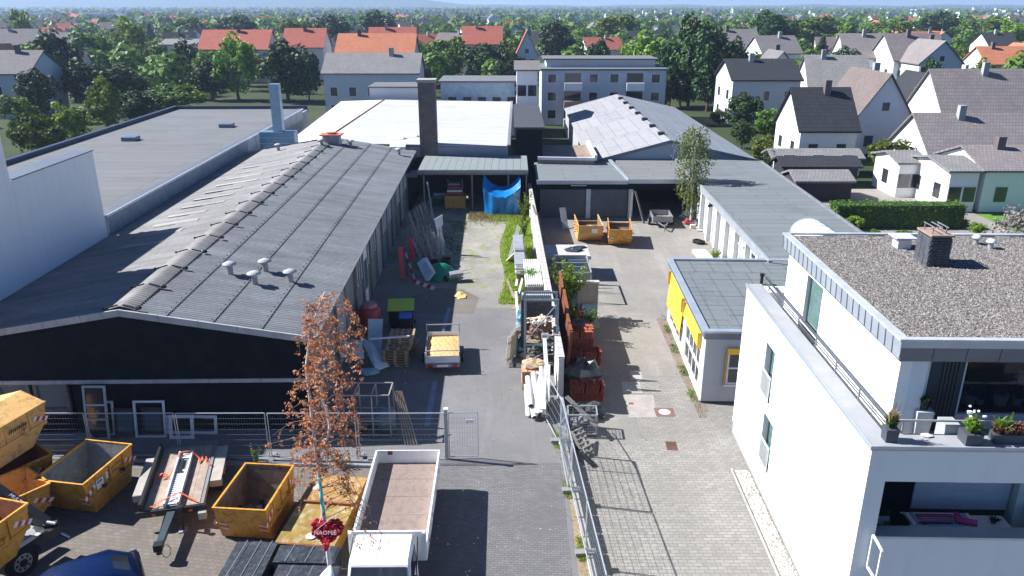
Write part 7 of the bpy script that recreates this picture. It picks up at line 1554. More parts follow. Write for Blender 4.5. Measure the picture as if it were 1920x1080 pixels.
def trunk_mesh(name, m, h, r, limbs=6, reach=.5):
    mb = MB(); pts = [Vector((0, 0, 0))]
    for k in range(1, 6): pts.append(Vector((ru(-.03, .03) * h, ru(-.03, .03) * h, h * k / 5)))
    mb.tube(pts, r, 7, r * .3)
    for k in range(limbs):
        z = h * ru(.35, .9); a = ru(0, 6.28); p = Vector((0, 0, z)); q = p + Vector((math.cos(a), math.sin(a), .9)) * reach * h * .45; mb.tube([p, p.lerp(q, .5) + Vector((0, 0, -.02 * h)), q], r * .4, 5, r * .12)
    return mb.mesh(name, m)
PROTO = {}
for key, m, kw, nm in (('M', LEAF, {}, 'broadleaf_tree'), ('M2', LEAF, dict(sq=(1.15, 1, .85), clumps=40), 'broadleaf_tree'), ('L', LEAFL, dict(clumps=36, leaves=60), 'broadleaf_tree'), ('L2', LEAFL, dict(sq=(.8, .85, 1.3)), 'broadleaf_tree'),
                       ('D', LEAFD, dict(clumps=44), 'broadleaf_tree'), ('D2', LEAFD, dict(sq=(.8, .8, 1.3), clumps=40), 'broadleaf_tree'), ('C', LEAFD, dict(shape='cone', clumps=60, leaves=50), 'conifer_tree')):
    t = thing(nm, 'x', 'tree'); 
    cr = crown_mesh('crown', m, **kw); h = 1.0
    o = obj('crown', cr, None, t); o.location = (0, 0, 1.35)
    obj('trunk', trunk_mesh('trunk', BARKD, 1.5, .07), None, t)
    PROTO[key] = [t, False]
KIND = {'M': 'mid green rounded tree', 'M2': 'broad mid green tree', 'L': 'bright yellow green tree', 'L2': 'tall slim yellow green tree', 'D': 'dark green dense tree', 'D2': 'tall dark green tree', 'C': 'dark pointed conifer'}
def tree(kind, x, y, h, wd, label=None, group=None, z=ZR):
    part_ = ('far left', 'left middle', 'centre', 'right middle', 'far right')[max(0, min(4, int((x / (.66 * y + 1) + 1) * 2.5)))]; row_ = 'nearest rows' if y < 180 else 'middle rows' if y < 300 else 'farthest rows'
    pr = PROTO[kind]; t = pr[0] if not pr[1] else copy_tree(pr[0]); pr[1] = True
    # prototype: height about 2.5, crown diameter about 2.2
    t.location = (x, y, z); t.scale = (wd / 2.2, wd / 2.2, h / 2.55); t.rotation_euler = (0, 0, ru(0, 6.28))
    t['label'] = label or (KIND[kind] + ' among the distant houses, ' + row_ + ', ' + part_ + ' of the picture'); t['group'] = group or 'trees among the distant houses'; return t
def tpx(px, ytop, Y, wpx, kind, label):
    p = HY(px, ytop, Y); h = p.z - ZR; zc = Y * _C + (CAM_H - h) * _S; t = tree(kind, p.x, Y, h, wpx * zc / FPX, label, None)
    del t['group']; return t
for a in ((100, 58, 150, 115, 'D2', 'very dark tall tree at the left, right of the pale blue house'), (35, 20, 260, 60, 'L2', 'slim light green tree at the top left corner'), (168, 45, 190, 90, 'M', 'mid green tree behind the left dark tree'), (235, 25, 220, 85, 'L', 'light green tree with top near the horizon, left quarter'),
          (30, 165, 100, 80, 'M', 'green tree at the left edge below the pale blue house'), (60, 200, 88, 100, 'M2', 'wide low green bush tree at the left edge of the big flat roof'), (120, 185, 98, 90, 'L', 'light green bushy tree beside the big flat roof'), (185, 145, 112, 85, 'L2', 'light green slim tree left of the flat roof corner'), (255, 168, 120, 110, 'D', 'dark bushy tree behind the big flat roof, left'), (312, 178, 128, 80, 'L', 'bright bush tree at the far corner of the big flat roof'), (350, 120, 165, 90, 'D', 'dark tree left of the bright yellow green one'), (290, 108, 175, 90, 'M', 'mid green tree below the long white house'),
          (432, 52, 150, 98, 'L', 'large bright yellow green tree before the red roofs'), (530, 72, 148, 115, 'D', 'large dark tree right of the bright yellow green one'), (572, 95, 146, 60, 'D2', 'narrow dark tree beside the grey roofed house'),
          (620, 26, 300, 80, 'D', 'dark tree row piece above the red roofs, left'), (705, 18, 330, 90, 'D', 'dark tree above the bright red roof, middle'), (560, 28, 310, 90, 'M', 'mid green tree above the second red roof'), (350, 25, 350, 100, 'M2', 'wide tree on the skyline left of the first red roof'), (440, 27, 320, 95, 'D', 'dark tree behind the first red roof'),
          (842, 58, 192, 95, 'M', 'mid green tree right of the dark chimney stack'), (912, 80, 182, 110, 'D', 'dark green tree over the low blue hall'), (962, 62, 205, 70, 'M', 'mid green tree left of the flat topped block'), (1045, 40, 225, 95, 'D2', 'blue green tall tree behind the flat topped block'), (1150, 18, 300, 100, 'M', 'mid green tree on the skyline above the flat topped block'),
          (1215, 50, 172, 125, 'L', 'broad yellow green tree right of the flat topped block'), (1308, 28, 152, 125, 'D', 'very tall dark tree behind the gabled hall'), (1352, 50, 160, 90, 'D2', 'tall dark tree right of the gabled hall ridge'), (1282, 100, 140, 80, 'D', 'dark tree close behind the gabled hall, left'), (1345, 118, 136, 80, 'D2', 'dark tree close behind the gabled hall, right'),
          (1450, 20, 260, 130, 'D', 'dark tree on the skyline above the purple roofs'), (1530, 22, 300, 120, 'M2', 'wide green tree on the skyline right of centre'), (1605, 33, 280, 80, 'M', 'green tree above the pinkish roof, left'), (1680, 28, 320, 100, 'M', 'green tree above the pinkish roofs, middle'), (1765, 20, 350, 90, 'D', 'dark skyline tree above the right hand houses'), (1850, 24, 330, 110, 'M', 'green skyline tree above the orange roof'), (1902, 30, 260, 80, 'L', 'light green tree at the top right corner'),
          (1800, 80, 205, 60, 'M', 'green tree between the blue gable and the orange roof'), (1668, 252, 84, 90, 'M', 'green garden tree in front of the blue shaded gable'), (1432, 248, 88, 52, 'L', 'bright green shrub tree beside the gabled hall eaves'), (1446, 282, 82, 34, 'D', 'dark shrub next to the bright shrub by the gabled hall'),
          (1668, 386, 65, 62, 'M', 'green garden tree before the dark hedge'), (1350, 205, 118, 50, 'D', 'dark tree at the right edge of the gabled hall roof'), (1262, 75, 140, 95, 'D2', 'tall dark tree directly right of the flat topped block'), (1300, 60, 138, 110, 'D', 'dark tree in the clump behind the gabled hall, middle'), (1335, 85, 134, 100, 'D2', 'dark tree in the clump behind the gabled hall, right side'), (1375, 70, 150, 90, 'D', 'dark tree left of the orange walled dark roofed house'), (1245, 130, 138, 60, 'D', 'small dark tree at the block corner'), (1400, 175, 112, 80, 'D', 'dark tree between gabled hall and black roofed house, left'), (1445, 195, 106, 70, 'M', 'green tree between gabled hall and black roofed house, right'), (1395, 225, 98, 60, 'D2', 'dark low tree at the eaves of the gabled hall'), (1740, 150, 112, 50, 'M', 'green tree behind the tall blue shaded gable'), (1620, 150, 116, 50, 'D', 'dark tree between black roof and blue shaded gable'), (1560, 120, 140, 60, 'D', 'dark tree beside the light roofed house'), (330, 150, 132, 120, 'M2', 'wide green tree between flat roof and yellow green tree'), (390, 110, 150, 80, 'D', 'dark tree just behind the bright yellow green one'), (230, 120, 140, 110, 'D2', 'dark tree in the left clump behind the flat roof'), (150, 110, 135, 110, 'D', 'dark tree in the left clump beside the pale house'), (60, 130, 120, 90, 'D2', 'dark tree directly right of the pale blue house'), (275, 70, 200, 100, 'M', 'green tree above the left clump'), (820, 100, 185, 80, 'D', 'dark tree right behind the chimney stack'), (960, 100, 180, 70, 'D2', 'dark tree between low hall and flat topped block')):
    tpx(*a)
for a in ((1603, 401, 60, 46, 'L', 'rounded leafy bush beside the long garage roof'), (1808, 408, 61, 28, 'L', 'small green bush left of the clipped ball bush'), (1834, 414, 58.5, 42, 'L', 'clipped ball bush in the right garden'), (1640, 428, 57, 40, 'M2', 'low pale bush behind the white house roof, left'), (1700, 430, 57, 45, 'M2', 'low pale bush behind the white house roof, middle')):
    p = HY(a[0], a[1], a[2]); h = max(.8, p.z - ZR); _t = tree(a[4], p.x, a[2], h, a[3] * a[2] * 1.02 / FPX, a[5]); del _t['group']
# silver bush
t = thing('silver_bush', 'grey leaved twiggy bush at the right edge above the pebble roof', 'bush', (P(1890, 432, ZR).x, 57, ZR)); SILV = leafmat('leaf_silver', (.22, .20, .18), (.34, .32, .29), .2); o = obj('crown', crown_mesh('crown', SILV, 40, 60, .06, (1.5, 1.1, .7)), None, t); o.scale = (2.2, 2.2, 2.2); o.location = (0, 0, 1.3); obj('stem', trunk_mesh('stem', BARKD, 1.6, .08), None, t)
# hedge
def hedge(x0, x1, y0, y1, h, label, z=ZR):
    t = thing('hedge', label, 'hedge', ((x0 + x1) / 2, (y0 + y1) / 2, z)); w2, d2 = (x1 - x0) / 2, (y1 - y0) / 2; mb = MB(); mb.box(-w2 + .1, w2 - .1, -d2 + .1, d2 - .1, 0, h - .12); obj('inner_hedge', mb, LEAFD, t); mb = MB()
    for i in range(int(900 * (x1 - x0) / 8)):
        u = rnd()
        if u < .45: p = Vector((ru(-w2, w2), -d2 + ru(-.06, .08), ru(0, h))); n = Vector((0, -1, .1))
        elif u < .9: p = Vector((ru(-w2, w2), ru(-d2, d2), h + ru(-.1, .05))); n = Vector((0, 0, 1))
        else: p = Vector((-w2 + ru(-.05, .05), ru(-d2, d2), ru(0, h))); n = Vector((-1, 0, .1))
        leafquad(mb, p, ru(.05, .12), (n + rv() * .6).normalized())
    obj('leaves', mb, LEAF, t)
a, b = P(1540, 412, ZR), P(1772, 412, ZR); hedge(a.x, b.x, 60.5, 62.3, 2.0, 'long clipped dark hedge in the garden right of the long garage')
# ---- birch in the right yard: drooping foliage
def droop_tree(name, label, loc, H, crown0, W_, mleaf, mbark, nb=70, lsz=.07, per=40, lean=(0, 0), seed=3, cat='tree', twigdroop=1.2, top=1.0, trunk_r=.11, low=.0):
    random.seed(seed); t = thing(name, label, cat, loc)
    tr_ = [Vector((lean[0] * (z / H) ** 1.5 + .03 * math.sin(z * 2), lean[1] * (z / H), z)) for z in [H * k / 9 for k in range(10)]]
    mb = MB(); mb.tube(tr_, trunk_r, 8, trunk_r * .15); obj('trunk', mb, mbark, t)
    bm2 = MB(); lf = MB()
    for i in range(nb):
        f = (i + .5) / nb; z = crown0 + (H - crown0) * f ** .9 * .98; base = Vector((lean[0] * (z / H) ** 1.5, lean[1] * (z / H), z)); a = i * 2.4 + ru(-.4, .4); R_ = W_ * (math.sin(math.pi * min(1, .22 + .78 * (1 - f) * 1.0)) ** .7 * .9 + .1) * ru(.55, 1.0)
        d = Vector((math.cos(a), math.sin(a), 0)); p1 = base + d * R_ * .5 + Vector((0, 0, R_ * .45)); p2 = base + d * R_ * .85 + Vector((0, 0, R_ * .3)); p3 = p2 + d * R_ * .15 + Vector((0, 0, -twigdroop * ru(.4, 1.1)))
        pts = [base, p1, p2, p3]; bm2.tube(pts, trunk_r * .13, 4, trunk_r * .03)
        for k in range(per):
            s_ = ru(.25, 3.0); j = min(2, int(s_)); q = pts[j].lerp(pts[j + 1], s_ - j) + rv() * ru(0, .22) * W_ * .55
            if s_ > 1.2: q.z -= ru(0, .35) * twigdroop
            leafquad(lf, q, lsz * ru(.6, 1.2), rv())
    obj('branches', bm2, mbark, t); obj('foliage', lf, mleaf, t); return t
bpos = P(1291, 412, ZR)
droop_tree('birch_tree', 'green weeping birch standing before the long garage in the right yard', (bpos.x - .2, 61.8, ZR), 7.6, 1.7, 1.85, LEAFB, BARK, 90, .085, 62, (-.3, 0), 5, twigdroop=1.5)
# shrubs by the dividing wall
def shrub(label, loc, w_, h_, m, n=900, ls=.05, stems=14, group=None):
    t = thing('shrub', label, 'shrub', loc, 0, group); bm2 = MB(); lf = MB()
    for i in range(stems):
        a = ru(0, 6.28); q = Vector((math.cos(a) * w_ * ru(.2, 1), math.sin(a) * w_ * ru(.2, 1), h_ * ru(.6, 1))); mid = Vector((q.x * .35, q.y * .35, q.z * .6)); bm2.tube([Vector((q.x * .1, q.y * .1, 0)), mid, q], .018, 4, .006)
        for k in range(n // stems): s_ = ru(.2, 1.05); p = (Vector((0, 0, 0)).lerp(mid, s_ * 2) if s_ < .5 else mid.lerp(q, s_ * 2 - 1)) + rv() * ru(0, .16) * (w_ + .3); leafquad(lf, p, ls * ru(.6, 1.3), (rv() + Vector((0, 0, .6))).normalized())
    obj('stems', bm2, BARKD, t); obj('foliage', lf, m, t); return t
shrub('tall green leafy shrub growing at the right side of the dividing wall', (3.0, 41.4, ZR), 1.15, 3.4, LEAFL, 4200, .07, 34)
shrub('low green shrub between the shrub wall and the grey tile pallet', (3.5, 38.2, ZR), 1.0, 1.9, LEAF, 1600, .075, 20)
shrub('green creeper bush spilling over the far dividing wall beside the blue tarpaulin', (1.0, 60.5, 0), .8, 2.4, LEAFL, 1100, .07)
shrub('climbing plant on the yard side of the wall near the blue tarpaulin', (.9, 56.5, 0), .6, 1.5, LEAFL, 700, .07)
shrub('green weeds growing through the sheet stack beside the wall', (1.1, 43.9, .6), .8, 1.15, LEAFL, 1200, .055, 18)
shrub('small bush at the first white pillar of the long garage', (14.1, 51.6, ZR), .45, 1.1, LEAFL, 400, .06)
shrub('small weed bush before the second white pillar of the long garage', (14.1, 47.0, ZR), .4, .6, LEAF, 300, .06)
shrub('sapling with bright leaves behind the tail board of the white truck', (-4.35, 24.9, 0), .26, 1.35, LEAFL, 260, .045, 7)
shrub('tall weed at the fence foot left of the dry birch', (-9.75, 25.6, 0), .28, .95, LEAFB, 260, .035, 8)
shrub('yellow flowered weed at the fence beside the low trailer', (-12.9, 25.2, 0), .2, .7, LEAFL, 120, .03, 6)
shrub('weeds between dry birch and fence beams', (-6.6, 25.5, 0), .5, .6, LEAF, 300, .04, 10)
shrub('mossy green bush strip beside the closed skip', (-5.75, 22.7, 0), .35, 1.0, leafmat('olive_leaf', (.10, .10, .02), (.17, .15, .03)), 500, .04, 10)
shrub('grassy tuft at the wall end below the white pipes', (1.55, 29.5, 0), .3, .5, LEAF, 300, .03, 8)
shrub('dark weed bush in the shade at the mesh box', (2.75, 29.4, ZR), .35, .8, LEAF, 260, .04, 8)
# ---- dry birch with maypole wreath (tied to the street lamp)
random.seed(11)
bx, by = -4.02, 14.3
db = thing('dry_birch', 'dry birch with orange brown leaves, decorated as a maypole in the foreground', 'tree', (bx, by, 0))
trk = [Vector((-.02 * k, .0, 1.2 * k)) for k in range(9)] + [Vector((.0, .03, 10.4)), Vector((.35, .03, 11.2))]
mb = MB(); mb.tube(trk, .075, 9, .015); obj('trunk', mb, BARK, db)
br = MB(); lf = MB()
def stem(pts, r, n, spread, ls=.03):
    br.tube(pts, r, 5, r * .25)
    k = 0
    while k < n:
        s_ = ru(.15, len(pts) - 1.001); j = int(s_); q0 = pts[j].lerp(pts[j + 1], s_ - j); q = q0 + rv() * (.3 + .7 * rnd()) * spread * 1.25; q.z -= ru(0, .16); br.cyl(q0, q, .0035, .002, 3, False)
        for c_ in range(7): leafquad(lf, q0.lerp(q, ru(.3, 1.1)) + rv() * .045, ls * ru(.6, 1.3), rv()); k += 1
for i in range(64):
    z = 7.15 + 3.85 * (i / 64); a = i * 2.4; f = (z - 6.9) / 4.1; R_ = (.76 * math.sin(math.pi * (.2 + .62 * (1 - f))) + .05) * ru(.5, 1.0); b0 = Vector((-.1, 0, z)); d = Vector((math.cos(a), math.sin(a), 0))
    cx = Vector((.08 + .5 * f, 0, 0))
    stem([b0, b0 + cx + d * R_ * .6 + Vector((0, 0, .25)), b0 + cx + d * R_ + Vector((0, 0, .1)), b0 + cx + d * R_ * 1.05 + Vector((0, 0, -.35 * ru(.4, 1.3)))], .008, 72, .15, .031)
for i in range(10):   # lower sparse twigs
    z = 6.1 + .12 * i; a = i * 2.1; b0 = Vector((-.1, 0, z + .6)); d = Vector((math.cos(a), math.sin(a), 0)); stem([b0, b0 + d * .5 + Vector((0, 0, .1)), b0 + d * .7 + Vector((0, 0, -.5))], .010, 16, .12)
for i in range(9):
    z = 5.5 + .2 * i; b0 = Vector((-.1, 0, z)); stem([b0, b0 + Vector((.5, .2, .15)), b0 + Vector((ru(.5, 1.1), .3, -.5)), b0 + Vector((ru(.6, 1.3), .3, -1.1))], .010, 34, .14, .026)
stem([Vector((-.1, 0, 8.4)), Vector((-.6, 0, 8.3)), Vector((-1.0, 0, 8.0))], .01, 40, .14); stem([Vector((-.1, 0, 8.0)), Vector((-.7, 0, 7.9)), Vector((-1.25, 0, 7.75))], .01, 34, .1)
obj('branches', br, mat('brown_twig', (.20, .13, .10), .9), db); obj('dry_leaves', lf, LEAFO, db)
for (pts, m, nm, r) in (([(.18, -.3, 9.0), (.26, -.3, 8.75), (.28, -.3, 8.4), (.22, -.32, 8.1), (.12, -.3, 8.05)], PVC, 'white_ribbon', .022), ([(-.10, -.10, 7.0), (-.06, -.12, 6.7), (-.1, -.12, 6.45), (-.04, -.12, 6.2)], TEAL, 'turquoise_ribbon', .026), ([(.0, -.1, 7.9), (.1, -.1, 7.4), (.28, -.1, 7.15)], PVC, 'white_ribbon', .014)):
    mb = MB(); mb.tube([Vector(p) for p in pts], r, 6); obj(nm, mb, m, db)
# heart wreath, hanging on the trunk
hv = P(631, 1000, 5.75); hz_ = 5.68
hw = thing('heart_wreath', 'red heart shaped crepe wreath with white letters on the birch trunk', 'wreath', (bx - .03, by - .14, hz_)); hw.rotation_euler = (rad(-32), 0, rad(0))
roses = MB()
for i in range(230):
    tt = ru(0, 6.283); k = math.sqrt(rnd()) ; x = .021 * 16 * math.sin(tt) ** 3 * k; z = .021 * (13 * math.cos(tt) - 5 * math.cos(2 * tt) - 2 * math.cos(3 * tt) - math.cos(4 * tt)) * k
    roses.blob((x, ru(-.05, .05), z), ru(.035, .06), n=6, m=4, jit=.35)
obj('crepe_roses', roses, mat('crimson_crepe', (.36, .012, .03), .7, var=.5, scale=12), hw)
nm_ = obj('lettering', text_mesh('NAOMIE', .13, mat('grey_pink_letters', (.5, .42, .46), .6), .005), None, hw); nm_.location = (0, -.11, -.02); nm_.rotation_euler = (rad(90), 0, 0)
mb = MB(); [mb.bar((ru(-.3, .3), -.1, ru(-.1, .3)), (ru(-.45, .45), -.15, ru(.2, .5)), .01) for _ in range(2)]; obj('straws', mb, PVC, hw)
random.seed(21)
# ================================================================== DISTANT HOUSES
def tilemat(name, c):
    g = NG(name); b = g.brick(.34, .38, .05, None, (*mul(c, .90), 1), (*mul(c, 1.10), 1), (*mul(c, .68), 1)); n = g.ramp(g.noise(.5, 6, .7), .4, .68); col = g.mix(g.math('MULTIPLY', n, .5), b.outputs[0], mul(c, .6)); col = g.mix(g.math('MULTIPLY', g.ramp(g.noise(2.2, 6, .7), .55, .7), .3), col, mul(c, 1.5)); g.bump(b.outputs['Fac'], -.25, .02); return g.fin(col, .88)
RM = {'red': tilemat('far_red_tiles', (.40, .13, .09)), 'grey': tilemat('far_grey_tiles', (.19, .18, .18)), 'brown': tilemat('far_brown_tiles', (.17, .14, .13)), 'dark': tilemat('far_dark_tiles', (.04, .043, .05)), 'pink': tilemat('far_pinkish_tiles', (.23, .205, .20)), 'orange': tilemat('far_orange_tiles', (.48, .19, .10)), 'light': tilemat('far_light_tiles', (.23, .225, .22))}
def house(label, x, y, w_, d_, he, hr, rz, wall, roof, ridge='x', wins=2, chimney=True, group=None, z=ZR, cat='house', over=.35):
    """front faces -y; ridge along x (eaves to the front) or along y (gable to the front)"""
    t = thing('house', label, cat, (x, y, z), rz, group); hw, hd = w_ / 2, d_ / 2
    mb = MB(); mb.box(-hw, hw, -hd, hd, 0, he)
    if ridge == 'x': mb.add([(-hw, -hd, he), (-hw, hd, he), (-hw, 0, hr - .1), (hw, -hd, he), (hw, hd, he), (hw, 0, hr - .1)], [(0, 2, 1), (3, 4, 5)])
    else: mb.add([(-hw, -hd, he), (hw, -hd, he), (0, -hd, hr - .1), (-hw, hd, he), (hw, hd, he), (0, hd, hr - .1)], [(0, 1, 2), (3, 5, 4)])
    obj('wall', mb, wall, t)
    s_ = (hr - he) / (hd if ridge == 'x' else hw)
    rf = thing('roof', None, None) if False else None
    for s in (-1, 1):
        mb = MB()
        if ridge == 'x': mb.poly([(-hw - over, s * (hd + over), he - s_ * over), (hw + over, s * (hd + over), he - s_ * over), (hw + over, 0, hr), (-hw - over, 0, hr)], .18, (0, 0, 1))
        else: mb.poly([(s * (hw + over), -hd - over, he - s_ * over), (s * (hw + over), hd + over, he - s_ * over), (0, hd + over, hr), (0, -hd - over, hr)], .18, (0, 0, 1))
        rf = obj('roof', mb, roof, t)
    if chimney: mb = MB(); mb.box(-.35, .35, -.3, .3, hr - 1.2, hr + 1.0) ; c = obj('chimney', mb, bpy.data.materials['sooty_brick'] if rnd() < .5 else PLGREY, t); c.location = (hw * ru(-.5, .5) if ridge == 'x' else .6, -.6 if ridge == 'x' else hd * ru(-.4, .4), 0)
    if wins:
        st = max(1, int(he / 2.7))
        n = max(2, int(w_ / 2.8))
        for f in range(st):
            for k in range(n):
                xx = -hw + w_ * (k + .5) / n; zz = .9 + f * 2.7
                mb = MB(); mb.box(xx - .62, xx + .62, -hd - .04, -hd + .02, zz - .06, zz + 1.36); o = obj('window', mb, WHITEF, t); m2 = MB(); m2.box(xx - .52, xx + .52, -hd - .06, -hd - .03, zz, zz + 1.3); obj('pane', m2, GLASS, o)
            for k in range(max(1, int(d_ / 3.4))):
                yy = -hd + d_ * (k + .5) / max(1, int(d_ / 3.4)); sx = -1 if x > 0 else 1
                mb = MB(); mb.box(min(sx * hw, sx * (hw + .05)), max(sx * hw, sx * (hw + .05)), yy - .55, yy + .55, zz, zz + 1.3); obj('window', mb, GLASS, t)
        if ridge == 'y' and hr - he > 2.2:
            mb = MB(); mb.box(-.5, .5, -hd - .04, -hd + .02, he + .2, he + 1.3); o = obj('window', mb, WHITEF, t); m2 = MB(); m2.box(-.42, .42, -hd - .06, -hd - .03, he + .28, he + 1.22); obj('pane', m2, GLASS, o)
    return t
def hpx(label, px0, px1, ytop, yeave, Y, depth, wall, roof, ridge='x', rz=0, **k):
    c = (px0 + px1) / 2; hr = HY(c, ytop, Y + (depth / 2 if ridge == 'x' else 0)).z - ZR; he = HY(c, yeave, Y).z - ZR; x0, x1 = HY(px0, yeave, Y).x, HY(px1, yeave, Y).x
    he = max(1.8, he); hr = max(he + .6, hr)
    return house(label, (x0 + x1) / 2, Y + depth / 2, x1 - x0, depth, he, hr, rz, wall, roof, ridge, **k)
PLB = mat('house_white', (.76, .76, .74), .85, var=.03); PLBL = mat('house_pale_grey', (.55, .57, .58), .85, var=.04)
hpx('white gabled house with black roof right of the long garage', 1502, 1608, 166, 243, 88, 8.5, PLB, RM['dark'])
hpx('low lean-to with grey roof in front of the black roofed white house', 1452, 1615, 281, 297, 81, 3.2, PLB, RM['light'], chimney=False, wins=1)
hpx('tall gabled white house with its blue shaded gable to the yard', 1612, 1706, 140, 212, 94, 11, PLB, RM['brown'], 'y')
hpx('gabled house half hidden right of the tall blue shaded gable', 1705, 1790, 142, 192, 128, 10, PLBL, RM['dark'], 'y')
hpx('long pinkish brown roofed house with big chimney at the right edge', 1770, 1965, 131, 215, 100, 10, PLB, RM['pink'])
hpx('grey roofed house at the right edge below the big chimney house', 1745, 1970, 214, 290, 80, 9, PLB, RM['pink'])
hpx('white cubic house beside the hedge in the right garden', 1688, 1736, 297, 306, 71.5, 5, PLB, RM['light'], chimney=False)
hpx('white house behind the hedge end', 1784, 1838, 296, 322, 66, 7, PLB, RM['light'], chimney=False)
hpx('low white house cut by the right picture edge', 1850, 1990, 275, 320, 66, 8, PLB, RM['pink'])
hpx('dark timber garden shed with grey roof behind the long garage roof', 1494, 1598, 327, 346, 70, 3.6, mat('dark_timber', (.05, .04, .045), .85), RM['light'], chimney=False, wins=0, cat='shed', over=.25)
hpx('dark carport between shed and lean-to', 1470, 1610, 300, 312, 76, 3, mat('dark_carport', (.03, .03, .035), .85), RM['dark'], chimney=False, wins=0, cat='carport')
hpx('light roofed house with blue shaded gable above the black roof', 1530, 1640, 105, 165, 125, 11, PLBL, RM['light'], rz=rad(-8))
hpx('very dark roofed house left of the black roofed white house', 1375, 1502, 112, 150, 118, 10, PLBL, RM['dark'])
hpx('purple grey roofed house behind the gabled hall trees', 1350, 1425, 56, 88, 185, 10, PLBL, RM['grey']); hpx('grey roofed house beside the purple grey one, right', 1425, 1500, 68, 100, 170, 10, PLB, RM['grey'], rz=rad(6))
hpx('pinkish roofed house with white dormers, upper right, left of two', 1590, 1665, 64, 108, 165, 10, PLB, RM['pink'], rz=rad(-5)); hpx('pinkish roofed house with white dormers, upper right, right of two', 1672, 1775, 64, 112, 158, 10, PLB, RM['pink'], rz=rad(4))
hpx('house with bright orange roof at the upper right edge', 1850, 1935, 88, 120, 165, 9, PLB, RM['orange']); hpx('dark roofed house above the orange roof', 1855, 1910, 62, 85, 215, 9, PLB, RM['dark'])
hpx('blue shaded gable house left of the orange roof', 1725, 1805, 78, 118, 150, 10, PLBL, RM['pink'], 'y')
hpx('white house with small light roof behind the very dark roof', 1440, 1492, 98, 128, 140, 8, PLB, RM['grey'], 'y')
hpx('red roofed house at the left, behind the bright yellow green tree', 372, 500, 57, 92, 185, 10, PLBL, RM['red']); hpx('red roofed house in the middle of the left red row', 530, 605, 54, 88, 192, 9, PLBL, RM['red'])
hpx('bright red roofed house above the grey roofed house', 630, 775, 64, 98, 172, 10, PLB, RM['orange']); hpx('red roofed house behind the bright red roofed one', 690, 775, 52, 82, 198, 9, PLB, RM['red'], rz=rad(5))
hpx('red roofed house between the trees right of the chimney stack', 868, 940, 50, 82, 210, 9, PLB, RM['red']); hpx('small red roofed house left of the flat topped block', 968, 1008, 58, 102, 190, 8, PLB, RM['red'], 'y')
hpx('long white house in the trees at the left', 300, 365, 74, 84, 200, 9, PLB, RM['light']); hpx('purple grey roofed house between trees, upper left', 80, 155, 62, 92, 200, 9, PLB, RM['grey']); hpx('pale blue grey house at the left picture edge', -30, 52, 96, 138, 125, 10, PLBL, RM['grey'])
hpx('house with grey roof at the top left edge', -20, 60, 55, 85, 230, 9, PLB, RM['grey'])
hpx('large grey roofed house behind the white roofed hall', 606, 783, 101, 137, 124, 9, PLBL, RM['light'])
# low structures in front of it
t = thing('low_hall', 'low flat roofed blue grey hall behind the white roof, right of the chimney stack', 'hall', (0, 0, ZR)); a, b = HY(826, 155, 108), HY(965, 155, 108); mb = MB(); mb.box(a.x, b.x, 108, 116, 0, a.z - ZR); obj('wall', mb, mat('blue_hall_wall', (.28, .36, .46), .7), t); mb = MB(); mb.box(a.x - .3, b.x + .3, 107.7, 116.3, a.z - ZR, a.z - ZR + .25); obj('roof', mb, BITG, t)
for k in range(5): mb = MB(); x = a.x + 1 + k * 2; mb.box(x, x + 1.1, 107.94, 108, 4.2, 5.2); obj('window', mb, GLASS, t)
t = thing('low_hall', 'small grey annex behind the white roofed hall, left of the chimney stack', 'hall', (0, 0, ZR)); a, b = HY(692, 165, 107), HY(785, 165, 107); mb = MB(); mb.box(a.x, b.x, 107, 113, 0, a.z - ZR); obj('wall', mb, PLBL, t); mb = MB(); mb.box(a.x - .2, b.x + .2, 106.8, 113.2, a.z - ZR, a.z - ZR + .2); obj('roof', mb, BITG, t)
# flat topped apartment block
Y0 = 118; a, b = HY(1016, 132, Y0), HY(1250, 132, Y0); hh = a.z - ZR
t = thing('apartment_block', 'flat topped pale blue grey apartment block with balconies behind the brown roof', 'apartment block', (0, 0, ZR)); mb = MB(); mb.box(a.x, b.x, Y0, Y0 + 11, 0, hh); obj('wall', mb, mat('block_render', (.46, .50, .55), .85, var=.05), t)
mb = MB(); mb.box(a.x - .3, b.x + .3, Y0 - .3, Y0 + 11.3, hh, hh + .25); obj('roof', mb, BITG, t)
mb = MB(); mb.box(a.x + .8, b.x - 1.2, Y0 + 3, Y0 + 10, hh + .25, hh + 1.3); ph = obj('penthouse', mb, PLBL, t); mb = MB(); mb.box(a.x + .3, b.x - .8, Y0 + 2.5, Y0 + 10.4, hh + 1.3, hh + 1.5); obj('penthouse_roof', mb, BITG, ph)
for f in range(int(hh / 2.6)):
    for k in range(6):
        x = a.x + (b.x - a.x) * (k + .5) / 6; z = .9 + f * 2.6
        if k in (1, 4): mb = MB(); mb.box(x - 1.3, x + 1.3, Y0 - 1.1, Y0, z - 1.0, z + .1); obj('balcony', mb, PLB if f != 1 else PLPEACH, t); mb = MB(); mb.box(x - 1.2, x + 1.2, Y0 - .04, Y0, z + .1, z + 1.4); obj('window', mb, GLASS, t)
        else: mb = MB(); mb.box(x - .7, x + .7, Y0 - .04, Y0 + .02, z, z + 1.35); o = obj('window', mb, WHITEF, t); m2 = MB(); m2.box(x - .6, x + .6, Y0 - .06, Y0 - .03, z + .08, z + 1.27); obj('pane', m2, GLASS, o)
hpx('narrow white building left of the flat topped block', 969, 1008, 116, 132, 99, 7, PLB, RM['grey'], chimney=False)
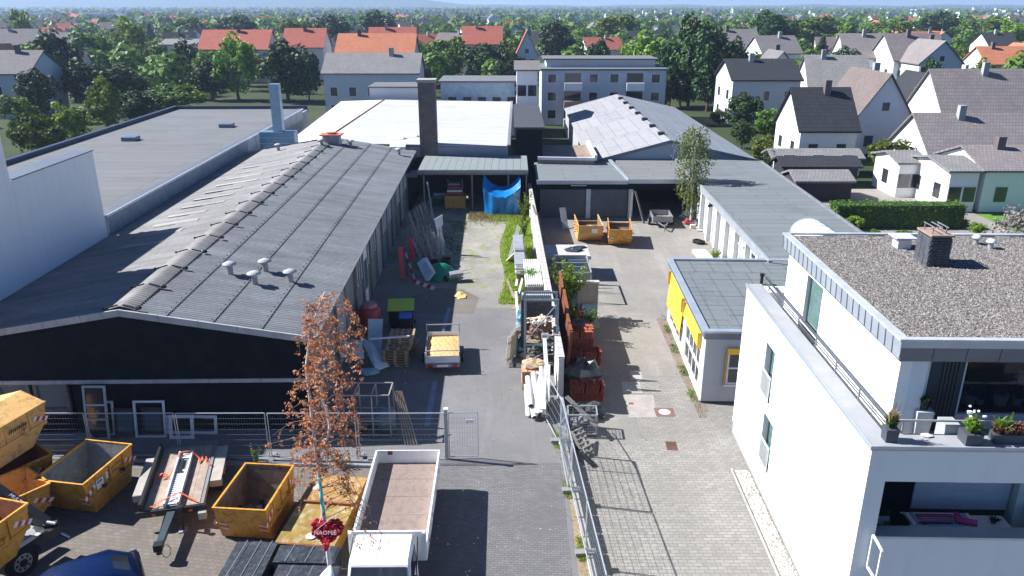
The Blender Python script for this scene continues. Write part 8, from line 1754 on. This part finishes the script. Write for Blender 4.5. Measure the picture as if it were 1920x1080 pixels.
t = thing('dark_annex', 'dark flat roofed annex between open shed and brown leaf roof', 'annex', (0, 0, ZR)); a, b = HY(985, 232, 76), HY(1015, 232, 76); mb = MB(); mb.box(.4, b.x, 72.5, 90, 0, a.z - ZR); obj('wall', mb, DARKCL, t); mb = MB(); mb.box(.2, b.x + .2, 72.3, 90.2, a.z - ZR, a.z - ZR + .2); obj('roof', mb, mat('dark_roof_felt', (.06, .065, .075), .9), t)
hpx('small pale house behind the far end of the big flat roof', 300, 345, 230, 240, 96, 5, PLCREAM, RM['light'], chimney=False, wins=1) if False else None
# ---- procedural rows: houses and trees up to the horizon
random.seed(5)
protos = []
for i, (wl_, rf_, rd) in enumerate(((PLB, 'red', 'x'), (PLB, 'grey', 'y'), (PLCREAM, 'brown', 'x'), (PLB, 'dark', 'x'), (PLBL, 'pink', 'y'), (PLB, 'orange', 'y'))):
    protos.append([house('x', 0, 0, 10, 9, 4.6, 8.6, 0, wl_, RM[rf_], rd, group='distant houses among the trees'), False, ('white house with red roof far off among trees', 'white gabled house with grey roof far off among trees', 'cream house with brown roof far off among trees', 'white house with dark roof far off among trees', 'pale grey gabled house with pinkish roof far off among trees', 'white gabled house with orange roof far off among trees')[i]])
used_spots = []
def free(x, y, r):
    for (a, b, c) in used_spots:
        if (a - x) ** 2 + (b - y) ** 2 < (c + r) ** 2: return False
    return True
for o in list(SC.objects):
    if o.parent is None and o.get('category') in ('house', 'tree', 'hall', 'apartment block') and o.location.y > 60: used_spots.append((o.location.x, o.location.y, 6))
used_spots.append((14, 122, 16))
n = 0
while n < 170:
    y = 165 + 800 * rnd() ** 1.7; x = ru(-1, 1) * (y * .72 + 12)
    if not free(x, y, 9): continue
    used_spots.append((x, y, 8)); pr = random.choice(protos); t = pr[0] if not pr[1] else copy_tree(pr[0]); pr[1] = True
    t.location = (x, y, ZR); t.rotation_euler = (0, 0, ru(-.5, .5)); t['label'] = pr[2].replace(' far off among trees', ', ' + ('nearer' if y < 260 else 'middle' if y < 420 else 'farthest') + ' distant row, ' + ('far left', 'left', 'centre left', 'centre', 'centre right', 'right', 'far right')[max(0, min(6, int((x / (.66 * y + 1) + 1) * 3.5)))]); t.scale = (ru(.8, 1.2), 1, ru(.8, 1.05)); n += 1
n = 0
while n < 292:
    y = 100 + 700 * rnd() ** 1.5; x = ru(-1, 1) * (y * .72 + 14)
    if y < 150 and -48 < x < 40: continue
    if y < 118 and x > 0: continue
    if not free(x, y, 3.2): continue
    used_spots.append((x, y, 2.0)); h = ru(5, 10); tree(random.choice(['M', 'M2', 'D', 'D2', 'L', 'D', 'M', 'C', 'L2']), x, y, h, h * ru(.6, .95)); n += 1
# far woodland: many crowns as one mass
mb = MB(); n = 0
while n < 480:
    y = 150 + 330 * rnd() ** 1.1; x = ru(-1, 1) * y * .74; ok = free(x, y, 1.0)
    if (y < 165 and -60 < x < 45) or not ok: continue
    n += 1; h = ru(4, 8.5)
    for k in range(150): n_ = (rv() + Vector((0, -.2, .4))).normalized(); c = Vector((x, y, h * .52)) + Vector((n_.x * h * .45, n_.y * h * .45, n_.z * h * .46)) * ru(.7, 1.05); leafquad(mb, c, ru(.45, .9), (n_ + rv() * .6).normalized())
for i in range(2600):
    y = 420 + 3200 * rnd() ** 1.4; x = ru(-1, 1) * y * .74; h = ru(5, 9)
    for k in range(16): n_ = (rv() + Vector((0, -.3, .6))).normalized(); c = Vector((x, y, h * .55)) + Vector((n_.x * h * .5, n_.y * h * .5, n_.z * h * .45)); leafquad(mb, c, ru(1.3, 2.8), (n_ + rv() * .5).normalized())
obj('woodland', mb, LEAFD if False else LEAF, kind='stuff', label='far woods and gardens reaching to the horizon', cat='woodland')
mb = MB()
for i in range(260):
    y = 800 + 2200 * rnd() ** 1.3; x = ru(-1, 1) * y * .74; w_ = ru(5, 12); mb.box(x - w_, x + w_, y, y + 9, 0, ru(4, 8))
obj('far_town', mb, PLBL, kind='stuff', label='pale far buildings between the woods at the horizon', cat='buildings')
